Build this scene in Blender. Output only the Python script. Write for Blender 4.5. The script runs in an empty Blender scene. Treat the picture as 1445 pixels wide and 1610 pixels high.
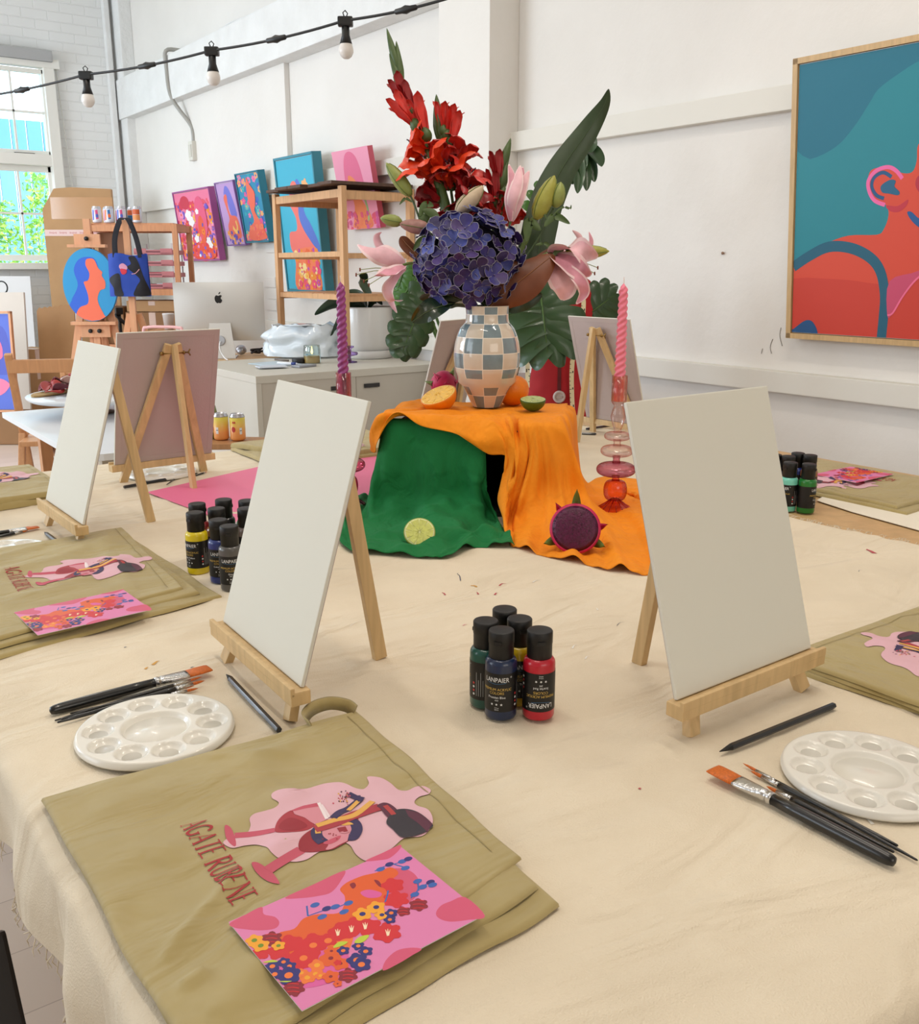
import bpy, bmesh, math, random
from mathutils import Vector, Matrix, noise, geometry, Quaternion
R = math.radians
scene = bpy.context.scene
col = scene.collection
# ------------------------------------------------------------------ camera
CAM_H = 0.55; TZ = 0.75                    # eye height above the table top, table top height
PITCH = math.atan(385/1500); AZ = R(53.9)
cam_d = bpy.data.cameras.new('camera'); cam = bpy.data.objects.new('camera', cam_d); col.objects.link(cam)
cam_d.sensor_fit = 'HORIZONTAL'; cam_d.sensor_width = 36; cam_d.lens = 36*1500/1445
cam_d.clip_start = 0.02; cam_d.clip_end = 200
cam.location = (0, 0, TZ+CAM_H)
cam.rotation_euler = (R(90)-PITCH, 0, AZ-R(90))
scene.camera = cam
# ------------------------------------------------------------------ colour management
scene.view_settings.view_transform = 'Standard'; scene.view_settings.look = 'None'
scene.view_settings.gamma = 1; scene.view_settings.use_curve_mapping = False
scene.view_settings.exposure = 0.0
# ------------------------------------------------------------------ world (bright overcast sky outside the window)
w = bpy.data.worlds.new('sky'); scene.world = w; w.use_nodes = True
w.node_tree.nodes['Background'].inputs[0].default_value = (0.93, 0.97, 1.0, 1)
w.node_tree.nodes['Background'].inputs[1].default_value = 5.5
def area(name, loc, rot, sx, sy, power, colr, spread=180):
    l = bpy.data.lights.new(name, 'AREA'); l.shape = 'RECTANGLE'; l.size = sx; l.size_y = sy
    l.energy = power; l.color = colr; l.spread = R(spread)
    o = bpy.data.objects.new(name, l); col.objects.link(o); o.location = loc; o.rotation_euler = rot
    return o
LX, BY, CZ = -3.4, -3.2, 3.9               # left wall, rear wall, ceiling
DAY = (0.80, 0.90, 1.0); WARM = (1.0, 0.90, 0.78)
# added area lights for daylight from unseen left windows; that wall is solid
area('daylight_left_far', (LX+0.12, 7.2, 2.1), (0, R(-90), 0), 2.0, 3.2, 215, (0.74, 0.87, 1.0))
area('daylight_left_mid', (LX+0.12, 3.0, 2.1), (0, R(-90), 0), 2.0, 2.2, 46, DAY)
# ceiling tubes
for i, (x, y, e) in enumerate(((0.3, 1.0, 15), (1.75, 1.2, 18), (1.2, 4.4, 10), (0.2, 7.6, 24))):
    area('tube_light_glow', (x, y, CZ-0.56), (0, 0, 0), 0.10, 1.5, e, WARM)
area('rear_fill', (0.2, BY+0.12, 2.2), (R(90), 0, 0), 2.6, 1.6, 30, (1.0, 0.93, 0.84))  # added warm fill behind the camera to brighten the canvases; no window there
# ------------------------------------------------------------------ pixel -> world on a real plane
_f = Vector((math.cos(AZ), math.sin(AZ), 0)); _r = Vector((math.sin(AZ), -math.cos(AZ), 0)); _z = Vector((0, 0, 1))
_fw = _f*math.cos(PITCH)-_z*math.sin(PITCH); _cu = _f*math.sin(PITCH)+_z*math.cos(PITCH)
CAMP = Vector((0, 0, TZ+CAM_H))
def ray(px, py): return _fw+_r*((px-722.5)/1500)-_cu*((py-805)/1500)
def Zp(px, py, z=TZ): d = ray(px, py); return CAMP+d*((z-CAMP.z)/d.z)
def Xp(px, py, x): d = ray(px, py); return CAMP+d*(x/d.x)
def Yp(px, py, y): d = ray(px, py); return CAMP+d*(y/d.y)
def Dp(px, py, s): return CAMP+ray(px, py)*s
# ------------------------------------------------------------------ materials
def lin(c):
    c = c/255.0
    return c/12.92 if c <= 0.04045 else ((c+0.055)/1.055)**2.4
_mats = {}
def mat(r, g, b, rough=0.55, metal=0.0, bump=0.0, scale=60.0, var=0.0, trans=0.0, kind=None, sheen=0.0, coat=0.0, sub=0.0, emit=0.0, vscale=None):
    key = (r, g, b, rough, metal, bump, scale, var, trans, kind, sheen, coat, sub, emit, vscale)
    if key in _mats: return _mats[key]
    m = bpy.data.materials.new('mat_%d_%d_%d_%s' % (r, g, b, kind or 'plain')); m.use_nodes = True
    nt = m.node_tree; N = nt.nodes; L = nt.links; p = N['Principled BSDF']
    c = (lin(r), lin(g), lin(b), 1)
    p.inputs['Base Color'].default_value = c; p.inputs['Roughness'].default_value = rough
    p.inputs['Metallic'].default_value = metal; p.inputs['Transmission Weight'].default_value = trans
    if sheen: p.inputs['Sheen Weight'].default_value = sheen; p.inputs['Sheen Roughness'].default_value = 0.5
    if coat: p.inputs['Coat Weight'].default_value = coat; p.inputs['Coat Roughness'].default_value = 0.08
    if sub:
        p.inputs['Subsurface Weight'].default_value = sub; p.inputs['Subsurface Scale'].default_value = 0.01
        p.inputs['Subsurface Radius'].default_value = (1, 0.5, 0.3)
    if emit:
        p.inputs['Emission Color'].default_value = c; p.inputs['Emission Strength'].default_value = emit
    tc = N.new('ShaderNodeTexCoord')
    src = tc.outputs['Object']
    if var or kind == 'wood':
        n = N.new('ShaderNodeTexNoise'); n.inputs['Scale'].default_value = vscale or 9.0; n.inputs['Detail'].default_value = 4
        if kind == 'wood':
            mp = N.new('ShaderNodeMapping'); mp.inputs['Scale'].default_value = (7, 7, 0.8); L.new(src, mp.inputs[0]); L.new(mp.outputs[0], n.inputs['Vector'])
            n.inputs['Distortion'].default_value = 0.8
        elif kind == 'woody':
            mp = N.new('ShaderNodeMapping'); mp.inputs['Scale'].default_value = (0.6, 6, 6); L.new(src, mp.inputs[0]); L.new(mp.outputs[0], n.inputs['Vector'])
        else: L.new(src, n.inputs['Vector'])
        rp = N.new('ShaderNodeValToRGB'); v = var or 0.18
        rp.color_ramp.elements[0].position = 0.3; rp.color_ramp.elements[1].position = 0.7
        rp.color_ramp.elements[0].color = (c[0]*(1-v), c[1]*(1-v*1.1), c[2]*(1-v*1.25), 1)
        rp.color_ramp.elements[1].color = (min(1, c[0]*(1+v*.6)), min(1, c[1]*(1+v*.6)), min(1, c[2]*(1+v*.6)), 1)
        L.new(n.outputs['Fac'], rp.inputs[0]); L.new(rp.outputs[0], p.inputs['Base Color'])
    if bump:
        bn = N.new('ShaderNodeBump'); bn.inputs['Strength'].default_value = min(1, bump); bn.inputs['Distance'].default_value = 0.002 if kind != 'wall' else 0.01
        if kind == 'weave':
            wv = N.new('ShaderNodeTexWave'); wv.inputs['Scale'].default_value = scale; wv.bands_direction = 'X'
            wv2 = N.new('ShaderNodeTexWave'); wv2.inputs['Scale'].default_value = scale; wv2.bands_direction = 'Y'
            L.new(src, wv.inputs[0]); L.new(src, wv2.inputs[0])
            mx = N.new('ShaderNodeMath'); mx.operation = 'ADD'; L.new(wv.outputs['Fac'], mx.inputs[0]); L.new(wv2.outputs['Fac'], mx.inputs[1])
            L.new(mx.outputs[0], bn.inputs['Height']); bn.inputs['Distance'].default_value = 0.0004
        elif kind == 'brick':
            bt = N.new('ShaderNodeTexBrick'); bt.inputs['Scale'].default_value = 1.0
            bt.inputs['Brick Width'].default_value = 0.23; bt.inputs['Row Height'].default_value = 0.086; bt.inputs['Mortar Size'].default_value = 0.006
            bt.inputs['Mortar Smooth'].default_value = 0.6
            mp = N.new('ShaderNodeMapping'); mp.inputs['Rotation'].default_value = (R(90), 0, 0); L.new(src, mp.inputs[0]); L.new(mp.outputs[0], bt.inputs[0])
            inv = N.new('ShaderNodeMath'); inv.operation = 'SUBTRACT'; inv.inputs[0].default_value = 1; L.new(bt.outputs['Fac'], inv.inputs[1])
            L.new(inv.outputs[0], bn.inputs['Height']); bn.inputs['Distance'].default_value = 0.006
        else:
            n2 = N.new('ShaderNodeTexNoise'); n2.inputs['Scale'].default_value = scale; n2.inputs['Detail'].default_value = 5
            L.new(src, n2.inputs['Vector']); L.new(n2.outputs['Fac'], bn.inputs['Height'])
        L.new(bn.outputs[0], p.inputs['Normal'])
    _mats[key] = m
    return m
def crease(m, sx, sy, sz, dist, detail=3, distort=1.2):
    # broad soft folds in a cloth, as relief on top of its weave
    nt = m.node_tree; N = nt.nodes; L = nt.links; p = N['Principled BSDF']
    tc = N.new('ShaderNodeTexCoord'); mp = N.new('ShaderNodeMapping'); mp.inputs['Scale'].default_value = (sx, sy, sz); mp.inputs['Rotation'].default_value = (0, 0, 0.5)
    n = N.new('ShaderNodeTexNoise'); n.inputs['Scale'].default_value = 1; n.inputs['Detail'].default_value = detail; n.inputs['Distortion'].default_value = distort; n.inputs['Roughness'].default_value = 0.45
    bn = N.new('ShaderNodeBump'); bn.inputs['Strength'].default_value = 1; bn.inputs['Distance'].default_value = dist
    L.new(tc.outputs['Object'], mp.inputs[0]); L.new(mp.outputs[0], n.inputs['Vector']); L.new(n.outputs['Fac'], bn.inputs['Height'])
    if p.inputs['Normal'].links: L.new(p.inputs['Normal'].links[0].from_socket, bn.inputs['Normal'])
    L.new(bn.outputs[0], p.inputs['Normal']); return m
def thin_glass(r, g, b, gl=0.12):
    key = ('tg', r, g, b, gl)
    if key in _mats: return _mats[key]
    m = bpy.data.materials.new('thin_glass'); m.use_nodes = True; nt = m.node_tree; nt.nodes.clear()
    o = nt.nodes.new('ShaderNodeOutputMaterial'); t = nt.nodes.new('ShaderNodeBsdfTransparent'); g_ = nt.nodes.new('ShaderNodeBsdfGlossy')
    g_.inputs['Roughness'].default_value = 0.03; t.inputs[0].default_value = (lin(r), lin(g), lin(b), 1)
    lw = nt.nodes.new('ShaderNodeLayerWeight'); lw.inputs[0].default_value = 0.25; mu = nt.nodes.new('ShaderNodeMath'); mu.operation = 'MULTIPLY_ADD'; mu.inputs[1].default_value = 0.55; mu.inputs[2].default_value = gl*0.3
    mx = nt.nodes.new('ShaderNodeMixShader')
    nt.links.new(lw.outputs['Fresnel'], mu.inputs[0]); nt.links.new(mu.outputs[0], mx.inputs[0]); nt.links.new(t.outputs[0], mx.inputs[1]); nt.links.new(g_.outputs[0], mx.inputs[2]); nt.links.new(mx.outputs[0], o.inputs[0])
    _mats[key] = m
    return m
def col_glass(r, g, b, edge=(150, 60, 80)):
    # blown glass wall: tinted where seen straight on, darker at the rim of the form
    key = ('cg', r, g, b, edge)
    if key in _mats: return _mats[key]
    m = bpy.data.materials.new('tinted_glass'); m.use_nodes = True; nt = m.node_tree; nt.nodes.clear(); N = nt.nodes
    o = N.new('ShaderNodeOutputMaterial'); t = N.new('ShaderNodeBsdfTransparent'); g_ = N.new('ShaderNodeBsdfGlossy'); g_.inputs['Roughness'].default_value = 0.04
    lw = N.new('ShaderNodeLayerWeight'); lw.inputs[0].default_value = 0.35
    rp = N.new('ShaderNodeValToRGB'); rp.color_ramp.elements[0].color = (lin(r), lin(g), lin(b), 1); rp.color_ramp.elements[1].color = (lin(edge[0]), lin(edge[1]), lin(edge[2]), 1)
    rp.color_ramp.elements[0].position = 0.25; rp.color_ramp.elements[1].position = 0.95
    nt.links.new(lw.outputs['Facing'], rp.inputs[0]); nt.links.new(rp.outputs[0], t.inputs[0])
    mu = N.new('ShaderNodeMath'); mu.operation = 'MULTIPLY_ADD'; mu.inputs[1].default_value = 0.5; mu.inputs[2].default_value = 0.03
    mx = N.new('ShaderNodeMixShader'); nt.links.new(lw.outputs['Fresnel'], mu.inputs[0]); nt.links.new(mu.outputs[0], mx.inputs[0])
    nt.links.new(t.outputs[0], mx.inputs[1]); nt.links.new(g_.outputs[0], mx.inputs[2]); nt.links.new(mx.outputs[0], o.inputs[0])
    _mats[key] = m
    return m
# ------------------------------------------------------------------ builders
class B:
    """collects shapes; build() links them as one mesh object"""
    def __init__(s): s.v = []; s.f = []; s.m = []; s.sm = []; s.mats = []
    def mi(s, m):
        if m not in s.mats: s.mats.append(m)
        return s.mats.index(m)
    def add(s, vs, fs, m, smooth=False, M=None):
        k = len(s.v); i = s.mi(m)
        for p in vs:
            p = Vector(p); s.v.append(tuple(M @ p) if M else tuple(p))
        for f in fs: s.f.append([k+a for a in f]); s.m.append(i); s.sm.append(smooth)
        return s
    def addm(s, vs, fs, ms, smooth=True, M=None):
        k = len(s.v)
        for p in vs:
            p = Vector(p); s.v.append(tuple(M @ p) if M else tuple(p))
        for f, m in zip(fs, ms): s.f.append([k+a for a in f]); s.m.append(s.mi(m)); s.sm.append(smooth)
        return s
    def box(s, c, d, m, M=None, bev=0.0, rz=0.0):
        T = Matrix.Translation(Vector(c)) @ Matrix.Rotation(rz, 4, 'Z')
        if M: T = M @ T
        x, y, z = d[0]/2, d[1]/2, d[2]/2
        if bev <= 0:
            vs = [(-x, -y, -z), (x, -y, -z), (x, y, -z), (-x, y, -z), (-x, -y, z), (x, -y, z), (x, y, z), (-x, y, z)]
            return s.add(vs, [(0, 3, 2, 1), (4, 5, 6, 7), (0, 1, 5, 4), (1, 2, 6, 5), (2, 3, 7, 6), (3, 0, 4, 7)], m, False, T)
        bm = bmesh.new(); bmesh.ops.create_cube(bm, size=1)
        for v in bm.verts: v.co = Vector((v.co.x*d[0], v.co.y*d[1], v.co.z*d[2]))
        bmesh.ops.bevel(bm, geom=bm.edges[:], offset=min(bev, x*.9, y*.9, z*.9), segments=2, profile=0.7, affect='EDGES')
        bm.verts.index_update()
        s.add([v.co.copy() for v in bm.verts], [[v.index for v in f.verts] for f in bm.faces], m, False, T); bm.free()
        return s
    def bar(s, a, b, wdt, hgt, m, up=(0, 0, 1), bev=0.0):
        a = Vector(a); b = Vector(b); z = (b-a); Ln = z.length; z.normalize(); u = Vector(up)
        if abs(z.dot(u)) > .99: u = Vector((0, 1, 0))
        x = u.cross(z).normalized(); y = z.cross(x)
        M = Matrix(((x.x, y.x, z.x, 0), (x.y, y.y, z.y, 0), (x.z, y.z, z.z, 0), (0, 0, 0, 1))); M.translation = (a+b)/2
        return s.box((0, 0, 0), (wdt, hgt, Ln), m, M, bev)
    def tube(s, pts, rad, m, n=12, cap=True, flat=1.0, smooth=True):
        pts = [Vector(p) for p in pts]; k = len(pts)
        rad = rad if isinstance(rad, (list, tuple)) else [rad]*k
        vs = []; fs = []; prev = None
        for i, p in enumerate(pts):
            t = (pts[min(i+1, k-1)]-pts[max(i-1, 0)])
            if t.length < 1e-9: t = Vector((0, 0, 1))
            t.normalize()
            if prev is None:
                a = Vector((0, 0, 1)) if abs(t.z) < .9 else Vector((1, 0, 0)); x = t.cross(a).normalized()
            else:
                x = prev-t*prev.dot(t); x = x.normalized() if x.length > 1e-6 else t.orthogonal().normalized()
            prev = x; y = t.cross(x)
            for j in range(n):
                an = 2*math.pi*j/n; vs.append(p+(x*math.cos(an)+y*math.sin(an)*flat)*rad[i])
        for i in range(k-1):
            for j in range(n): fs.append((i*n+j, i*n+(j+1) % n, (i+1)*n+(j+1) % n, (i+1)*n+j))
        if cap: fs.append(tuple(range(n-1, -1, -1))); fs.append(tuple((k-1)*n+j for j in range(n)))
        return s.add(vs, fs, m, smooth)
    def lathe(s, prof, m, n=32, M=None, smooth=True, mf=None):
        vs = []; fs = []; ms = []
        for r_, z in prof:
            for j in range(n): a = 2*math.pi*j/n; vs.append((r_*math.cos(a), r_*math.sin(a), z))
        for i in range(len(prof)-1):
            for j in range(n):
                fs.append((i*n+j, i*n+(j+1) % n, (i+1)*n+(j+1) % n, (i+1)*n+j)); ms.append(mf(i, j) if mf else m)
        if prof[0][0] > 1e-5: fs.append(tuple(range(n-1, -1, -1))); ms.append(m)
        if prof[-1][0] > 1e-5: fs.append(tuple((len(prof)-1)*n+j for j in range(n))); ms.append(m)
        return s.addm(vs, fs, ms, smooth, M)
    def grid(s, nu, nv, fn, m, mf=None, closed=False):
        vs = [fn(i/(nu-1) if not closed else i/nu, j/(nv-1)) for i in range(nu) for j in range(nv)]
        fs = []; ms = []
        for i in range(nu if closed else nu-1):
            for j in range(nv-1):
                a = (i+1) % nu; fs.append((i*nv+j, a*nv+j, a*nv+j+1, i*nv+j+1)); ms.append(mf(i, j) if mf else m)
        return s.addm(vs, fs, ms, True)
    def prism(s, pts, z0, z1, m, M=None, smooth=False):
        n = len(pts); tris = geometry.tessellate_polygon([[Vector((p[0], p[1], 0)) for p in pts]])
        vs = [(p[0], p[1], z0) for p in pts]+[(p[0], p[1], z1) for p in pts]
        fs = [(t[0]+n, t[1]+n, t[2]+n) for t in tris]+[(t[2], t[1], t[0]) for t in tris]
        fs += [(i, (i+1) % n, (i+1) % n+n, i+n) for i in range(n)]
        return s.add(vs, fs, m, smooth, M)
    def build(s, name, parent=None, loc=None, rz=None, label=None, cat=None, group=None, kind=None, recalc=False):
        me = bpy.data.meshes.new(name); me.from_pydata(s.v, [], s.f)
        for m in s.mats: me.materials.append(m)
        me.polygons.foreach_set('material_index', s.m); me.polygons.foreach_set('use_smooth', s.sm); me.update()
        if recalc:
            bm = bmesh.new(); bm.from_mesh(me); bmesh.ops.recalc_face_normals(bm, faces=bm.faces[:]); bm.to_mesh(me); bm.free()
        o = bpy.data.objects.new(name, me); col.objects.link(o)
        if parent: o.parent = parent
        if loc is not None: o.location = loc
        if rz is not None: o.rotation_euler = (0, 0, rz)
        tag(o, label, cat, group, kind)
        return o
def tag(o, label=None, cat=None, group=None, kind=None):
    if label: o['label'] = label
    if cat: o['category'] = cat
    if group: o['group'] = group
    if kind: o['kind'] = kind
    return o
def thing(name, label, cat, loc=(0, 0, 0), rz=0.0, group=None, rot=None):
    o = bpy.data.objects.new(name, None); col.objects.link(o); o.empty_display_size = 0.02
    o.location = loc; o.rotation_euler = rot or (0, 0, rz)
    return tag(o, label, cat, group)
KIDS = {}
def dup(root, loc=None, rot=None, label=None, group=None):
    c = root.copy(); col.objects.link(c)
    if loc is not None: c.location = loc
    if rot is not None: c.rotation_euler = rot if hasattr(rot, '__len__') else (0, 0, rot)
    if label: c['label'] = label
    if group: c['group'] = group
    def rec(a, b):
        for ch in [o for o in bpy.data.objects if o.parent == a]:
            d = ch.copy(); col.objects.link(d); d.parent = b; rec(ch, d)
    rec(root, c)
    return c
def sharp(o, ang=40):
    # shade by angle
    o.data.polygons.foreach_set('use_smooth', [True]*len(o.data.polygons))
    bm = bmesh.new(); bm.from_mesh(o.data)
    for e in bm.edges:
        if len(e.link_faces) == 2 and e.calc_face_angle(0) > R(ang): e.smooth = False
    bm.to_mesh(o.data); bm.free()
    return o
def catmull(P, t):
    n = len(P)-1; x = min(max(t, 0), 1)*n; i = min(int(x), n-1); f = x-i
    p0 = P[max(i-1, 0)]; p1 = P[i]; p2 = P[i+1]; p3 = P[min(i+2, n)]
    return 0.5*((2*p1)+(p2-p0)*f+(2*p0-5*p1+4*p2-p3)*f*f+(3*p1-p0-3*p2+p3)*f**3)
def spline(P, n):
    P = [Vector(p) for p in P]; return [catmull(P, i/(n-1)) for i in range(n)]
# ------------------------------------------------------------------ flat artwork
def smooth2(pts, k=4):
    n = len(pts); out = []
    for i in range(n):
        p0, p1, p2, p3 = [Vector(pts[(i+d) % n]) for d in (-1, 0, 1, 2)]
        for j in range(k):
            f = j/k; q = 0.5*((2*p1)+(p2-p0)*f+(2*p0-5*p1+4*p2-p3)*f*f+(3*p1-p0-3*p2+p3)*f**3); out.append((q.x, q.y))
    return out
def ell(cx, cy, rx, ry=None, rot=0.0, n=16):
    ry = ry or rx; c, s_ = math.cos(rot), math.sin(rot)
    return [(cx+rx*math.cos(a)*c-ry*math.sin(a)*s_, cy+rx*math.cos(a)*s_+ry*math.sin(a)*c) for a in [2*math.pi*i/n for i in range(n)]]
def petals(cx, cy, r, k=5, depth=0.3, rot=0.0, n=30, sq=1.0):
    return [(cx+r*(1-depth+depth*abs(math.cos(k*a/2)))*math.cos(a+rot), cy+sq*r*(1-depth+depth*abs(math.cos(k*a/2)))*math.sin(a+rot)) for a in [2*math.pi*i/n for i in range(n)]]
def stroke(pts, wd, k=5, taper=False):
    P = spline([Vector((p[0], p[1], 0)) for p in pts], max(3, k*(len(pts)-1)+1)) if len(pts) > 2 else [Vector((p[0], p[1], 0)) for p in pts]
    Lf = []; Rt = []
    for i, p in enumerate(P):
        t = (P[min(i+1, len(P)-1)]-P[max(i-1, 0)]); t.normalize(); n = Vector((-t.y, t.x, 0))
        h = wd/2*((1-0.8*i/(len(P)-1)) if taper else 1)
        Lf.append(p+n*h); Rt.append(p-n*h)
    return [(q.x, q.y) for q in Lf+Rt[::-1]]
def homog(q):
    """pixel quad TL,TR,BR,BL -> unit square (u right, v up)"""
    import numpy as np
    A = []; bb = []
    for (x, y), (u, v) in zip(q, ((0, 1), (1, 1), (1, 0), (0, 0))):
        A += [[x, y, 1, 0, 0, 0, -u*x, -u*y], [0, 0, 0, x, y, 1, -v*x, -v*y]]; bb += [u, v]
    h = np.linalg.solve(np.array(A, float), np.array(bb, float))
    def f(p):
        d = h[6]*p[0]+h[7]*p[1]+1
        return ((h[0]*p[0]+h[1]*p[1]+h[2])/d, (h[3]*p[0]+h[4]*p[1]+h[5])/d)
    return f
def clip(pts, x0, y0, x1, y1):
    def cut(P, ax, v, sgn):
        out = []
        for i in range(len(P)):
            a, b = P[i], P[(i+1) % len(P)]; ia = (a[ax]-v)*sgn >= 0; ib = (b[ax]-v)*sgn >= 0
            if ia: out.append(a)
            if ia != ib:
                t = (v-a[ax])/(b[ax]-a[ax]); out.append((a[0]+(b[0]-a[0])*t, a[1]+(b[1]-a[1])*t))
        return out
    for ax, v, sg in ((0, x0, 1), (0, x1, -1), (1, y0, 1), (1, y1, -1)):
        pts = cut(pts, ax, v, sg)
        if len(pts) < 3: return []
    return pts
def art(b, shapes, mapf, maxlen=None):
    """shapes: (material, pts); each later shape lies a hair above the one before"""
    placed = []
    for (m, pts) in shapes:
        if len(pts) < 3: continue
        bb = (min(p[0] for p in pts), min(p[1] for p in pts), max(p[0] for p in pts), max(p[1] for p in pts)); k = 0
        for q in placed:
            if q[0] < bb[2] and q[2] > bb[0] and q[1] < bb[3] and q[3] > bb[1]: k = max(k, q[4]+1)
        placed.append((*bb, k))
        P = [Vector((p[0], p[1], 0)) for p in pts]
        try: tris = geometry.tessellate_polygon([P])
        except Exception: continue
        good = []
        for t in tris:
            a, c, d = (P[i] for i in t); ar = (c.x-a.x)*(d.y-a.y)-(c.y-a.y)*(d.x-a.x)
            if abs(ar) < 1e-12: continue
            good.append(t if ar > 0 else (t[0], t[2], t[1]))
        if maxlen:
            bm = bmesh.new(); vv = [bm.verts.new(p) for p in P]
            for t in good:
                try: bm.faces.new([vv[i] for i in t])
                except Exception: pass
            for _ in range(4):
                lg = [e for e in bm.edges if e.calc_length() > maxlen]
                if not lg: break
                bmesh.ops.subdivide_edges(bm, edges=lg, cuts=1); bmesh.ops.triangulate(bm, faces=bm.faces[:])
            bm.verts.index_update()
            b.add([mapf(v.co.x, v.co.y, k) for v in bm.verts], [[v.index for v in f.verts] for f in bm.faces], m, True); bm.free()
        else:
            b.add([mapf(p.x, p.y, k) for p in P], good, m, False)
def text_tris(body, size=1.0, align='LEFT'):
    """(verts, tris, width) of a line of lettering in the built-in face"""
    c = bpy.data.curves.new('txt', 'FONT'); c.body = body; c.size = size; c.align_x = align; c.resolution_u = 3
    o = bpy.data.objects.new('txt', c); me = bpy.data.meshes.new_from_object(o)
    me.calc_loop_triangles()
    vs = [tuple(v.co) for v in me.vertices]; ts = [tuple(t.vertices) for t in me.loop_triangles]
    bpy.data.objects.remove(o); bpy.data.curves.remove(c); bpy.data.meshes.remove(me)
    return vs, ts
def flat_mat(r, g, b, rough=0.6): return mat(r, g, b, rough)
# ================================================================== THE ROOM
XW, YN = 3.35, 10.14
WHITE = mat(236, 232, 226, 0.75, bump=0.35, scale=14, kind='wall', var=0.03, vscale=2.0)
WHITE_B = mat(238, 238, 236, 0.75, bump=0.6, kind='brick', var=0.03, vscale=2.0)
ROUGHW = mat(236, 236, 234, 0.8, bump=0.8, scale=22, kind='wall', var=0.05, vscale=5.0)
TRIMW = mat(232, 229, 222, 0.6)
def st(name, b, **k): return b.build(name, kind='structure', **k)
# floor: pale boards
def floor_mat():
    m = bpy.data.materials.new('pale_floor_boards'); m.use_nodes = True; nt = m.node_tree; p = nt.nodes['Principled BSDF']
    tc = nt.nodes.new('ShaderNodeTexCoord'); bt = nt.nodes.new('ShaderNodeTexBrick')
    bt.inputs['Scale'].default_value = 1; bt.inputs['Brick Width'].default_value = 1.1; bt.inputs['Row Height'].default_value = 0.18
    bt.inputs['Mortar Size'].default_value = 0.0014; bt.inputs['Color1'].default_value = (lin(222), lin(206), lin(192), 1); bt.inputs['Color2'].default_value = (lin(208), lin(191), lin(176), 1)
    bt.inputs['Mortar'].default_value = (lin(186), lin(168), lin(154), 1); bt.inputs['Bias'].default_value = 0
    nt.links.new(tc.outputs['Object'], bt.inputs[0]); nt.links.new(bt.outputs[0], p.inputs['Base Color']); p.inputs['Roughness'].default_value = 0.42
    return m
b = B(); b.box(((LX+XW)/2, (BY+YN)/2, -0.05), (XW-LX+0.4, YN-BY+0.4, 0.1), floor_mat()); st('floor', b)
b = B(); b.box(((LX+XW)/2, (BY+YN)/2, CZ+0.05), (XW-LX+0.4, YN-BY+0.4, 0.1), mat(240, 238, 232, 0.8)); st('ceiling', b)
b = B(); b.box((XW+0.1, (BY+YN)/2, CZ/2), (0.2, YN-BY+0.4, CZ), WHITE); st('wall_right', b)
# far wall with the sash window opening x 1.30..2.62, z 1.34..3.12
WX0, WX1, WZ0, WZ1 = 1.05, 2.64, 1.33, 3.14
b = B()
b.box(((LX+WX0)/2, YN+0.12, CZ/2), (WX0-LX, 0.24, CZ), WHITE_B); b.box(((WX1+XW)/2, YN+0.12, CZ/2), (XW-WX1, 0.24, CZ), WHITE_B)
b.box(((WX0+WX1)/2, YN+0.12, WZ0/2), (WX1-WX0, 0.24, WZ0), WHITE_B); b.box(((WX0+WX1)/2, YN+0.12, (WZ1+CZ)/2), (WX1-WX0, 0.24, CZ-WZ1), WHITE_B)
st('wall_far', b)
b = B(); b.box((LX-0.1, (BY+YN)/2, CZ/2), (0.2, YN-BY+0.4, CZ), WHITE); st('wall_left', b)
b = B(); b.box(((LX+XW)/2, BY-0.1, CZ/2), (XW-LX, 0.2, CZ), WHITE); st('wall_rear', b)
# pilaster, corner pier, beam, raised panel, rails on the right wall
b = B(); b.box((XW-0.095, 4.30, CZ/2), (0.19, 0.44, CZ), WHITE, bev=0.006); st('trim_1', b)
b = B(); b.box((XW-0.06, 10.02, CZ/2), (0.12, 0.24, CZ), ROUGHW, bev=0.01); b.box((XW-0.18, 10.10, CZ/2), (0.05, 0.08, CZ), ROUGHW, bev=0.01); st('trim_2', b)
b = B(); b.box((XW-0.07, 7.32, 2.88), (0.14, 5.60, 0.36), ROUGHW, bev=0.012); st('trim_3', b)
b = B(); b.box((XW-0.02, 8.3, 2.27), (0.04, 3.3, 0.88), WHITE, bev=0.006); st('trim_4', b)
RAIL = mat(230, 226, 216, 0.6, bump=0.15, scale=30)
b = B(); b.box((XW-0.025, (BY+4.08)/2, 0.852), (0.05, 4.08-BY, 0.084), RAIL, bev=0.005); st('trim_5', b)
b = B(); b.box((XW-0.025, (BY+4.10)/2, 1.925), (0.05, 4.10-BY, 0.092), RAIL, bev=0.004); st('trim_6', b)
b = B(); b.box((XW-0.0225, 5.86, 1.90), (0.045, 2.66, 0.092), RAIL, bev=0.004); st('trim_7', b)
b = B(); b.box((XW-0.02, 5.86, 0.852), (0.04, 2.66, 0.084), RAIL, bev=0.004); st('trim_8', b)
# old plaster ridge running up the brickwork
b = B(); b.tube([(XW-0.002, 8.9, 3.08), (XW, 7.6, 3.14), (XW-0.002, 6.6, 3.10), (XW, 5.6, 3.2), (XW-0.001, 4.6, 3.16)], 0.006, ROUGHW, 6); st('trim_9', b)
for i, (dy, z0) in enumerate(((7.05, 1.0), )):
    b = B()
    for k in range(8):
        if k in (4, 5): continue
        b.box((XW-0.003, 7.06+(0.06 if k % 2 else 0), 0.92+k*0.088), (0.012, 0.20, 0.078), WHITE, bev=0.004)
    st('trim_10', b)
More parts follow.
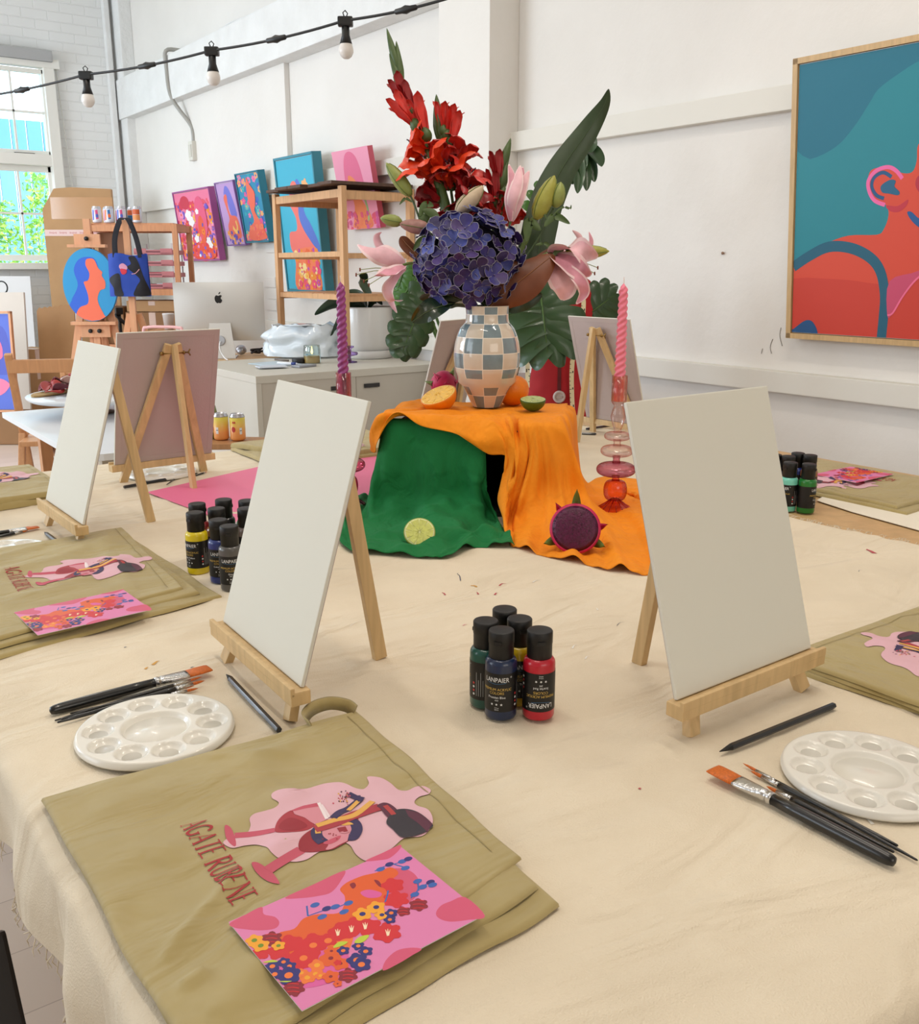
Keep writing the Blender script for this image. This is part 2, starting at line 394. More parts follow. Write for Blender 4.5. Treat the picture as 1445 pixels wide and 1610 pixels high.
# far window: frame, two sashes, glass
SASH = mat(238, 236, 228, 0.5)
def sash(b, x0, x1, z0, z1, y, nx, nz, rail=0.05):
    t = 0.04
    b.box(((x0+x1)/2, y, z0+rail/2), (x1-x0, t, rail), SASH, bev=.004); b.box(((x0+x1)/2, y, z1-rail/2), (x1-x0, t, rail), SASH, bev=.004)
    b.box((x0+rail/2, y, (z0+z1)/2), (rail, t, z1-z0), SASH, bev=.004); b.box((x1-rail/2, y, (z0+z1)/2), (rail, t, z1-z0), SASH, bev=.004)
    for i in range(1, nx): b.box((x0+rail+(x1-x0-2*rail)*i/nx, y, (z0+z1)/2), (0.018, t*.8, z1-z0-rail), SASH)
    for i in range(1, nz): b.box(((x0+x1)/2, y, z0+rail+(z1-z0-2*rail)*i/nz), (x1-x0-rail, t*.8, 0.018), SASH)
b = B()
b.box((WX1-0.048, YN+0.03, (WZ0+WZ1)/2), (0.096, 0.20, WZ1-WZ0), SASH, bev=.006); b.box((WX0+0.048, YN+0.03, (WZ0+WZ1)/2), (0.096, 0.20, WZ1-WZ0), SASH, bev=.006)
b.box(((WX0+WX1)/2, YN-0.02, WZ1+0.0), (WX1-WX0+0.1, 0.12, 0.08), SASH, bev=.006); b.box(((WX0+WX1)/2, YN-0.05, WZ0-0.02), (WX1-WX0+0.16, 0.20, 0.06), SASH, bev=.006)
b.box(((WX0+WX1)/2, YN-0.01, 2.285), (WX1-WX0-.1, 0.10, 0.10), SASH, bev=.006)
win = st('window_1', b)
b = B(); sash(b, WX0+0.07, WX1-0.07, 2.33, 3.09, YN+0.0, 5, 2, 0.04); b.build('upper_sash', win)
b = B(); sash(b, WX0+0.07, WX1-0.07, 1.36, 2.235, YN+0.05, 5, 2, 0.055); b.build('lower_sash', win)
b = B(); b.box(((WX0+WX1)/2, YN+0.0, 2.71), (WX1-WX0-.2, 0.004, 0.72), thin_glass(225, 240, 245)); b.build('upper_glass', win)
b = B(); b.box(((WX0+WX1)/2, YN+0.05, 1.8), (WX1-WX0-.2, 0.004, 0.8), thin_glass(240, 248, 250)); b.build('lower_glass', win)
b = B(); b.bar((2.22, YN-0.03, 2.335), (2.40, YN-0.03, 2.335), 0.02, 0.015, mat(90, 85, 80, .4, .6)); b.build('window_latch', win)
b = B(); b.box(((WX0+WX1)/2, YN-0.07, 3.20), (WX1-WX0-0.02, 0.09, 0.10), mat(176, 176, 176, 0.5), bev=0.02); b.box(((WX0+WX1)/2, YN-0.075, 3.165), (WX1-WX0-0.04, 0.05, 0.03), mat(120, 120, 122, 0.5))
b.build('roller_blind', label='grey roller blind rolled up over the sash window', cat='blind')
b = B(); b.tube([(2.66, YN-0.04, 3.15), (2.69, YN-0.035, 2.6), (2.72, YN-0.03, 2.0), (2.76, YN-0.03, 1.72)], 0.006, mat(215, 212, 205), 6)
b.build('blind_cord', label='white blind cord hanging beside the sash window', cat='cord')
# outside: yard, blue neighbouring wall, climbing plants
b = B(); b.box((2, 17, -0.25), (24, 13, 0.2), mat(150, 145, 135, .9)); st('ground', b)
b = B()
for i in range(60): b.box((-3.0+i*0.22, 16.0, 1.6), (0.20, 0.06, 3.6), mat(104, 152, 190, .6))
b.build('neighbour_fence', label='tall blue sheet metal wall beyond the window', cat='wall', kind='structure')
random.seed(5)
LEAFG = [mat(140, 196, 80, .6), mat(176, 214, 96, .6), mat(116, 178, 76, .6), mat(206, 220, 104, .6)]
for k, (cx, cz, wd, ht) in enumerate(((2.35, 0, .62, 2.15), (3.05, 0, .62, 2.45), (1.75, 0, .6, 2.0))):
    b = B(); b.tube([(cx, 12.3, -0.15), (cx+.05, 12.3, ht*.9)], 0.02, mat(100, 80, 55), 6)
    for i in range(2600):
        a = random.random(); z = -0.1+a*ht; rr = wd*(1-0.55*a)*math.sqrt(random.random()); an = random.uniform(0, 6.28)
        p = Vector((cx+rr*math.cos(an), 12.3+rr*math.sin(an)*.7, z)); q = Quaternion(Vector((random.uniform(-1, 1), random.uniform(-1, 1), random.uniform(-1, 1))).normalized(), random.uniform(0, 6.28))
        s_ = random.uniform(.025, .05)
        b.add([p+q @ Vector(v) for v in ((0, -s_, 0), (s_*.45, 0, s_*.1), (0, s_*1.1, 0), (-s_*.45, 0, s_*.1))], [(0, 1, 2, 3)], LEAFG[i % 4])
    b.build('garden_shrub', label=['bright green leafy shrub outside behind the middle window panes', 'tallest bright green shrub outside behind the right window panes', 'lowest leafy shrub outside at the left window panes'][k], cat='shrub', group='shrubs outside the window')
# conduit and junction box
b = B(); b.tube(spline([(XW-.02, 8.62, 3.10), (XW-.15, 8.64, 3.09), (XW-.15, 8.66, 2.95), (XW-.14, 8.62, 2.72), (XW-.05, 8.47, 2.5), (XW-.045, 8.42, 2.42), (XW-.045, 8.42, 2.34)], 30), 0.017, mat(168, 165, 158, .4), 10)
cd = b.build('electric_conduit', label='grey bent conduit pipe running down the white brick wall', cat='pipe')
b = B(); b.box((XW-.05, 8.42, 2.27), (.06, .09, .16), mat(222, 218, 206, .5), bev=.008); b.box((XW-.083, 8.42, 2.27), (.004, .06, .10), mat(210, 205, 192, .5)); b.build('socket_box', cd, label='small cream socket box')
# festoon lights
BLK = mat(18, 18, 18, .45)
P0 = [Dp(-60, 156, 4.75), Dp(135, 117, 4.4), Dp(333, 79, 4.1), Dp(543, 32, 3.8), Dp(740, -14, 3.55)]
W_ = []
for a, c in zip(P0[:-1], P0[1:]):
    for i in range(12): t = i/12; p = a.lerp(c, t); p.z -= 0.012*4*t*(1-t); W_.append(p)
W_.append(P0[-1])
b = B(); b.tube(W_, 0.0055, BLK, 8)
for a, c in zip(P0[:-1], P0[1:]):
    m_ = a.lerp(c, .5); m_.z -= .012; d = (c-a).normalized(); b.tube([m_-d*.05, m_-d*.045, m_-d*.02, m_, m_+d*.02, m_+d*.045, m_+d*.05], [.006, .010, .011, .016, .011, .010, .006], BLK, 10)
b.build('festoon_cable', label='black festoon cable strung across the top left corner', cat='cable')
for i, p in enumerate(P0[1:4]):
    t = thing('festoon_bulb', ['white festoon bulb nearest the sash window', 'middle white festoon bulb on the cable', 'white festoon bulb nearest the red flowers, highest on the cable'][i], 'light bulb', p, group='festoon bulbs')
    b = B(); b.box((0, 0, -.004), (.05, .03, .03), BLK, bev=.006, rz=-R(36)); b.tube([(0, 0, -.01), (0, 0, -.045), (0, 0, -.072)], [.013, .013, .021], BLK, 16)
    b.tube([(-.004, 0, .01), (-.009, 0, .022), (0, 0, .03), (.009, 0, .022), (.004, 0, .01)], .002, BLK, 6); b.build('lamp_holder', t)
    b = B(); b.lathe([(0.0001, -.118), (.010, -.117), (.019, -.110), (.0245, -.098), (.0245, -.088), (.021, -.075), (.018, -.068)], mat(226, 220, 214, .3), 24); b.build('glass_globe', t); t.scale = (1.2, 1.2, 1.2)
# ceiling tube fittings above the view
for i, (x, y) in enumerate(((0.3, 1.0), (1.75, 1.2), (1.2, 4.4), (0.2, 7.6))):
    b = B(); b.box((0, 0, .03), (.12, 1.56, .05), mat(240, 240, 238), bev=.01); b.box((0, 0, .27), (.01, .01, .48), mat(200, 200, 200)); b.box((0, .6, .27), (.01, .01, .48), mat(200, 200, 200))
    t = b.build('tube_light', loc=(x, y, CZ-.52), label=['white ceiling tube light above the front of the table', 'white ceiling tube light above the right of the table', 'white ceiling tube light over the middle of the room', 'white ceiling tube light near the far window'][i], cat='ceiling light', group='ceiling tube lights')
# ================================================================== THE BIG WORK TABLE
PINE = mat(214, 180, 130, 0.5, kind='wood', var=0.16, vscale=6)
TABW = mat(206, 172, 124, 0.45, kind='wood', var=0.12, vscale=4)
TX0, TX1, TY0, TY1 = 0.165, 2.52, 0.30, 2.765
t = thing('work_table', 'large square wooden work table under the cream drop cloth', 'table', ((TX0+TX1)/2, (TY0+TY1)/2, 0))
cx_, cy_ = (TX0+TX1)/2, (TY0+TY1)/2
b = B(); b.box((0, 0, .733), (TX1-TX0, TY1-TY0, .03), TABW, bev=.004); b.build('tabletop', t)
b = B()
for s in (-1, 1):
    b.box((s*((TX1-TX0)/2-.014), 0, .665), (.025, TY1-TY0-.08, .105), PINE); b.box((0, s*((TY1-TY0)/2-.03), .665), (TX1-TX0-.08, .025, .105), PINE)
b.build('table_frame', t)
for lx, ly in ((.62, 1.6), (.300, 2.64), (TX1-.045, .40), (TX1-.045, 1.5), (TX1-.045, TY1-.05), (.62, .55)):
    b = B(); b.box((lx-cx_, ly-cy_, .36), (.06, .06, .72), PINE, bev=.004); b.build('leg', t)
# drop cloth: lies over the top, rolls over the left and near edges, frays at the right
CLOTH = mat(230, 216, 192, 0.9, bump=0.5, scale=500, var=0.06, vscale=6)
crease(CLOTH, 3.0, 8.0, 3.0, .022)
def cl_z(x, y):
    n = noise.noise(Vector((x*3, y*3, 0)))*.0022+noise.noise(Vector((x*9+3, y*5, 1)))*.0018+(.5-abs(noise.noise(Vector((x*5.5+y*2, y*3.5-x*2, 4)))))**6*.10
    # long creases pressed into the canvas
    for (a, c, k, wv) in ((.35, 1.35, .35, 7), (1.25, 1.0, -.5, 5), (1.0, .75, .25, 6), (.5, 1.9, -.25, 6), (1.5, 1.05, .9, 7), (.9, 1.25, -.15, 5)):
        d = (y-c)-k*(x-a)+.03*noise.noise(Vector((x*2, y*2, a)))
        fade = max(0, 1-((x-a)**2+(y-c)**2)/.28); n += .0050*fade*math.exp(-(d*26)**2)*math.copysign(1, wv-5.5)*(1 if wv > 5 else .6)
    return min(TZ+.0074, max(TZ+.0006, TZ+.0034+n*1.6))
random.seed(3)
def cl_xr(y):   # right hem
    base = 1.84+.02*math.sin(y*9)+.012*noise.noise(Vector((y*30, 2, 2)))
    return base+max(0, min(1, (y-1.55)/.7))*.50
def hang(y): return .105+.035*noise.noise(Vector((y*2.2, 7, 0)))+.012*noise.noise(Vector((y*9, 1, 0)))+(.05 if y < .8 else 0)*min(1, (.8-y)/.15 if y < .8 else 0)
def cloth_pt(u, v):
    # v along y incl. near overhang, u along x incl. left overhang
    yy = -0.16+v*(2.612); xx0 = -0.16
    y = TY0+yy if yy > 0 else TY0; x_r = cl_xr(max(y, TY0))
    h_ = hang(y)
    s = u*(h_+(x_r-TX0))-h_            # signed distance inside from the left table edge
    dn = -yy if yy < 0 else 0          # overhang at the near edge
    r = .018
    if s >= r: px = TX0+s; pz = cl_z(px, y)
    elif s > -.012: 
        a = (r-s)/(r+.012)*math.pi/2; px = TX0+r-(r+.012)*math.sin(a); pz = cl_z(TX0+.02, y)-r*(1-math.cos(a))
    else:
        d = -s-.012; wv = math.sin(y*34+2*noise.noise(Vector((y*4, 0, 0))))*.012*min(1, d/.06)
        px = TX0-.012-wv*.8-.008*min(1, d/.05); pz = cl_z(TX0+.02, y)-r-d
    py = y
    if dn > 0:
        if dn < .02: a = dn/.02*math.pi/2; py = TY0-.012*math.sin(a); pz -= .018*(1-math.cos(a))
        else: py = TY0-.014-.010*math.sin(px*30)*min(1, (dn-.02)/.06); pz -= .018+(dn-.02)
    return (px, py, pz)
b = B()
NU, NV = 230, 300
def warp(u): return u
b.grid(NU, NV, lambda u, v: cloth_pt(u, v), CLOTH)
# loose threads along the frayed hems
random.seed(11)
for i in range(800):
    if i < 420:
        y = TY0+random.random()*2.2; x = cl_xr(y); p = Vector((x, y, cl_z(x, y))); q = p+Vector((random.uniform(.004, .020), random.uniform(-.010, .010), random.uniform(-.002, .002)))
        mid = (p+q)/2+Vector((0, random.uniform(-.004, .004), .003))
    else:
        v = random.random(); p = Vector(cloth_pt(0, v)); q = p+Vector((random.uniform(-.006, .004), random.uniform(-.010, .010), -random.uniform(.005, .022))); mid = (p+q)/2+Vector((-.003, random.uniform(-.004, .004), 0))
    b.tube([p, mid, q], [.0007, .0006, .0003], CLOTH, 4, cap=False)
# paint marks left on the canvas
random.seed(8)
PC = [mat(190, 80, 90), mat(215, 160, 70), mat(90, 90, 110), mat(240, 236, 228), mat(225, 170, 165)]
def mark(px, py, L, wd, a, m):
    p = Zp(px, py, TZ+.003); pts = [(p.x+L*k*math.cos(a)+.1*L*math.sin(k*5), p.y+L*k*math.sin(a)+.25*L*math.sin(k*3)) for k in (0, .35, .7, 1)]
    art(b, [(m, stroke(pts, wd, taper=True))], lambda x, y, k: (x, y, cl_z(x, y)+.0008))
for px, py, L, wd, a, m in ((724, 914, .045, .002, .9, PC[2]), (785, 920, .02, .003, .1, PC[0]), (752, 933, .012, .003, 1, PC[0]), (778, 934, .012, .004, .4, PC[0]), (700, 934, .015, .003, 1.2, PC[0]), (750, 922, .012, .004, 2, PC[1]), (838, 914, .02, .003, 0, PC[3]), (900, 1020, .02, .0025, .3, PC[3]), (920, 1040, .02, .0025, .3, PC[3]), (240, 1045, .016, .005, .5, PC[1]), (228, 1052, .008, .004, .5, PC[1]), (1375, 872, .03, .010, .9, PC[0]), (300, 1050, .006, .002, 0, PC[2]), (728, 985, .01, .003, 0, PC[4]), (550, 985, .03, .001, .2, PC[3]), (970, 985, .02, .001, 0, PC[2]), (196, 1023, .004, .003, 0, PC[2]), (1005, 1245, .004, .003, 0, PC[0]), (940, 960, .015, .002, .8, PC[3]), (1372, 1298, .012, .004, 1, PC[3]), (1350, 902, .015, .001, .1, PC[2])):
    mark(px, py, L, wd, a, m)
b.build('drop_cloth', label='cream canvas drop cloth with frayed hems spread over the work table', cat='cloth')
# ------------------------------------------------------------------ papers on the table
b = B(); PK = mat(238, 118, 158, .5)
pts = [Zp(232, 778, TZ)+Vector((0, 0, .005)), Zp(390, 838, TZ)+Vector((0, 0, .005)), Vector((1.50, 2.05, TZ+.005)), Vector((1.22, 2.50, TZ+.005))]
pts = [(p.x, p.y) for p in pts]; b.prism([pts[1], pts[2], (1.46, 2.40), pts[3], pts[0]], TZ+.0062, TZ+.0072, PK)
b.build('pink_paper', label='large sheet of bright pink paper lying on the drop cloth', cat='paper')
b = B(); q = [Zp(*p, TZ) for p in ((1284, 788), (1300, 778), (1445, 800), (1500, 830), (1500, 850), (1445, 835), (1340, 806))]
b.prism([(p.x, p.y) for p in q][::-1], TZ+.001, TZ+.0022, mat(240, 232, 214, .7)); b.build('white_paper', label='white sheet of paper on the bare wooden table beside the green bottle', cat='paper')
# ------------------------------------------------------------------ table easels with blank canvases
def mini_easel():
    t = thing('table_easel', 'x', 'easel', group='small pine table easels')
    th = .29; sn, cs = math.sin(th), math.cos(th); PE = mat(216, 184, 134, .5, kind='wood', var=.16, vscale=8)
    def L(x, d, s): return Vector((x, d*cs+s*sn, s*cs-d*sn*0))      # s up the slope, d behind it
    apex_s = .375
    for sx in (-1, 1):
        b = B(); b.bar((sx*.112, -.011, 0), (sx*.010, .006+apex_s*sn, apex_s*cs), .020, .012, PE, up=(0, 1, 0), bev=.0015); b.build('front_leg', t)
    b = B(); b.bar((0, .178, 0), (0, .012+apex_s*sn, apex_s*cs), .012, .019, PE, up=(0, 1, 0), bev=.0015); b.build('rear_leg', t)
    b = B(); b.box((0, -.008, .041), (.285, .026, .018), PE, bev=.002); b.box((0, -.0185, .050), (.285, .006, .012), PE, bev=.0015); b.build('ledge', t)
    s_ = .352; y_ = .010+s_*sn; z_ = s_*cs; m_ = mat(150, 120, 70, .3, .9)
    b = B(); b.tube([(-.042, y_, z_), (.030, y_, z_)], .0022, m_, 8); b.tube([(-.045, y_, z_+.008), (-.040, y_, z_), (-.045, y_, z_-.008)], .002, m_, 6); b.tube([(-.03, y_, z_), (-.026, y_, z_)], .005, m_, 8); b.tube([(.026, y_, z_), (.034, y_, z_)], .005, m_, 8); b.build('wing_bolt', t)
    return t
ez = mini_easel()
def blank_canvas():
    CV = mat(236, 234, 222, .85, bump=.5, scale=420, kind='weave'); BK = mat(190, 173, 169, .8, bump=.2, scale=200)
    b = B(); b.box((0, 0, .178), (.268, .005, .356), CV, bev=.0015)
    # canvas folded over the back of the board
    for (c, d) in (((0, .0032, .348), (.266, .0008, .014)), ((0, .0032, .008), (.266, .0008, .014)), ((-.126, .0032, .178), (.014, .0008, .326)), ((.126, .0032, .178), (.014, .0008, .326))): b.box(c, d, mat(196, 180, 175, .85, bump=.5, scale=420, kind='weave'))
    b.box((0, .0027, .178), (.239, .0008, .327), BK)
    return b.build('blank_canvas', label='x', cat='canvas', group='blank canvases on table easels')
cvp = blank_canvas()
EZ = [  # x, y, yaw of the canvas foot, labels
    (.950, .699, .010, 'pine table easel at right beside the black pencil', 'large blank white canvas at right, nearest the black pencil'),
    (.494, 1.111, -1.615, 'pine table easel behind the folded apron, left of the front paint bottles', 'tall blank white canvas left of the green scarf'),
    (.482, 2.048, -1.550, 'pine table easel at far left beside the folded apron', 'leaning blank white canvas at far left in front of the meat platter'),
    (.838, 2.475, 3.190, 'pine table easel seen from behind on the pink paper', 'blank canvas seen from behind in front of the computer'),
    (2.255, 2.228, 1.6025, 'pine table easel behind the pink candle', 'blank canvas seen from behind, right of the red dress form'),
    (1.740, 2.490, 3.52, 'pine table easel mostly hidden behind the checkered vase', 'blank canvas seen from behind, left of the checkered vase'),
]
for i, (x, y, yaw, l1, l2) in enumerate(EZ):
    bk = Vector((-math.sin(yaw), math.cos(yaw), 0)); z0 = TZ+.004; th = .29
    # canvas bottom sits on the ledge, leaning on the legs
    foot = Vector((x, y, 0))-bk*(.0095)
    o = ez if i == 0 else dup(ez); o.location = (foot.x, foot.y, z0); o.rotation_euler = (0, 0, yaw); o['label'] = l1
    c = cvp if i == 0 else dup(cvp)
    c.location = (x-bk.x*.0115, y-bk.y*.0115, z0+.0510); c.rotation_euler = (-th, 0, yaw); c['label'] = l2
# ------------------------------------------------------------------ acrylic paint bottles
CAPM = mat(9, 9, 10, .5); LAB = mat(5, 5, 6, .45); TXW = mat(235, 235, 235, .5); TXG = mat(214, 178, 84, .5)
def star(cx, cy, r): return [(cx+(r if i % 2 == 0 else r*.42)*math.sin(math.pi*i/5), cy+(r if i % 2 == 0 else r*.42)*math.cos(math.pi*i/5)) for i in range(10)]
_tc = {}
def tx(body, size):
    if (body, size) not in _tc: _tc[(body, size)] = text_tris(body, size, 'CENTER')
    return _tc[(body, size)]
def bottle(color, cname, num, label, inverted=False):
    t = thing('paint_bottle', label, 'paint bottle', group='small acrylic paint bottles')
    PM = mat(*color, .28, coat=.3)
    r = .0200
    b = B(); b.lathe([(.0001, .0004), (.0165, .0004), (.0188, .0015), (r, .0045), (r, .0725), (.0195, .0755), (.0175, .0785), (.0150, .0800), (.0130, .0805), (.0130, .083), (.0001, .083)], PM, 32); b.build('bottle_body', t)
    b = B(); b.lathe([(.0001, .0800), (.0152, .0800), (.0156, .0806), (.0156, .0980), (.0160, .0984), (.0160, .1130), (.0152, .1142), (.0140, .1146), (.0001, .1146)], CAPM, 32)
    b.box((0, -.0158, .1015), (.010, .0022, .005), CAPM, bev=.0006)
    b.build('cap', t)
    b = B(); RL = r+.00025; a0, a1 = R(-90-168), R(-90+168)
    zl, zh = .0135, .0640
    b.grid(49, 2, lambda u, v: (RL*math.cos(a0+(a1-a0)*u), RL*math.sin(a0+(a1-a0)*u), zl+(zh-zl)*v), LAB)
    zc = (zl+zh)/2
    def wrap(x, y, m_, tris, smooth=False):
        pass
    def put(body, size, y, m_, sx=1.0, x0=0.0):
        vs, ts = tx(body, size); out = []
        for v in vs:
            X = v[0]*sx+x0; Y = y+v[1]
            if inverted: X, Y = -X, -Y
            a = R(-90)+X/RL; out.append(((RL+.0002)*math.cos(a), (RL+.0002)*math.sin(a), zc+Y))
        b.add(out, ts, m_)
    put('LANPAIER', .0086, .0142, TXW, .82); put('®', .003, .0195, TXW, 1, .0185)
    pts = stroke([(-.012, .0132), (0, .0120), (.012, .0134)], .0005)
    def cyl(x, y, k): 
        if inverted: x, y = -x, -y
        a = R(-90)+x/RL; return ((RL+.0002)*math.cos(a), (RL+.0002)*math.sin(a), zc+y)
    art(b, [(mat(70, 120, 160), pts)], cyl, .006)
    put('PREMIUM ACRYLIC', .0048, .0030, TXG, .95); put('COLORS', .0048, -.0018, TXG, 1.0)
    put(cname, .0042, -.0072, TXW); put(num, .0030, -.0108, TXW)
    art(b, [(TXW, star(x, -.0152, .0018)) for x in (-.006, 0, .006)], cyl)
    put('2 fl oz', .0022, -.0205, TXW); put('(60ml)', .0020, -.0228, TXW)
    # small print lines on the back panel of the label
    for k in range(5): art(b, [(mat(150, 150, 150), [(.030+k*.0030, -.020), (.0308+k*.0030, -.020), (.0308+k*.0030, .012-(k % 2)*.01), (.030+k*.0030, .012-(k % 2)*.01)])], cyl, .006)
    for k in range(4): art(b, [((mat(225, 225, 225), mat(200, 60, 60))[k % 2], ell(.026, -.018+k*.0050, .0016, n=10))], cyl)
    b.build('label', t)
    return t
def yaw_to_cam(x, y): return math.atan2(y, x)-math.pi/2   # label (local -Y) faces the camera
BT = [ # front cluster
 ((787, 1126), (22, 40, 74), 'Prussian Blue', '410', R(-15), 'dark blue paint bottle at the front of the nearest cluster', False),
 ((846, 1126), (188, 20, 44), 'Scarlet Red', '205', R(8), 'scarlet red paint bottle with an upside down label', True),
 ((763, 1108), (14, 82, 72), 'Viridian', '507', R(-120), 'dark green paint bottle at the left of the nearest cluster', False),
 ((815, 1104), (208, 176, 24), 'Yellow', '101', R(20), 'yellow paint bottle between the dark blue and scarlet ones', False),
 ((792, 1086), (40, 40, 44), 'Black', '900', R(60), 'rearmost paint bottle of the nearest cluster', False),
 # left cluster
 ((313, 901), (226, 202, 18), 'Lemon Yellow', '103', R(-50), 'bright yellow paint bottle beside the folded apron', False),
 ((366, 927), (86, 84, 82), 'Gray', '704', R(-5), 'grey paint bottle in front of the left cluster', False),
 ((349, 915), (26, 48, 120), 'Cobalt Blue', '402', R(-8), 'cobalt blue paint bottle behind the grey one', False),
 ((346, 893), (150, 96, 50), 'Burnt Sienna', '301', R(40), 'brown paint bottle behind the cobalt blue one', False),
 ((357, 876), (30, 30, 34), 'Black', '900', R(90), 'black paint bottle at the back of the left cluster', False),
 ((316, 884), (140, 30, 34), 'Crimson', '202', R(90), 'dark red paint bottle behind the bright yellow one', False),
 ((392, 893), (110, 96, 90), 'Umber', '304', R(30), 'brown grey paint bottle half hidden by the tall canvas', False),
 ((393, 878), (40, 120, 70), 'Green', '501', R(30), 'rear paint bottle half hidden by the tall canvas', False),
 # right cluster
 ((1237, 800), (118, 206, 186), 'Mint Green', '503', R(-42), 'mint green paint bottle beside the right canvas', False),
 ((1266, 803), (16, 116, 40), 'Grass Green', '505', R(75), 'grass green paint bottle nearest the white paper', False),
 ((1249, 782), (22, 54, 140), 'Ultramarine', '404', R(-100), 'ultramarine paint bottle behind the mint green one', False),
 ((1268, 786), (150, 92, 44), 'Raw Sienna', '303', R(-100), 'tan paint bottle behind the grass green one', False),
 ((1234, 788), (30, 30, 34), 'Black', '900', R(-100), 'black capped paint bottle at the left of the right cluster', False),
 ((1213, 785), (60, 30, 90), 'Violet', '601', R(-100), 'paint bottle mostly hidden behind the right canvas', False),
]
for (px, colr, cn, nm, dr, lb, inv) in BT:
    p = Zp(px[0], px[1], TZ+.004)
    o = bottle(colr, cn, nm, lb, inv); onwood = p.x > 1.83 and p.y < 1.5
    o.location = (p.x, p.y, TZ+(.0005 if onwood else .0055)); o.rotation_euler = (0, 0, yaw_to_cam(p.x, p.y)+dr)
# ------------------------------------------------------------------ plastic palettes
def palette(label):
    t = thing('paint_palette', label, 'palette', group='round white plastic palettes')
    PW = mat(232, 228, 218, .25, coat=.3)
    Rr = .0925; NR, NA = 62, 200; b = B()
    wells = [(0.0655*math.cos(2*math.pi*k/10+.2), .0655*math.sin(2*math.pi*k/10+.2)) for k in range(10)]
    def h(x, y):
        r = math.hypot(x, y); z = .0105
        if r < .040:
            q = r/.040; z -= .0080*(1-max(0, (q-.78)/.22)**2 if q > .78 else 1)
            z += 0
        for (wx, wy) in wells:
            d = math.hypot(x-wx, y-wy)/.0180
            if d < 1: z -= .0085*math.sqrt(1-d*d)*.9
        if r > Rr-.004: q = (r-(Rr-.004))/.004; z -= .0060*(1-math.sqrt(max(0, 1-q*q)))
        return z
    def f(u, v):
        a = 2*math.pi*u; r = Rr*math.sin(v*math.pi/2)**1.0 if False else Rr*v; x, y = r*math.cos(a), r*math.sin(a); return (x, y, h(x, y))
    b.grid(NA, NR, f, PW, closed=True)
    b.lathe([(Rr, .0045), (Rr-.001, .0015), (Rr-.006, .0010), (Rr-.009, .003), (.02, .0015), (.0001, .0015)], PW, 64)
    b.build('palette_dish', t)
    return t
pp = palette('white plastic palette beside the big apron and brushes')
c1 = Zp(245, 1146, TZ+.012); pp.location = (c1.x, c1.y, TZ+.0058)
for (px, py, lb, a) in ((1366, 1214, 'white plastic palette at the right edge beside the brushes', .3), (4, 871, 'white plastic palette at the left edge, cut off by the frame', .5), (254, 742, 'white plastic palette behind the rear facing easel at left', .1)):
    p = Zp(px, py, TZ+.012); dup(pp, (p.x, p.y, TZ+.0058), a, lb)
# ------------------------------------------------------------------ paint brushes and pencils
HB = mat(9, 9, 10, .3, coat=.3); FER = mat(205, 205, 205, .22, metal=1.0, bump=.3, scale=300); BRI = mat(208, 104, 24, .5, kind='wood', var=.25, vscale=60); BRD = mat(150, 60, 30, .5)
def flat_brush(label):
    t = thing('flat_brush', label, 'paint brush', group='wide flat paint brushes')
    b = B(); b.tube([(0, 0, 0), (.0015, 0, 0), (.006, 0, 0), (.014, 0, 0), (.05, 0, 0), (.10, 0, 0), (.130, 0, 0)], [.001, .0045, .0058, .0064, .0068, .0064, .0056], HB, 20); b.build('handle', t)
    def sec(x, w, h_, n=24): return [(x, w*math.copysign(abs(math.cos(a))**.8, math.cos(a)), h_*math.copysign(abs(math.sin(a))**.8, math.sin(a))) for a in [2*math.pi*i/n for i in range(n)]]
    def loft(secs, m):
        b = B(); n = len(secs[0]); vs = [p for s in secs for p in s]; fs = [(i*n+j, i*n+(j+1) % n, (i+1)*n+(j+1) % n, (i+1)*n+j) for i in range(len(secs)-1) for j in range(n)]
        fs += [tuple(range(n-1, -1, -1)), tuple((len(secs)-1)*n+j for j in range(n))]; b.add(vs, fs, m, True); return b
    loft([sec(.129, .0062, .0060), sec(.134, .0065, .0062), sec(.1345, .0058, .0056), sec(.137, .0058, .0056), sec(.138, .0064, .0060), sec(.142, .0064, .0058), sec(.150, .0085, .0050), sec(.168, .0105, .0034), sec(.172, .0106, .0033)], FER).build('ferrule', t)
    loft([sec(.170, .0100, .0030), sec(.185, .0108, .0030), sec(.200, .0110, .0022), sec(.2035, .0108, .0010)], BRI).build('bristles', t)
    return t
def fine_brush(label, k=1.0, ln=.165):
    t = thing('fine_brush', label, 'paint brush', group='thin black paint brushes')
    b = B(); b.tube([(0, 0, 0), (.001, 0, 0), (.02, 0, 0), (ln*.75, 0, 0), (ln-.03, 0, 0)], [.0006, .0011*k, .0018*k, .0027*k, .0022*k], HB, 12); b.build('handle', t)
    b = B(); b.tube([(ln-.031, 0, 0), (ln-.028, 0, 0), (ln-.027, 0, 0), (ln-.025, 0, 0), (ln-.023, 0, 0), (ln-.010, 0, 0)], [.0023*k, .0026*k, .0020*k, .0026*k, .0024*k, .0017*k], FER, 12); b.build('ferrule', t)
    b = B(); b.tube([(ln-.011, 0, 0), (ln-.006, 0, 0), (ln, 0, 0), (ln+.005, 0, 0)], [.0015*k, .0018*k, .0012*k, .0001], BRI, 10); b.build('bristles', t)
    return t
def lay(o, tail, tip, z, lift=0.0):
    d = tip-tail; o.location = (tail.x, tail.y, TZ+z); o.rotation_euler = (0, -lift, math.atan2(d.y, d.x))
fb = flat_brush('wide flat brush with orange bristles behind the left palette')
a_, b_ = Zp(78, 1121, TZ+.01), Zp(332, 1052, TZ+.01); lay(fb, a_, b_, .0125)
sc_ = (b_-a_).length/.2035
fb.scale = (sc_*.99,)*3
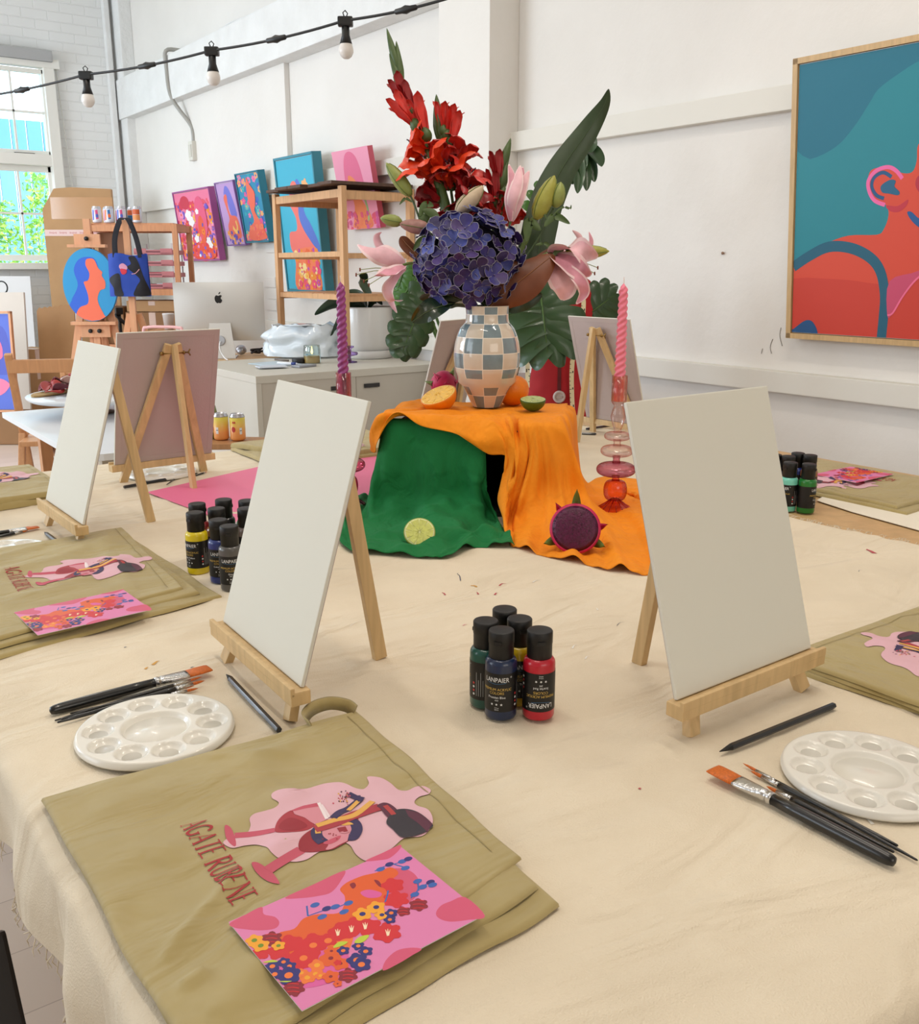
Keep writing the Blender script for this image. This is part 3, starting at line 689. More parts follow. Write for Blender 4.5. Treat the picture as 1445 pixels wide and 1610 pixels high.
fb2 = dup(fb, label='wide flat brush with orange bristles in front of the right palette'); a_, b_ = Zp(1408, 1360, TZ+.01), Zp(1118, 1210, TZ+.01); lay(fb2, a_, b_, .0125); fb2.scale = ((b_-a_).length/.2035*.99,)*3
fines = [ # tail px, tip px, k
 ((90, 1136), (322, 1070), 1.25, 'thickest thin brush lying against the left wide brush', .011),
 ((86, 1133), (318, 1064), 1.0, 'thin brush tucked under the left wide brush', .0075),
 ((96, 1131), (312, 1082), 1.1, 'thin brush lying nearest the left palette', .0075),
 ((110, 1122), (306, 1078), .9, 'thin brush half hidden between the left brushes', .0075),
 ((1443, 1353), (1168, 1200), 1.0, 'thin brush with pointed red tip nearest the right palette', .0075),
 ((1412, 1330), (1180, 1212), 1.2, 'middle thin brush beside the right palette', .0080),
 ((1406, 1340), (1205, 1236), 1.2, 'thin brush lying against the right wide brush', .0080),
 ((-60, 848), (50, 828), 1.1, 'thin brown tipped brush highest at the left edge', .0075),
 ((-60, 856), (44, 834), 1.2, 'thin brown tipped brush lowest at the left edge', .0075),
 ((262, 762), (303, 733), .9, 'thin brush behind the rear facing easel, left one', .0075),
 ((300, 750), (325, 742), .9, 'thin brush behind the rear facing easel, right one', .0075),
]
f0 = None
for (ta, ti, k, lb, z) in fines:
    if f0 is None: f0 = o = fine_brush(lb)
    else: o = dup(f0, label=lb)
    A1, A2 = Zp(*ta, TZ+z), Zp(*ti, TZ+z); L_ = (A2-A1).length; s = L_/.170; o.scale = (s, k, k); lay(o, A1, A2, z)
fw_ = dup(fb, label='wide flat brush with a white ferrule at the left edge'); A1, A2 = Zp(-70, 850, TZ+.01), Zp(52, 830, TZ+.01); lay(fw_, A1, A2, .0105); fw_.scale = (.8, .8, .8)
def pencil(label):
    t = thing('black_pencil', label, 'pencil', group='black drawing pencils'); n = 6; r = .0042; Ln = .175
    b = B(); vs = []; 
    for x, rr in ((0, r*.9), (.0012, r), (Ln-.016, r)):
        for j in range(n): vs.append((x, rr*math.cos(math.pi/3*j), rr*math.sin(math.pi/3*j)))
    b.add(vs, [(i*n+j, (i+1)*n+j, (i+1)*n+(j+1) % n, i*n+(j+1) % n) for i in range(2) for j in range(n)]+[tuple(range(n))]+[tuple(2*n+j for j in range(n-1, -1, -1))], mat(28, 30, 34, .32, coat=.3)); b.build('pencil_body', t)
    b = B(); b.tube([(Ln-.016, 0, 0), (Ln-.005, 0, 0), (Ln, 0, 0)], [r*.97, .0016, .0005], mat(22, 22, 22, .6), 12); b.build('pencil_tip', t)
    return t
pc = None
for (ta, ti, lb) in (((439, 1152), (356, 1064), 'black pencil between the left palette and the tall canvas'), ((1311, 1113), (1131, 1186), 'black pencil in front of the right easel'), ((116, 873), (70, 839), 'black pencil beside the far left palette'), ((195, 768), (312, 746), 'black pencil under the rear facing easel'), ((922, 676), (1005, 664), 'black pencil under the right rear canvas'), ((915, 683), (938, 684), 'short black pencil seen beside the pink candle holder')):
    if pc is None: pc = o = pencil(lb)
    else: o = dup(pc, label=lb)
    A1, A2 = Zp(*ta, TZ+.006), Zp(*ti, TZ+.006); lay(o, A1, A2, .0095); s = (A2-A1).length/.175
    if s > .6: o.scale = (s, 1, 1)
    else: o.scale = (s, 1, 1)
# ------------------------------------------------------------------ aprons
AP = mat(184, 164, 106, .62, bump=.45, scale=700, kind='weave', var=.05, vscale=12, sheen=.3)
crease(AP, 5, 13, 5, .015)
# artwork is drawn in metres on the apron lying flat: x right, y up as seen from the near side
def c7(p): return (340+p[0]/3.803, 1180+p[1]/3.803)
def w7(p): q = c7(p); v = Zp(q[0], q[1], TZ+.02); return (v.x-.170, v.y-.500)
PKL = mat(222, 176, 186, .7); GP = mat(196, 84, 104, .7); DR = mat(150, 34, 48, .6); DR2 = mat(168, 50, 62, .6); GPL = mat(214, 140, 152, .7); BKB = mat(44, 38, 48, .5); MAR = mat(88, 36, 58, .55); NAV = mat(52, 40, 84, .6); YEL = mat(224, 168, 80, .6); RDT = mat(168, 46, 50, .7)
def S7(m, pts, sm=True): return (m, smooth2([w7(p) for p in pts]) if sm else [w7(p) for p in pts])
def T7(m, pts, wd, taper=False): return (m, stroke([w7(p) for p in pts], wd*.00021, taper=taper))
PRINT = [
 S7(PKL, [(45, 560), (95, 582), (170, 565), (240, 562), (300, 590), (330, 625), (380, 650), (460, 665), (540, 655), (600, 620), (680, 580), (750, 555), (800, 570), (830, 610), (870, 640), (910, 648), (1000, 605), (1060, 570), (1125, 522), (1230, 505), (1285, 455), (1294, 400), (1265, 350), (1205, 325), (1185, 300), (1215, 268), (1268, 255), (1282, 225), (1245, 198), (1190, 200), (1140, 220), (1090, 215), (1040, 180), (980, 155), (905, 150), (912, 185), (880, 215), (830, 210), (780, 185), (730, 172), (650, 178), (590, 195), (540, 215), (470, 228), (380, 235), (335, 260), (335, 295), (375, 320), (350, 345), (290, 365), (230, 385), (200, 415), (205, 450), (180, 490), (100, 505), (50, 540)]),
 S7(GP, [(53, 458), (85, 465), (108, 505), (119, 560), (105, 572), (75, 548), (55, 510)]),
 T7(GP, [(110, 508), (230, 495), (350, 480)], 42),
 S7(DR2, [(350, 485), (362, 430), (400, 385), (455, 358), (470, 385), (530, 405), (562, 425), (590, 440), (560, 470), (500, 492), (420, 503), (370, 500)]),
 S7(DR, [(375, 470), (390, 430), (440, 405), (500, 420), (545, 450), (500, 480), (430, 490)]),
 S7(GPL, [(455, 358), (530, 330), (614, 312), (640, 360), (668, 410), (620, 428), (590, 440), (562, 425), (530, 405), (470, 385)], False),
 S7(GP, [(440, 365), (520, 332), (614, 310), (618, 335), (540, 348), (470, 365)], False),
 T7(mat(240, 225, 225), [(612, 312), (640, 370), (662, 408)], 16), T7(mat(235, 215, 218), [(628, 325), (660, 372), (678, 400)], 12),
 S7(GP, [(213, 690), (260, 690), (330, 728), (378, 795), (362, 802), (300, 780), (235, 732)]),
 T7(GP, [(310, 722), (400, 660), (508, 598)], 55),
 S7(DR, [(500, 602), (495, 555), (530, 505), (590, 460), (650, 430), (760, 400), (840, 395), (852, 440), (830, 500), (800, 540), (740, 580), (690, 604), (620, 612), (560, 612)]),
 S7(GPL, [(620, 470), (700, 455), (760, 440), (820, 420), (838, 470), (800, 535), (740, 572), (690, 600), (655, 602), (670, 570), (625, 545), (605, 505)]),
 S7(GP, [(640, 560), (700, 530), (745, 515), (730, 545), (680, 570)]),
 T7(NAV, [(640, 555), (605, 520), (605, 475), (670, 440), (750, 430), (820, 425), (842, 470), (820, 520), (790, 525)], 52),
 T7(YEL, [(610, 500), (615, 465), (690, 425), (760, 440), (800, 440), (825, 480)], 26),
 T7(GPL, [(740, 460), (760, 490), (790, 480)], 30), T7(DR, [(735, 465), (750, 490)], 20), T7(DR, [(760, 460), (775, 490)], 20),
 T7(DR2, [(590, 472), (700, 440), (830, 385), (980, 336)], 62), T7(YEL, [(600, 450), (700, 420), (830, 385), (935, 300)], 34), T7(NAV, [(700, 405), (740, 370), (790, 345), (860, 285)], 40), T7(YEL, [(790, 360), (850, 295)], 24),
 T7(NAV, [(788, 252), (840, 275), (880, 285)], 36), T7(NAV, [(850, 262), (860, 300)], 20),
 S7(MAR, [(960, 332), (1000, 311), (1045, 322), (1085, 362), (1040, 405), (1012, 388), (985, 352)]),
 S7(BKB, [(1078, 352), (1140, 346), (1210, 370), (1292, 440), (1282, 466), (1220, 500), (1115, 523), (1055, 478), (1018, 440), (1030, 400), (1060, 372)]),
 S7(MAR, [(1130, 350), (1205, 368), (1293, 440), (1262, 488), (1210, 440), (1150, 395)], False),
 T7(mat(178, 60, 60), [(1010, 330), (1045, 365), (1062, 385)], 26),
]
random.seed(21)
for i in range(34): PRINT.append((random.choice([DR2, GP, YEL, MAR]), [w7(p) for p in ell(760+random.gauss(0, 24), 272+random.gauss(0, 24), random.uniform(3, 6), n=7)]))
for i in range(7): PRINT.append((DR, [w7(p) for p in ell(690+random.gauss(0, 25), 510+random.gauss(0, 18), 4, n=7)]))
# serif capitals drawn as strokes: unit height 1
def LT(ch):
    T, t = .16, .055
    g = {'A': ([((.08, 0), (.42, 1), t), ((.42, 1), (.80, 0), T), ((.20, .36), (.62, .36), t)], [(0, .22, 0), (.66, .94, 0)], .92),
         'G': (None, [(.55, .88, .42)], .90), 'T': ([((.40, 0), (.40, 1), T), ((.04, .97), (.76, .97), t)], [(.26, .54, 0)], .80),
         'E': ([((.14, 0), (.14, 1), T), ((.14, .97), (.66, .97), t), ((.14, .51), (.52, .51), t), ((.14, .03), (.70, .03), t)], [(0, .2, 0), (0, .2, 1)], .76),
         'R': ([((.14, 0), (.14, 1), T), ((.34, .50), (.78, 0), T)], [(0, .28, 0), (0, .2, 1), (.68, .92, 0)], .86),
         'U': (None, [(0, .28, 1), (.56, .84, 1)], .86), 'B': ([((.14, 0), (.14, 1), T)], [(0, .2, 0), (0, .2, 1)], .78),
         'N': ([((.12, 0), (.12, 1), t), ((.12, 1), (.74, 0), T), ((.74, 0), (.74, 1), t)], [(0, .24, 0), (0, .14, 1), (.62, .86, 1)], .90)}[ch]
    out = [stroke([a, c], w_) for a, c, w_ in (g[0] or [])]
    out += [[(x0, y-.025), (x1, y-.025), (x1, y+.025), (x0, y+.025)] for x0, x1, y in g[1]]
    if ch == 'G': out += [stroke([(.78, .80), (.62, .97), (.40, .98), (.16, .80), (.08, .5), (.16, .2), (.40, .02), (.64, .06), (.74, .18)], .13, k=4), stroke([(.73, 0.05), (.73, .42)], T)]
    if ch == 'U': out += [stroke([(.14, 1), (.14, .35), (.22, .08), (.42, .0), (.62, .08), (.70, .35), (.70, 1)], .11, k=4)]
    if ch == 'R': out += [stroke([(.14, .97), (.50, .96), (.66, .76), (.50, .53), (.14, .50)], .11, k=4)]
    if ch == 'B': out += [stroke([(.14, .97), (.46, .96), (.60, .78), (.46, .55), (.14, .53)], .11, k=4), stroke([(.14, .53), (.52, .51), (.68, .27), (.50, .04), (.14, .03)], .12, k=4)]
    return out, g[2]
ts_, te_ = w7((( 284-340)*3.803, (1300-1180)*3.803)), w7(((366-340)*3.803, (1424-1180)*3.803))
Lx = 0; glyphs = []
for ch in 'AGATE RUBENE':
    if ch == ' ': Lx += .42; continue
    o_, w_ = LT(ch); glyphs.append((Lx, o_)); Lx += w_+.02
LEN = math.hypot(te_[0]-ts_[0], te_[1]-ts_[1]); hx = .0240; sxx = LEN/Lx
dx_, dy_ = (te_[0]-ts_[0])/LEN, (te_[1]-ts_[1])/LEN; nx_, ny_ = -dy_, dx_     # letters' up = +x of the apron
for x0, o_ in glyphs:
    for P_ in o_: PRINT.append((RDT, [(ts_[0]+dx_*(x0+px)*sxx+nx_*py*hx, ts_[1]+dy_*(x0+px)*sxx+ny_*py*hx) for px, py in P_]))
def sheet(b, quad, z0, th, m, seed, wr=1.0, nu=90, nv=90, edge=.006, creases=(), bulge=0.0, fold=None):
    """a soft folded layer of cloth: quad = corner points in order, thickness th, with rolled edges; returns height function"""
    q = [Vector((p[0], p[1], 0)) for p in quad]
    def base(u, v):
        wob = .0035*noise.noise(Vector((u*5, v*5, seed)))
        p = q[0]*(1-u)*(1-v)+q[1]*u*(1-v)+q[2]*u*v+q[3]*(1-u)*v
        e = .0045
        p = p+Vector((e*noise.noise(Vector((v*4, seed, 1 if u < .5 else 5)))*(1 if True else 0), e*noise.noise(Vector((u*4, seed, 2 if v < .5 else 6))), 0))
        return p
    W = (q[1]-q[0]).length; H_ = (q[3]-q[0]).length
    def hz(x, y):
        n = 1.5*wr*(.0028*noise.noise(Vector((x*9, y*16, seed)))+.0016*noise.noise(Vector((x*24, y*30, seed+3)))+.0016*noise.noise(Vector((x*4, y*5, seed+9))))
        for (x0, y0, x1, y1, a, w_) in creases:
            dx, dy = x1-x0, y1-y0; L2 = dx*dx+dy*dy; t = ((x-x0)*dx+(y-y0)*dy)/L2; tt = min(1, max(0, t))
            d = math.hypot(x-x0-dx*tt, y-y0-dy*tt); n += a*math.exp(-(d/w_)**2)*(1 if 0 < t < 1 else .5)
        return n
    def top(x, y, ed): return z0+th+hz(x, y)*min(1, ed/.02)
    def f(u, v):
        p = base(u, v); du = min(u, 1-u)*W; dv = min(v, 1-v)*H_; ed = min(du, dv)
        k = 1-min(1, ed/edge); drop = th*.98*(1-math.sqrt(max(0, 1-k*k)))
        return (p.x, p.y, top(p.x, p.y, ed)-drop)
    def wgt(i, n): # cluster samples near the edges
        t = i/(n-1); return t
    us = sorted(set([0, edge*.15/W, edge*.35/W, edge*.6/W, edge/W]+[i/(nu-1) for i in range(1, nu-1)]+[1, 1-edge*.15/W, 1-edge*.35/W, 1-edge*.6/W, 1-edge/W]))
    vs_ = sorted(set([0, edge*.15/H_, edge*.35/H_, edge*.6/H_, edge/H_]+[i/(nv-1) for i in range(1, nv-1)]+[1, 1-edge*.15/H_, 1-edge*.35/H_, 1-edge*.6/H_, 1-edge/H_]))
    verts = [f(u, v) for u in us for v in vs_]; n = len(vs_)
    b.add(verts, [(i*n+j, (i+1)*n+j, (i+1)*n+j+1, i*n+j+1) for i in range(len(us)-1) for j in range(n-1)], m, True)
    # underside
    e0 = [base(u, v) for u, v in [(0, 0), (1, 0), (1, 1), (0, 1)]]
    ring = [base(u, 0) for u in us]+[base(1, v) for v in vs_[1:]]+[base(u, 1) for u in us[::-1][1:]]+[base(0, v) for v in vs_[::-1][1:-1]]
    b.add([(p.x, p.y, z0) for p in ring], [tuple(range(len(ring)-1, -1, -1))], m)
    return lambda x, y: z0+th+hz(x, y)
def apron(label, loc, rz, seed, creases, strap=True, printed=True, layers=None, size=(.355, .49), shift=(0, 0)):
    t = thing('folded_apron', label, 'apron', loc, rz, group='folded khaki aprons')
    w, h_ = size
    b = B()
    lay_ = layers or [([(.006, .012), (.330, .036), (.356, .444), (.006, .462)], .0055), ([(.002, .018), (.326, .060), (.361, .449), (.002, .466)], .0045), ([(0, .024), (.338, .098), (.366, .452), (0, .470)], .0045)]
    z = 0.0; hf = None
    for i, (q, th) in enumerate(lay_):
        hf = sheet(b, q, z, th, AP, seed+i*7, wr=1.0 if i == len(lay_)-1 else .8, creases=creases if i == len(lay_)-1 else ()); z += th*.96
    # stitched hem line along the right side
    w2 = lay_[-1][0]
    def mp(x, y, k): return (x, y, hf(x, y)+.00095+k*.00009)
    a0, a1 = Vector(w2[1]), Vector(w2[2]); art(b, [(mat(160, 142, 92), stroke([(a0.x-.020, a0.y+.02), (a1.x-.018, a1.y-.01)], .0012))], mp, .02)
    if printed: art(b, [(m_, [(px+shift[0], py+shift[1]) for px, py in ps]) for m_, ps in PRINT], mp, .009)
    b.build('apron_cloth', t)
    if strap:
        b = B(); P_ = spline([(.300, .445, z+.002), (.300, .462, z+.004), (.316, .472, z+.008), (.340, .473, z+.008), (.358, .462, z+.004), (.360, .445, z+.002)], 24)
        vs = []
        for i, p in enumerate(P_):
            tng = (P_[min(i+1, 23)]-P_[max(i-1, 0)]).normalized(); s_ = Vector((0, 0, 1)).cross(tng).normalized(); k = .0115
            for (a, c) in ((-1, -.0012), (1, -.0012), (1, .0012), (-1, .0012)): vs.append(p+s_*a*k*.25+Vector((0, 0, 1))*(a*k*.8+c)*(.7)+s_*c)
        b.add(vs, [(i*4+j, i*4+(j+1) % 4, (i+1)*4+(j+1) % 4, (i+1)*4+j) for i in range(23) for j in range(4)]+[(0, 1, 2, 3), (23*4+3, 23*4+2, 23*4+1, 23*4)], AP, True)
        b.build('neck_strap', t)
    return t, hf
CR1 = [(.02, .16, .10, .22, .005, .006), (.10, .22, .17, .245, .0025, .010), (.03, .08, .20, .17, .004, .016), (.05, .30, .22, .33, .003, .02), (.03, .40, .33, .42, .003, .02), (.02, .12, .04, .125, .006, .005), (.17, .45, .25, .40, .0022, .006)]
a1, hf1 = apron('large folded khaki apron at the front with printed wine glasses', (.170, .500, TZ+.0045), 0, 1, CR1)
# the other aprons
a2, hf2 = apron('folded khaki apron at left between the far left palette and the yellow bottle', (.205, 1.470, TZ+.0045), 0, 11, [(.05, .30, .33, .42, .005, .02), (.02, .15, .2, .2, .004, .02), (.25, .1, .3, .45, .004, .02), (.05, .4, .2, .47, .004, .015)], strap=False,
    layers=[([(.0, -.055), (w_+.02, .012), (w_+.01, .50), (0, .49)], .006) for w_ in (.355,)]+[([(0, -.03), (.345, .035), (.360, .505), (0, .488)], .006), ([(0, -.01), (.325, .058), (.362, .510), (0, .486)], .006)])
b = B(); 
a3, hf3 = apron('thick folded khaki apron at the far left edge behind the leaning canvas', (.215, 2.325, TZ+.0055), R(2), 23, [(.05, .1, .33, .2, .005, .02), (.02, .3, .3, .28, .005, .02)], strap=False, layers=[([(0, 0), (.36, .03), (.36, .41), (0, .41)], .016), ([(0, 0.004), (.35, .03), (.355, .405), (0, .41)], .013)])
a4, hf4 = apron('folded khaki apron at the right edge beyond the right palette', (1.590, .385, TZ+.0045), R(90), 31, [(.1, .4, .3, .35, .004, .03), (.2, .2, .3, .4, .003, .03)], strap=False,
    layers=[([(.0, -.004), (.34, .0), (.352, .492), (.02, .462)], .006), ([(0, 0), (.345, .0), (.356, .486), (.004, .470)], .006), ([(0, 0), (.350, .0), (.362, .482), (0.0, .476)], .006)], shift=(0, .075))
a5, hf5 = apron('folded khaki apron on the bare wood at the far right', (2.425, 1.600, TZ+.001), R(180), 43, [(.1, .1, .3, .3, .004, .03)], strap=False, layers=[([(0, -.03), (.35, -.03), (.36, .50), (0, .47)], .008), ([(0, -.03), (.34, -.01), (.35, .47), (0, .47)], .008)])
a6, hf6 = apron('folded khaki apron at the far side behind the purple candle', (1.130, 2.742, TZ+.0055), R(-90), 57, [(.1, .1, .3, .3, .004, .03)], strap=False, layers=[([(0, 0), (.34, .0), (.36, .47), (0, .47)], .010), ([(0, 0), (.33, .12), (.35, .47), (0, .47)], .014)])
# printed art cards lying on the aprons
HC = homog([(372, 1442), (637, 1325), (758, 1430), (478, 1588)])
def c8(p): return HC((360+p[0]/3.44, 1300+p[1]/3.44))
def cc(x, y, r, n=12): 
    u, v = c8((x, y)); k = r/3.44/265*1.05; return ell(u, v, k, k*1.4, n=n)
def cpet(x, y, r, k=5, rot=0.0): u, v = c8((x, y)); q = r/3.44/265*1.1; return petals(u, v, q, k, .32, rot, 25, 1.4)
CB = mat(224, 128, 178, .45); CD = mat(212, 84, 118, .45); OR = mat(226, 92, 34, .45); RE = mat(212, 38, 48, .45); OR2 = mat(238, 120, 52, .45); YE = mat(242, 164, 40, .45); NV = mat(44, 40, 116, .45); DK = mat(140, 26, 44, .45); BL = mat(58, 98, 176, .45); LG = mat(190, 205, 60, .45); CRM = mat(248, 226, 190, .45); MG = mat(220, 92, 160, .45)
def S8(m, pts): return (m, smooth2([c8(p) for p in pts]))
CARD = [(CB, [(0, 0), (1, 0), (1, 1), (0, 1)]),
 S8(CD, [(45, 497), (130, 450), (222, 405), (232, 445), (290, 460), (312, 492), (285, 525), (200, 535), (120, 528), (70, 520)]),
 S8(CD, [(350, 355), (500, 285), (664, 211), (645, 265), (595, 325), (530, 345), (440, 357)]), S8(CD, [(775, 160), (860, 120), (950, 79), (950, 100), (900, 145), (850, 157)]),
 S8(CD, [(1125, 440), (1150, 400), (1200, 376), (1275, 355), (1372, 455), (1290, 475), (1200, 485), (1145, 470)]), S8(CD, [(848, 756), (862, 700), (920, 645), (990, 628), (1050, 635), (1000, 670), (930, 715)]),
 S8(CD, [(860, 225), (930, 200), (1000, 215), (1042, 265), (1035, 330), (1000, 375), (940, 385), (880, 320)]),
 S8(OR, [(640, 318), (645, 300), (670, 278), (700, 262), (760, 238), (830, 222), (900, 195), (940, 225), (905, 262), (880, 300), (885, 350), (850, 390), (780, 420), (735, 440), (720, 480), (650, 570), (560, 620), (480, 660), (400, 690), (320, 640), (300, 555), (390, 525), (440, 470), (520, 445), (620, 440), (655, 400), (662, 350)]),
 S8(MG, [(745, 325), (790, 313), (850, 330), (840, 352), (790, 358), (755, 345)]), S8(DK, [(690, 285), (712, 275), (722, 292), (705, 308)]), S8(DK, [(815, 262), (840, 268), (855, 300), (835, 292)]),
 S8(OR2, [(520, 600), (640, 520), (700, 560), (640, 700), (560, 740), (470, 700)]),
 S8(MG, [(300, 700), (460, 640), (640, 640), (680, 760), (560, 830), (400, 860), (320, 800)])]
for x, y, r, m, k in ((640, 540, 58, RE, 5), (700, 515, 60, RE, 6), (780, 515, 55, RE, 5), (872, 545, 62, RE, 6), (360, 610, 55, RE, 5), (300, 650, 50, RE, 5), (490, 605, 60, RE, 5), (430, 690, 72, RE, 5), (195, 665, 42, RE, 5), (565, 588, 40, RE, 5), (910, 290, 52, RE, 5), (925, 365, 58, RE, 6), (960, 430, 32, DK, 5), (1038, 395, 42, DK, 6), (265, 582, 44, DK, 6), (365, 862, 46, DK, 7), (662, 785, 40, DK, 6),
    (750, 445, 42, YE, 5), (822, 408, 40, YE, 5), (850, 450, 32, YE, 5), (172, 592, 36, YE, 5), (205, 622, 36, YE, 5), (300, 622, 28, YE, 5), (500, 730, 34, OR2, 5), (445, 800, 34, OR2, 5), (490, 780, 30, OR2, 5), (415, 775, 24, OR2, 5), (515, 790, 22, OR2, 5), (575, 690, 46, OR, 5), (625, 720, 36, OR, 5), (580, 650, 30, OR, 5), (570, 795, 34, OR, 5), (605, 835, 18, OR, 5),
    (898, 440, 28, NV, 5), (890, 476, 26, NV, 5), (642, 648, 26, NV, 5), (722, 620, 26, NV, 5), (760, 650, 30, NV, 5), (712, 700, 42, NV, 5), (735, 725, 40, NV, 5), (260, 738, 32, NV, 5), (322, 713, 26, NV, 5), (352, 738, 28, NV, 5), (345, 790, 48, NV, 5), (270, 785, 32, NV, 5), (610, 715, 16, RE, 5)):
    CARD.append((m, clip(cpet(x, y, r, k), 0, 0, 1, 1)))
    if m in (NV,): CARD.append((OR2, cc(x, y, r*.35)))
    elif m is YE: CARD.append((NV if x > 600 else mat(110, 140, 40), cc(x, y, r*.32)))
    elif m is OR: CARD.append((DK, cc(x, y, r*.22)))
    elif m is OR2: CARD.append((YE, cc(x, y, r*.35)))
    elif m is DK:
        for d in (-.5, 0, .5): CARD.append((RE, stroke([c8((x-r*.7, y+d*r)), c8((x, y+d*r-4)), c8((x+r*.7, y+d*r))], .006)))
for x, y in ((618, 548), (690, 528), (762, 512), (878, 548)):
    for a in (-.6, 0, .6): CARD.append((CRM, stroke([c8((x, y+16)), c8((x+math.sin(a)*22, y-math.cos(a)*22))], .011, taper=True)))
for x, y in ((430, 690), (485, 618), (565, 592)): CARD.append((OR2, cc(x, y, 16)))
for P_ in ([(465, 455), (520, 435), (580, 415), (640, 400), (690, 375)], [(465, 455), (462, 400)], [(820, 215), (870, 190), (930, 175), (1012, 148)], [(920, 180), (970, 195)], [(1000, 360), (1030, 325), (1050, 300), (1118, 268)], [(1040, 320), (1035, 262)], [(868, 380), (880, 345), (885, 318)]):
    CARD.append((BL, stroke([c8(p) for p in P_], .009)))
for x, y, a in ((505, 395, .5), (540, 460, 1.2), (565, 415, .2), (610, 405, .9), (655, 432, 1.5), (680, 385, .3), (850, 205, 1), (895, 180, 0), (960, 165, .4), (990, 152, .2), (975, 200, .8), (1035, 270, 1.2), (1020, 340, .4), (1060, 300, .8), (1100, 275, .2), (1110, 290, 1)):
    u, v = c8((x, y)); CARD.append((BL if a > .25 else NV, ell(u, v, .024, .018*1.4, a)))
for P_ in ([(590, 632), (620, 600), (668, 598), (640, 620)], [(702, 600), (730, 570), (780, 560), (760, 590), (730, 605)], [(210, 718), (260, 702), (290, 712)], [(285, 825), (330, 830), (360, 822)]): CARD.append(S8(LG, P_))
def art_card(label, c, rz, z, tilt=(0, 0)):
    b = B(); W_, H_ = .1725, .1235
    b.box((0, 0, 0), (W_, H_, .0006), mat(240, 236, 232, .5))
    art(b, CARD, lambda u, v, k: ((u-.5)*W_, (v-.5)*H_, .0005+k*.00003))
    o = b.build('art_card', loc=(c[0], c[1], z), label=label, cat='card', group='printed art cards'); o.rotation_euler = (tilt[0], tilt[1], rz); return o
cz0 = Zp(562, 1449, TZ+.022)
def top_at(a, hf, pts): 
    Mi = Matrix.Translation(a.location) @ Matrix.Rotation(a.rotation_euler.z, 4, 'Z'); inv = Mi.inverted(); L9 = sorted((Mi @ Vector((*(inv @ Vector((x, y, 0))).to_2d(), hf(*(inv @ Vector((x, y, 0))).to_2d())))).z for x, y in pts); return L9[-1]
def ring_pts(c, rz, n=5):
    out = []
    for i in range(n):
        for j in range(n):
            x, y = (i/(n-1)-.5)*.18, (j/(n-1)-.5)*.1285; out.append((c[0]+x*math.cos(rz)-y*math.sin(rz), c[1]+x*math.sin(rz)+y*math.cos(rz)))
    return out
k0 = art_card('pink floral art card with an orange face lying on the large front apron', cz0, R(2.0), top_at(a1, hf1, ring_pts(cz0, 0))+.0008)
c2 = Zp(131, 961, TZ+.024); k1 = dup(k0, (c2.x, c2.y, top_at(a2, hf2, ring_pts(c2, 0))-.0012), R(3), 'pink floral art card on the folded apron at left')
c5 = Zp(1342, 745, TZ+.024); k2 = dup(k0, (c5.x, c5.y, top_at(a5, hf5, ring_pts(c5, 0))+.0008), R(180), 'pink floral art card on the far right apron')
# ================================================================== STILL LIFE
ORG = Vector((1.245, 1.694, TZ)); BA = R(44)
BU = Vector((math.sin(BA), -math.cos(BA), 0)); BF = Vector((math.cos(BA), math.sin(BA), 0))
def Lc(u, v, z): return ORG+BU*u+BF*v+Vector((0, 0, z))
def Fp(px, py, v): d = ray(px, py); t = ((ORG-CAMP).dot(BF)+v)/d.dot(BF); return CAMP+d*t
def Tp(px, py, z=.008): return Zp(px, py, TZ+z)
U0, U1, BD, BH = -.172, .205, .290, .197
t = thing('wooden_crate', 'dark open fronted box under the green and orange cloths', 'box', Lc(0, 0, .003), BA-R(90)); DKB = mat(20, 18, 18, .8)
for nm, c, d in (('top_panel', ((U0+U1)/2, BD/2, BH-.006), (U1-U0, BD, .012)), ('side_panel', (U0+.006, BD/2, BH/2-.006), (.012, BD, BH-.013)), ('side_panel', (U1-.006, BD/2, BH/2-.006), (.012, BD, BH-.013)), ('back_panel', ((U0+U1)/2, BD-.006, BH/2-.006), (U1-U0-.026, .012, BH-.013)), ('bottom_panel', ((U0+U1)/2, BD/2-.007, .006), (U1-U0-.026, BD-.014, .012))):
    b = B(); b.box(c, d, DKB); b.build(nm, t)
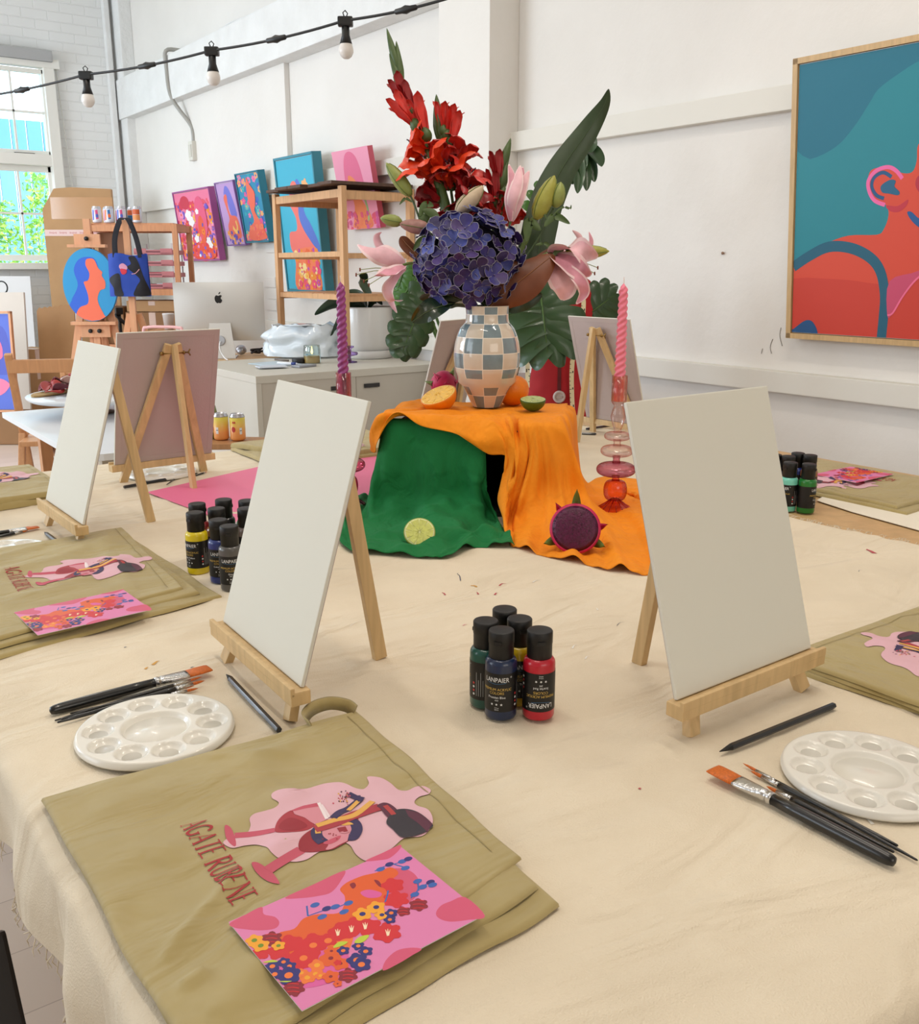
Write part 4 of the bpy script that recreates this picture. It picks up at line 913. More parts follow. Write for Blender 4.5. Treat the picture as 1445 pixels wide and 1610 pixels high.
def drape(cols, m, nu, nv, disp, name, label, cat):
    CS = []
    for c in cols:
        P_ = spline(c, 120); L_ = [0]
        for a, q in zip(P_[:-1], P_[1:]): L_.append(L_[-1]+(q-a).length)
        out = []; k = 0
        for i in range(nv):
            s = L_[-1]*i/(nv-1)
            while k < len(L_)-2 and L_[k+1] < s: k += 1
            f_ = (s-L_[k])/max(1e-9, L_[k+1]-L_[k]); out.append(P_[k].lerp(P_[k+1], f_))
        CS.append(out)
    rows = [[catmull([c[j] for c in CS], i/(nu-1)) for j in range(nv)] for i in range(nu)]
    for _ in range(6):
        nr = [r_[:] for r_ in rows]
        for i in range(1, nu-1):
            for j in range(1, nv-1): nr[i][j] = rows[i][j]*.4+(rows[i-1][j]+rows[i+1][j]+rows[i][j-1]+rows[i][j+1])*.15
        rows = nr
    im, jm = int(nu*.6), int(nv*.5); q_ = (rows[im+1][jm]-rows[im-1][jm]).cross(rows[im][jm+1]-rows[im][jm-1]); sgn = 1 if q_.dot(CAMP-rows[im][jm]) > 0 else -1
    b = B(); vs = []
    for i in range(nu):
        for j in range(nv):
            p = rows[i][j]; du = rows[min(i+1, nu-1)][j]-rows[max(i-1, 0)][j]; dv = rows[i][min(j+1, nv-1)]-rows[i][max(j-1, 0)]
            n = du.cross(dv); n = n.normalized() if n.length > 1e-12 else Vector((0, 0, 1))
            n = n*sgn
            q = p+n*disp(i/(nu-1), j/(nv-1), p)
            q.z = max(q.z, cl_z(q.x, q.y)+.0016); vs.append(q)
    b.add(vs, [(i*nv+j, (i+1)*nv+j, (i+1)*nv+j+1, i*nv+j+1) for i in range(nu-1) for j in range(nv-1)], m, True)
    o = b.build(name, label=label, cat=cat); sm = o.modifiers.new('thickness', 'SOLIDIFY'); sm.thickness = .0016; sm.offset = 0
    return o
GR = mat(10, 122, 62, .85, bump=.6, scale=260, kind='weave', var=.10, vscale=6)
OG = mat(246, 146, 0, .8, bump=.6, scale=160, var=.10, vscale=10)
crease(GR, 14, 14, 9, .016); crease(OG, 34, 34, 5, .008, 2, .6)
gcols = [
 [Lc(-.172, .14, .216), Lc(-.193, .13, .20), Lc(-.200, .13, .10), Lc(-.215, .13, .01), Tp(560, 783), Tp(545, 790)],
 [Lc(-.172, .05, .218), Lc(-.190, .03, .20), Fp(592, 730, .0), Fp(578, 790, -.01), Tp(556, 812), Tp(530, 838, .006)],
 [Lc(-.165, .012, .218), Lc(-.168, -.008, .205), Fp(604, 735, -.022), Fp(590, 795, -.035), Tp(575, 826, .012), Tp(548, 865, .006)],
 [Lc(-.12, .010, .218), Lc(-.12, -.008, .205), Fp(640, 735, -.018), Fp(630, 795, -.04), Tp(615, 835, .014), Tp(600, 870, .006)],
 [Lc(-.065, .010, .218), Lc(-.065, -.008, .205), Fp(680, 735, -.028), Fp(672, 795, -.045), Tp(670, 842, .018), Tp(655, 875, .006)],
 [Lc(-.02, .010, .218), Lc(-.02, -.008, .205), Fp(712, 738, -.020), Fp(712, 795, -.03), Tp(716, 838, .020), Tp(700, 877, .006)],
 [Lc(.02, .010, .218), Lc(.02, -.008, .205), Fp(742, 742, -.024), Fp(742, 790, -.035), Tp(756, 826, .010), Tp(742, 862, .006)],
 [Lc(.045, .010, .218), Lc(.045, -.010, .205), Fp(759, 745, -.020), Fp(757, 772, -.022), Fp(772, 812, -.03), Tp(786, 842, .012), Tp(778, 860, .008)],
 [Lc(.052, .012, .218), Lc(.052, -.008, .205), Fp(763, 742, -.012), Fp(762, 768, -.014), Fp(778, 808, -.02), Tp(796, 836, .010), Tp(809, 862, .008)]]
def gdisp(u, v, p):
    w_ = min(1, max(0, (v-.15)/.3))
    d = .026*w_*noise.noise(Vector((u*6+v*2.5, v*2.2, 3.1)))+.014*w_*noise.noise(Vector((u*13-v*4, v*4, 8)))+.020*w_*max(0, .25-abs(noise.noise(Vector((u*5+v*5, v*3-u*2, 12)))))
    if v > .62: d += .016*(v-.62)/.38*max(-.2, noise.noise(Vector((u*9+v*4, v*6, 5))))+.010*math.exp(-((v-.80-.05*math.sin(u*9))/.035)**2)
    return d+.001
drape(gcols, GR, 150, 110, gdisp, 'green_scarf', 'emerald green cloth hanging over the front of the crate onto the table', 'cloth')
ocols = [
 [Lc(-.12, .295, .222), Lc(-.165, .25, .228), Lc(-.198, .18, .216), Lc(-.216, .12, .17), Fp(583, 708, .03)],
 [Lc(-.13, .29, .222), Lc(-.155, .18, .226), Lc(-.192, .08, .222), Fp(590, 664, .0), Fp(583, 690, -.004), Fp(588, 712, -.006)],
 [Lc(-.125, .28, .222), Lc(-.14, .13, .224), Lc(-.175, .01, .224), Fp(604, 652, -.024), Fp(599, 672, -.028), Fp(596, 694, -.028)],
 [Lc(-.10, .28, .222), Lc(-.11, .13, .222), Lc(-.14, .004, .226), Fp(622, 652, -.030)],
 [Lc(-.06, .28, .221), Lc(-.06, .13, .222), Lc(-.085, .0, .227), Fp(662, 668, -.034)],
 [Lc(-.02, .28, .221), Lc(-.02, .13, .220), Lc(-.04, .0, .222), Fp(704, 678, -.032)],
 [Lc(.02, .28, .221), Lc(.02, .13, .220), Lc(.01, .0, .221), Fp(732, 682, -.032), Fp(738, 692, -.032)],
 [Lc(.05, .28, .221), Lc(.05, .13, .220), Lc(.04, .0, .220), Fp(758, 690, -.030), Fp(768, 713, -.030)],
 [Lc(.08, .28, .221), Lc(.08, .13, .220), Lc(.075, .0, .220), Lc(.078, -.016, .206), Fp(790, 698, -.028), Fp(798, 722, -.030)],
 [Lc(.105, .28, .221), Lc(.11, .13, .220), Lc(.11, .0, .220), Lc(.112, -.016, .206), Fp(812, 700, -.026), Fp(800, 752, -.040), Fp(784, 790, -.055)],
 [Lc(.125, .28, .221), Lc(.13, .13, .220), Lc(.13, .0, .220), Lc(.13, -.016, .206), Fp(825, 710, -.026), Fp(806, 775, -.045), Fp(790, 830, -.075), Tp(800, 852)],
 [Lc(.14, .28, .221), Lc(.15, .13, .220), Lc(.15, .0, .220), Lc(.15, -.016, .206), Fp(838, 715, -.028), Fp(824, 775, -.05), Fp(814, 825, -.07), Tp(812, 862)],
 [Lc(.16, .28, .221), Lc(.17, .13, .220), Lc(.175, .0, .220), Lc(.175, -.016, .206), Fp(860, 720, -.030), Fp(862, 780, -.045), Tp(858, 836, .02), Tp(858, 874)],
 [Lc(.18, .28, .221), Lc(.19, .13, .220), Lc(.20, .0, .219), Lc(.20, -.014, .206), Fp(884, 725, -.022), Fp(892, 785, -.035), Tp(902, 840, .014), Tp(915, 885)],
 [Lc(.20, .28, .221), Lc(.208, .13, .220), Lc(.224, .01, .214), Fp(908, 735, -.002), Fp(920, 790, -.01), Tp(950, 838, .012), Tp(975, 896)],
 [Lc(.21, .29, .221), Lc(.215, .16, .219), Lc(.232, .08, .205), Lc(.240, .08, .12), Lc(.255, .06, .02), Tp(985, 815, .008), Tp(1030, 898)],
 [Lc(.21, .30, .221), Lc(.215, .24, .219), Lc(.234, .20, .205), Lc(.240, .20, .12), Lc(.262, .19, .02), Tp(1000, 780, .010), Tp(1075, 850)],
 [Lc(.19, .305, .221), Lc(.21, .29, .219), Lc(.232, .285, .205), Lc(.240, .29, .12), Lc(.262, .29, .02), Tp(960, 752, .012), Tp(1060, 760)]]
def odisp(u, v, p):
    hang_ = min(1, max(0, (v-.38)/.2))
    side = min(1, max(0, (u-.5)/.1))
    d = .0035*noise.noise(Vector((u*10, v*5, 1)))
    d += hang_*side*(.0075*math.sin(u*78+2.2*noise.noise(Vector((u*4, v*1.5, 0))))+.0035*math.sin(u*170+3*noise.noise(Vector((u*6, v*2, 3))))+.008*noise.noise(Vector((u*12, v*2.5, 2))))
    if u < .5: d += .004*math.sin(v*22+u*30)*min(1, v*2)+.003*noise.noise(Vector((u*14, v*14, 4)))
    if v > .78 and u > .5: d += .012*(v-.78)/.22*max(0, noise.noise(Vector((u*9, v*9, 6))))
    return d+.0015
drape(ocols, OG, 230, 120, odisp, 'orange_scarf', 'bright orange cloth covering the crate top and falling onto the table at right', 'cloth')
# checkered vase
t = thing('checkered_vase', 'glazed vase with blue grey and cream checks standing on the orange cloth', 'vase', Lc(.024, .197, .2255), BA)
VB = mat(124, 142, 150, .12, coat=.6, var=.10, vscale=40); VC = mat(214, 200, 182, .12, coat=.6, var=.04, vscale=30); VL = mat(236, 228, 216, .15, coat=.6)
prof_k = [(.0330, 0), (.0385, .010), (.0440, .022), (.0520, .038), (.0600, .050), (.0680, .066), (.0745, .084), (.0780, .102), (.0792, .120), (.0782, .138), (.0755, .154), (.0710, .170), (.0650, .184), (.0575, .193), (.0525, .198), (.0505, .206), (.0500, .218), (.0508, .230), (.0515, .235)]
zb = [0, .030, .061, .094, .130, .166, .1965, .2175, .236]
def rad_at(z):
    for (r0, z0), (r1, z1) in zip(prof_k[:-1], prof_k[1:]):
        if z <= z1: f_ = (z-z0)/(z1-z0); return r0+(r1-r0)*f_
    return prof_k[-1][0]
zs = sorted(set([round(z, 4) for z in [i*.235/70 for i in range(71)]]+[round(z-.0009, 4) for z in zb[1:-1]]+[round(z+.0009, 4) for z in zb[1:-1]]))
n = 240; b = B(); vs = [((rad_at(z)*math.cos(2*math.pi*j/n)), (rad_at(z)*math.sin(2*math.pi*j/n)), z) for z in zs for j in range(n)]; fs = []; ms = []
for i in range(len(zs)-1):
    zm = (zs[i]+zs[i+1])/2; row = sum(1 for q in zb[1:-1] if zm > q); lineh = any(abs(zm-q) < .0009 for q in zb[1:-1])
    for j in range(n):
        fs.append((i*n+j, i*n+(j+1) % n, (i+1)*n+(j+1) % n, (i+1)*n+j)); cidx = int(j/24)
        ms.append(VL if lineh or j % 24 == 0 else (VB if (row+cidx) % 2 == 0 else VC))
b.addm(vs, fs, ms, True); b.lathe([(.0001, 0), (.033, 0)], VC, 48); b.build('vase_body', t)
b = B(); b.lathe([(.0515, .235), (.0510, .2370), (.0490, .2372), (.0475, .2350), (.0470, .215), (.050, .19), (.072, .15), (.070, .06), (.02, .012), (.0001, .012)], VC, 64); b.build('vase_lip', t)
# ------------------------------------------------------------------ fruit
def citrus(label, flesh, rind, r, seg, pulp):
    t = thing('citrus_half', label, 'fruit', group='cut citrus halves')
    b = B(); b.lathe([(.0001, -r*.92)]+[(r*math.sin(a), -r*.92*math.cos(a)) for a in [R(8+i*82/10) for i in range(11)]]+[(r*.985, .0008)], mat(*rind, .4, bump=.4, scale=300, var=.08, vscale=50), 40); b.build('rind', t)
    b = B(); b.lathe([(r*.985, .0006), (r*.88, .0012), (.0001, .0010)], mat(*pulp, .5), 40)
    fm = mat(*flesh, .25, bump=.5, scale=220, var=.16, vscale=120)
    for k in range(seg):
        a0, a1 = 2*math.pi*(k+.07)/seg, 2*math.pi*(k+.93)/seg; pts = [(.06*r*math.cos((a0+a1)/2), .06*r*math.sin((a0+a1)/2))]+[(.85*r*math.cos(a0+(a1-a0)*i/6), .85*r*math.sin(a0+(a1-a0)*i/6)) for i in range(7)]
        b.prism(smooth2(pts, 2), .0012, .0022, fm)
    b.build('flesh', t); return t
def orient(o, loc, nrm, spin=0.0):
    q = Vector((0, 0, 1)).rotation_difference(Vector(nrm).normalized()) @ Quaternion((0, 0, 1), spin); o.location = loc; o.rotation_mode = 'QUATERNION'; o.rotation_quaternion = q
o = citrus('orange half with its cut face up left of the checkered vase', (246, 190, 60), (240, 138, 16), .044, 10, (250, 214, 120)); q = Zp(689, 621, TZ+.225+.034); orient(o, q, (-.42, -.05, .85))
o = citrus('squeezed orange half right behind the checkered vase', (246, 190, 60), (240, 132, 14), .040, 10, (250, 214, 120)); q = Zp(806, 613, TZ+.225+.036); orient(o, q, (.35, .75, .35), 1)
o = citrus('small lime half like a green bowl on the orange cloth', (176, 190, 110), (70, 100, 24), .0300, 9, (205, 212, 160)); q = Zp(838, 628, TZ+.225+.026); orient(o, q, (-.08, -.10, 1), .4)
o = citrus('pale lime half leaning on the green cloth', (200, 206, 96), (150, 164, 60), .0320, 9, (228, 230, 170)); q = Tp(660, 832, .036); dcam = (CAMP-q).normalized(); orient(o, q+Vector((0, 0, -.003))-_f*.012, dcam+Vector((0, 0, .55)), .3)
def dragon(label, r, loc, nrm, flesh=True):
    t = thing('dragon_fruit_half', label, 'fruit', group='dragon fruit pieces'); DS = mat(196, 20, 84, .45, var=.12, vscale=30)
    b = B(); b.lathe([(.0001, -r*1.05)]+[(r*math.sin(R(8+i*8.2)), -r*1.05*math.cos(R(8+i*8.2))) for i in range(11)]+[(r*.90, .0014)], DS, 36); b.build('fruit_skin', t)
    b = B(); b.lathe([(r*.90, .0014), (r*.75, .0040), (r*.4, .0062), (.0001, .0068)], mat(84, 4, 58, .4, bump=.6, scale=250, var=.35, vscale=160), 36); random.seed(4)
    for i in range(170):
        a = random.uniform(0, 6.28); q = r*.88*math.sqrt(random.random()); b.lathe([(.0001, .0012), (.0007, .0008), (.0008, 0)], mat(20, 6, 22, .4), 5, Matrix.Translation((q*math.cos(a), q*math.sin(a), .0014+.0054*(1-(q/(r*.9))**2))))
    b.build('fruit_flesh', t)
    for k in range(9):
        a = 2*math.pi*k/9+.3; zz = -r*.35*(1+(k % 3)); rr = math.sqrt(max(.05, 1-(zz/(r*1.05))**2))*r
        L_ = r*random.uniform(.65, 1.0); b = B(); c_, s_ = math.cos(a), math.sin(a)
        P_ = spline([(rr*c_*.96, rr*s_*.96, zz), ((rr+L_*.35)*c_, (rr+L_*.35)*s_, zz+L_*.35), ((rr+L_*.5)*c_, (rr+L_*.5)*s_, zz+L_*.9)], 8)
        sd = Vector((-s_, c_, 0)); vs = []
        for i, p in enumerate(P_): w_ = r*.22*(1-i/7.5)*(1 if i else 1.2); vs += [p-sd*w_, p+Vector((c_, s_, 0))*.004, p+sd*w_, p-Vector((c_, s_, 0))*.001]
        b.add(vs, [(i*4+j, i*4+(j+1) % 4, (i+1)*4+(j+1) % 4, (i+1)*4+j) for i in range(7) for j in range(4)], DS if k % 3 else mat(104, 124, 50, .5), True); b.build('fruit_scale', t)
    orient(t, loc, nrm, .5); return t
q = Tp(903, 828, .055)-_f*.015; dragon('dragon fruit half with dark magenta flesh leaning on the orange cloth', .0500, q, (CAMP-q).normalized()+Vector((0, 0, .12)))
q = Zp(697, 603, TZ+.225+.035); dragon('dragon fruit piece with red skin behind the orange half', .034, q, (.3, .8, .1))
# ------------------------------------------------------------------ glass candlesticks and twisted candles
def candle(px, base_px, gcols_, wax, label_h, label_c, z0=.006):
    p = Tp(*base_px, z0)
    t = thing('glass_candlestick', label_h, 'candle holder', p, 0, group='stacked glass candlesticks')
    g1, g2, g3 = gcols_
    b = B(); b.lathe([(.044, .001), (.040, .003), (.026, .012), (.013, .021), (.010, .026)], g3, 40)
    for k in range(14): a = 2*math.pi*k/14; b.tube([(.042*math.cos(a), .042*math.sin(a), .0025), (.026*math.cos(a), .026*math.sin(a), .0125), (.011*math.cos(a), .011*math.sin(a), .0235)], .0009, g3, 5)
    b.build('foot', t)
    def bead(z, r, h_, g, nm):
        b = B(); b.lathe([(.0095, z-h_/2)]+[(.0095+(r-.0095)*math.cos(a)**.55, z+h_/2*math.sin(a)) for a in [R(-86+i*172/18) for i in range(19)]]+[(.0095, z+h_/2)], g, 44); b.build(nm, t)
    bead(.046, .0270, .046, g3, 'round_bead'); bead(.095, .0450, .030, g2, 'disc_bead'); bead(.138, .0370, .024, g1, 'disc_bead'); bead(.172, .0300, .018, g1, 'disc_bead')
    for za, zb2, gg in ((.069, .080, g3), (.110, .126, g2), (.150, .163, g1)): b = B(); b.lathe([(.0095, za), (.0078, (za+zb2)/2), (.0095, zb2)], gg, 20); b.build('glass_neck', t)
    b = B(); b.lathe([(.0095, .181), (.0078, .186), (.013, .200), (.0170, .216), (.0140, .232), (.0100, .241), (.0150, .247), (.0175, .251), (.0175, .309), (.0169, .309), (.0165, .252), (.0001, .250)], g1, 32); b.build('candle_cup', t)
    c = thing('twisted_candle', label_c, 'candle', p+Vector((0, 0, .252)), 0, group='twisted taper candles')
    WX = mat(*wax, .35, sub=.15, coat=.2); b = B(); H_ = .258
    def f(u, v):
        z = v*H_; a = 2*math.pi*u; tw = z*150; r = .0118*(1-.25*v**1.5)*(1+.13*math.cos(3*(a-tw))) if v > .18 else .0118
        if v > .94: r *= max(.08, 1-((v-.94)/.06)**1.6)
        return (r*math.cos(a), r*math.sin(a), z)
    b.grid(36, 260, f, WX, closed=True); b.build('candle_wax', c)
    b = B(); b.tube([(0, 0, H_-.004), (.0006, 0, H_+.006), (-.0004, 0, H_+.013)], .0009, mat(236, 214, 206, .8), 6); b.build('wick', c)
    return t
PGl = (col_glass(255, 246, 244, (232, 172, 170)), col_glass(240, 190, 204, (170, 70, 110)), col_glass(246, 186, 180, (190, 70, 80)))
PUl = (col_glass(254, 240, 240, (220, 150, 156)), col_glass(242, 178, 196, (120, 40, 70)), col_glass(226, 130, 170, (90, 20, 50)))
candle(None, (966, 801), PGl, (240, 128, 150), 'pink stacked glass candlestick on the orange cloth at right', 'pale pink twisted candle in the right candlestick')
candle(None, (546, 793), PUl, (150, 62, 130), 'pink stacked glass candlestick on the pink paper at left', 'purple twisted candle in the left candlestick', z0=.0085)
# ------------------------------------------------------------------ the bouquet
MOUTH = Lc(.024, .197, .2255+.225)
def F(px, py, dd=0.0): return Dp(px, py, 2.300+dd)
SIDE = _r.copy()
def ribbon(b, pts, wid, m, side=None, cup=.0, n=22, nw=7, rim=None, prof=None, twist=0.0, wave=0.0):
    """a petal or leaf: blade along the spline pts, half width wid*prof(t), cupped across"""
    P_ = spline(pts, n); vs = []; prof = prof or (lambda t: math.sin(math.pi*min(1, t*.95+.03))**.8)
    for i, p in enumerate(P_):
        t = i/(n-1); tg = (P_[min(i+1, n-1)]-P_[max(i-1, 0)]).normalized(); s_ = side.copy() if side is not None else SIDE.copy()
        s_ = (s_-tg*s_.dot(tg)); s_ = s_.normalized() if s_.length > 1e-4 else tg.orthogonal().normalized()
        if twist: s_ = Quaternion(tg, twist*t) @ s_
        nn = tg.cross(s_); w_ = wid*prof(t)
        for j in range(nw):
            k = j/(nw-1)*2-1; vs.append(p+s_*(k*w_)+nn*(cup*w_*(k*k)+wave*w_*math.sin(t*22+k*2)*abs(k)))
    fs = []; ms = []
    for i in range(n-1):
        for j in range(nw-1):
            fs.append((i*nw+j, i*nw+j+1, (i+1)*nw+j+1, (i+1)*nw+j)); ms.append(rim if rim and (j in (0, nw-2) or i >= n-2) else m)
    b.addm(vs, fs, ms, True); return b
def frame(ax):
    ax = Vector(ax).normalized(); x = ax.orthogonal().normalized(); return ax, x, ax.cross(x)
def bloom(b, o, ax, L, flare, m, n=6, wid=.4, recurve=.0, rot=.0, rim=None, seed=0, cup=-.35, thr=.12, wave=.10):
    ax, x, y = frame(ax); random.seed(seed)
    for k in range(n):
        a = 2*math.pi*k/n+rot+(.0 if k % 2 else .0); rd = x*math.cos(a)+y*math.sin(a); sd = -x*math.sin(a)+y*math.cos(a); jj = random.uniform(.88, 1.12); fl = flare*(1 if k % 2 else .85)*random.uniform(.85, 1.15)
        pts = [o+rd*L*.02, o+ax*L*.35+rd*L*thr, o+ax*L*.72*jj+rd*L*(thr+.22*fl), o+ax*L*(.98-.25*recurve)*jj+rd*L*(thr+.55*fl), o+ax*L*(1.05-.75*recurve)*jj+rd*L*(thr+.80*fl+.05)]
        ribbon(b, pts, L*wid*(1 if k % 2 else .8), m, side=sd, cup=cup, n=16, nw=7, rim=rim, prof=lambda t: (math.sin(math.pi*min(1, .10+t*.86))**.85)*(1 if t < .75 else 1-.55*((t-.75)/.25)**2), wave=wave)
    return b
STG = mat(96, 118, 52, .5, var=.12, vscale=40); STD = mat(52, 74, 34, .5, var=.15, vscale=40); BUDG = mat(140, 150, 76, .45, var=.12, vscale=60); GLD = mat(70, 92, 42, .5, var=.15, vscale=40)
REDP = mat(206, 34, 18, .42, var=.22, vscale=45, sheen=.2); REDD = mat(150, 14, 20, .45, var=.2, vscale=45); REDO = mat(226, 66, 26, .42, var=.2, vscale=50)
def bud(b, p, q, w_, m, tip=None, n=14):
    p, q = Vector(p), Vector(q); b.tube([p.lerp(q, t) for t in (0, .06, .18, .38, .6, .8, .93, 1)], [w_*k for k in (.30, .55, .85, 1, .92, .66, .34, .06)], m, n)
# hydrangea
t = thing('hydrangea', 'big purple blue hydrangea head with pale petal rims in the vase', 'flower', MOUTH)
inv = lambda p: p-MOUTH
b = B(); b.tube([Vector((0, 0, -.16)), Vector((0, 0, 0)), inv(F(742, 430, .0))], .004, STG, 8); b.build('stem', t)
hc = inv(F(738, 412, -.055)); AX = (.118, .105, .108)
b = B(); Rr_ = []
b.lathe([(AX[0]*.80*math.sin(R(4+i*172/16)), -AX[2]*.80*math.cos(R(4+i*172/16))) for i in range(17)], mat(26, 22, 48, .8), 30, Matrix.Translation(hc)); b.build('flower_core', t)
HM = [mat(52, 46, 122, .5, var=.3, vscale=70), mat(64, 42, 108, .5, var=.3, vscale=70), mat(42, 34, 92, .5, var=.3, vscale=70), mat(66, 76, 154, .5, var=.25, vscale=70)]
HR = mat(150, 146, 160, .55)
fl_me = []
for v_ in range(5):
    b = B(); random.seed(v_)
    for k in range(4):
        a = math.pi/2*k+random.uniform(-.12, .12); rd = Vector((math.cos(a), math.sin(a), 0)); sd = Vector((-math.sin(a), math.cos(a), 0)); s = .0265*random.uniform(.9, 1.1); lift = random.uniform(.0, .45)
        pts = [rd*.0008, rd*s*.35+Vector((0, 0, s*.06)), rd*s*.75+Vector((0, 0, s*(.10+lift*.4))), rd*s*1.06+Vector((0, 0, s*(.04+lift)))]
        ribbon(b, pts, s*.54, HM[(v_+(k == 3)) % 4], side=sd, cup=random.uniform(-.05, .45), n=10, nw=10, rim=None, prof=lambda t: min(1, .12+1.5*t)*(math.sqrt(max(0, 1-max(0, (t-.55)/.47)**2))), wave=.10)
        # pale margin: thin strip around the blade
        k0 = len(b.v)-100; edge = [k0+i*10 for i in range(10)]+[k0+90+j for j in range(1, 10)]+[k0+i*10+9 for i in range(8, -1, -1)]
        b.tube([Vector(b.v[e]) for e in edge[2:-2]], .00055, HR, 5, cap=False)
    b.lathe([(.0001, .0035), (.0016, .0025), (.002, 0)], mat(120, 110, 150), 8)
    o = b.build('floret', t); fl_me.append(o)
N_ = 112; cnt = 0; first = {}
cdir = (CAMP-F(738, 412)).normalized()
for i in range(N_):
    z = 1-2*(i+.5)/N_; rr = math.sqrt(1-z*z); ph = i*2.39996
    d = Vector((rr*math.cos(ph), rr*math.sin(ph), z))
    if d.z < -.80: continue
    random.seed(i)
    if cnt >= 100: break
    p = hc+Vector((d.x*AX[0], d.y*AX[1], d.z*AX[2]))*random.uniform(.92, 1.07)
    nrm = (Vector((d.x/AX[0], d.y/AX[1], d.z/AX[2])).normalized()+Vector((random.gauss(0, .25), random.gauss(0, .25), random.gauss(0, .25)))).normalized()
    src = fl_me[i % 5]
    if i % 5 not in first: first[i % 5] = 1; o = src
    else: o = src.copy(); col.objects.link(o); o.parent = t
    o.location = p; o.rotation_mode = 'QUATERNION'; o.rotation_quaternion = Vector((0, 0, 1)).rotation_difference(nrm) @ Quaternion((0, 0, 1), random.uniform(0, 6.28)); k_ = random.uniform(.85, 1.12); o.scale = (k_, k_, k_); cnt += 1
# gladioli
def glad(label, path, sheaths, buds_, blooms_, dd):
    t = thing('gladiolus', label, 'flower', MOUTH, group='red gladiolus stems')
    pts = [MOUTH+Vector((0, 0, -.17)), MOUTH]+[F(x, y, dd) for x, y in path]
    b = B(); P_ = spline([inv(p) for p in pts], 40); b.tube(P_, [.0055-.0035*i/39 for i in range(40)], GLD, 10); b.build('stem', t)
    for (x0, y0, x1, y1, w_) in sheaths:
        b = B(); p, q = inv(F(x0, y0, dd-.006)), inv(F(x1, y1, dd-.004)); ribbon(b, [p, p.lerp(q, .35)+_f*-.004, p.lerp(q, .7)+_f*-.004, q], w_/650, GLD, cup=.6, n=14, nw=7, prof=lambda t: (min(1, .55+t*1.6))*(1-t**2.2)+.02); bud(b, p+_f*.003, p.lerp(q, .92)+_f*.003, w_/820, GLD, n=8); b.build('leaf_sheath', t)
    for (x0, y0, x1, y1, w_) in buds_:
        b = B(); p, q = inv(F(x0, y0, dd-.008)), inv(F(x1, y1, dd-.012)); bud(b, p, p.lerp(q, .4), w_/1500, GLD, n=10); bloom(b, p.lerp(q, .12), q-p, (q-p).length*.9, .22, REDD if w_ % 2 else REDP, n=5, wid=.17, thr=.09, seed=int(x0)); b.build('bud', t)
    for (x0, y0, x1, y1, sz, fl, away, mm) in blooms_:
        b = B(); p, q = inv(F(x0, y0, dd)), inv(F(x1, y1, dd+away*.55)); d = (q-p).normalized(); b.tube([p, p+d*sz*.25], [.003, .006], GLD, 8)
        bloom(b, p+d*sz*.05, d, sz, fl, mm, n=6, wid=.42, recurve=.30, rot=x0*.7, seed=int(x0+y0), rim=None, thr=.14, wave=.16)
        for k in (-1, 0, 1):
            e = p+d*sz*.80+SIDE*k*.005+Vector((0, 0, .004*abs(k))); b.tube([p+d*sz*.2, e], .0009, mat(240, 200, 190), 5); b.tube([e, e+d*.008], .0016, mat(70, 40, 60), 5)
        b.build('bloom', t)
    return t
glad('tallest red gladiolus with a pointed green tip, leaning left', [(716, 420), (700, 340), (683, 290), (668, 235), (652, 185), (640, 150), (628, 110), (618, 75)],
     [(627, 112, 608, 44, 7), (631, 130, 623, 64, 7), (640, 158, 612, 84, 8), (648, 178, 618, 120, 6), (672, 240, 655, 172, 9), (690, 300, 664, 210, 10), (706, 350, 685, 255, 9)],
     [(646, 176, 620, 124, 17), (652, 182, 634, 138, 17), (662, 206, 622, 158, 24), (672, 224, 652, 162, 26)],
     [(676, 238, 628, 215, .060, 1.05, -.035, REDO), (690, 285, 662, 240, .078, 1.15, -.065, REDO), (688, 268, 700, 226, .062, .75, -.02, REDP), (694, 320, 655, 300, .060, .55, .02, REDD), (706, 372, 684, 330, .055, .45, .03, REDD)], .01)
glad('middle red gladiolus crowded with open blooms', [(724, 420), (716, 350), (708, 290), (702, 240), (694, 200), (690, 165)],
     [(692, 218, 686, 148, 10), (697, 228, 690, 178, 9), (712, 300, 705, 222, 8), (722, 335, 728, 285, 10)],
     [(698, 215, 694, 164, 20), (702, 222, 708, 172, 22), (706, 236, 716, 176, 28)],
     [(712, 262, 738, 205, .062, 1.0, -.02, REDP), (716, 292, 702, 252, .070, 1.1, -.07, REDO), (722, 300, 748, 262, .066, 1.0, -.05, REDP), (722, 320, 742, 296, .062, 1.0, -.06, REDD), (718, 352, 702, 320, .05, .5, 0, REDD), (726, 345, 752, 318, .062, .8, -.02, REDP), (706, 300, 690, 270, .060, .9, -.03, REDP), (730, 360, 748, 335, .05, .5, .02, REDD)], .02)
glad('short red gladiolus still mostly in bud, right of the others', [(762, 420), (778, 350), (784, 300), (790, 255)],
     [(786, 270, 803, 217, 9), (782, 290, 780, 240, 8), (786, 300, 798, 250, 9), (780, 330, 776, 272, 8), (788, 330, 792, 285, 9)],
     [(784, 292, 779, 240, 11), (778, 326, 774, 275, 13)],
     [(780, 345, 770, 305, .045, .7, 0, REDP), (788, 340, 800, 290, .055, .8, .03, REDP), (792, 352, 815, 320, .055, .7, .03, REDP)], .035)
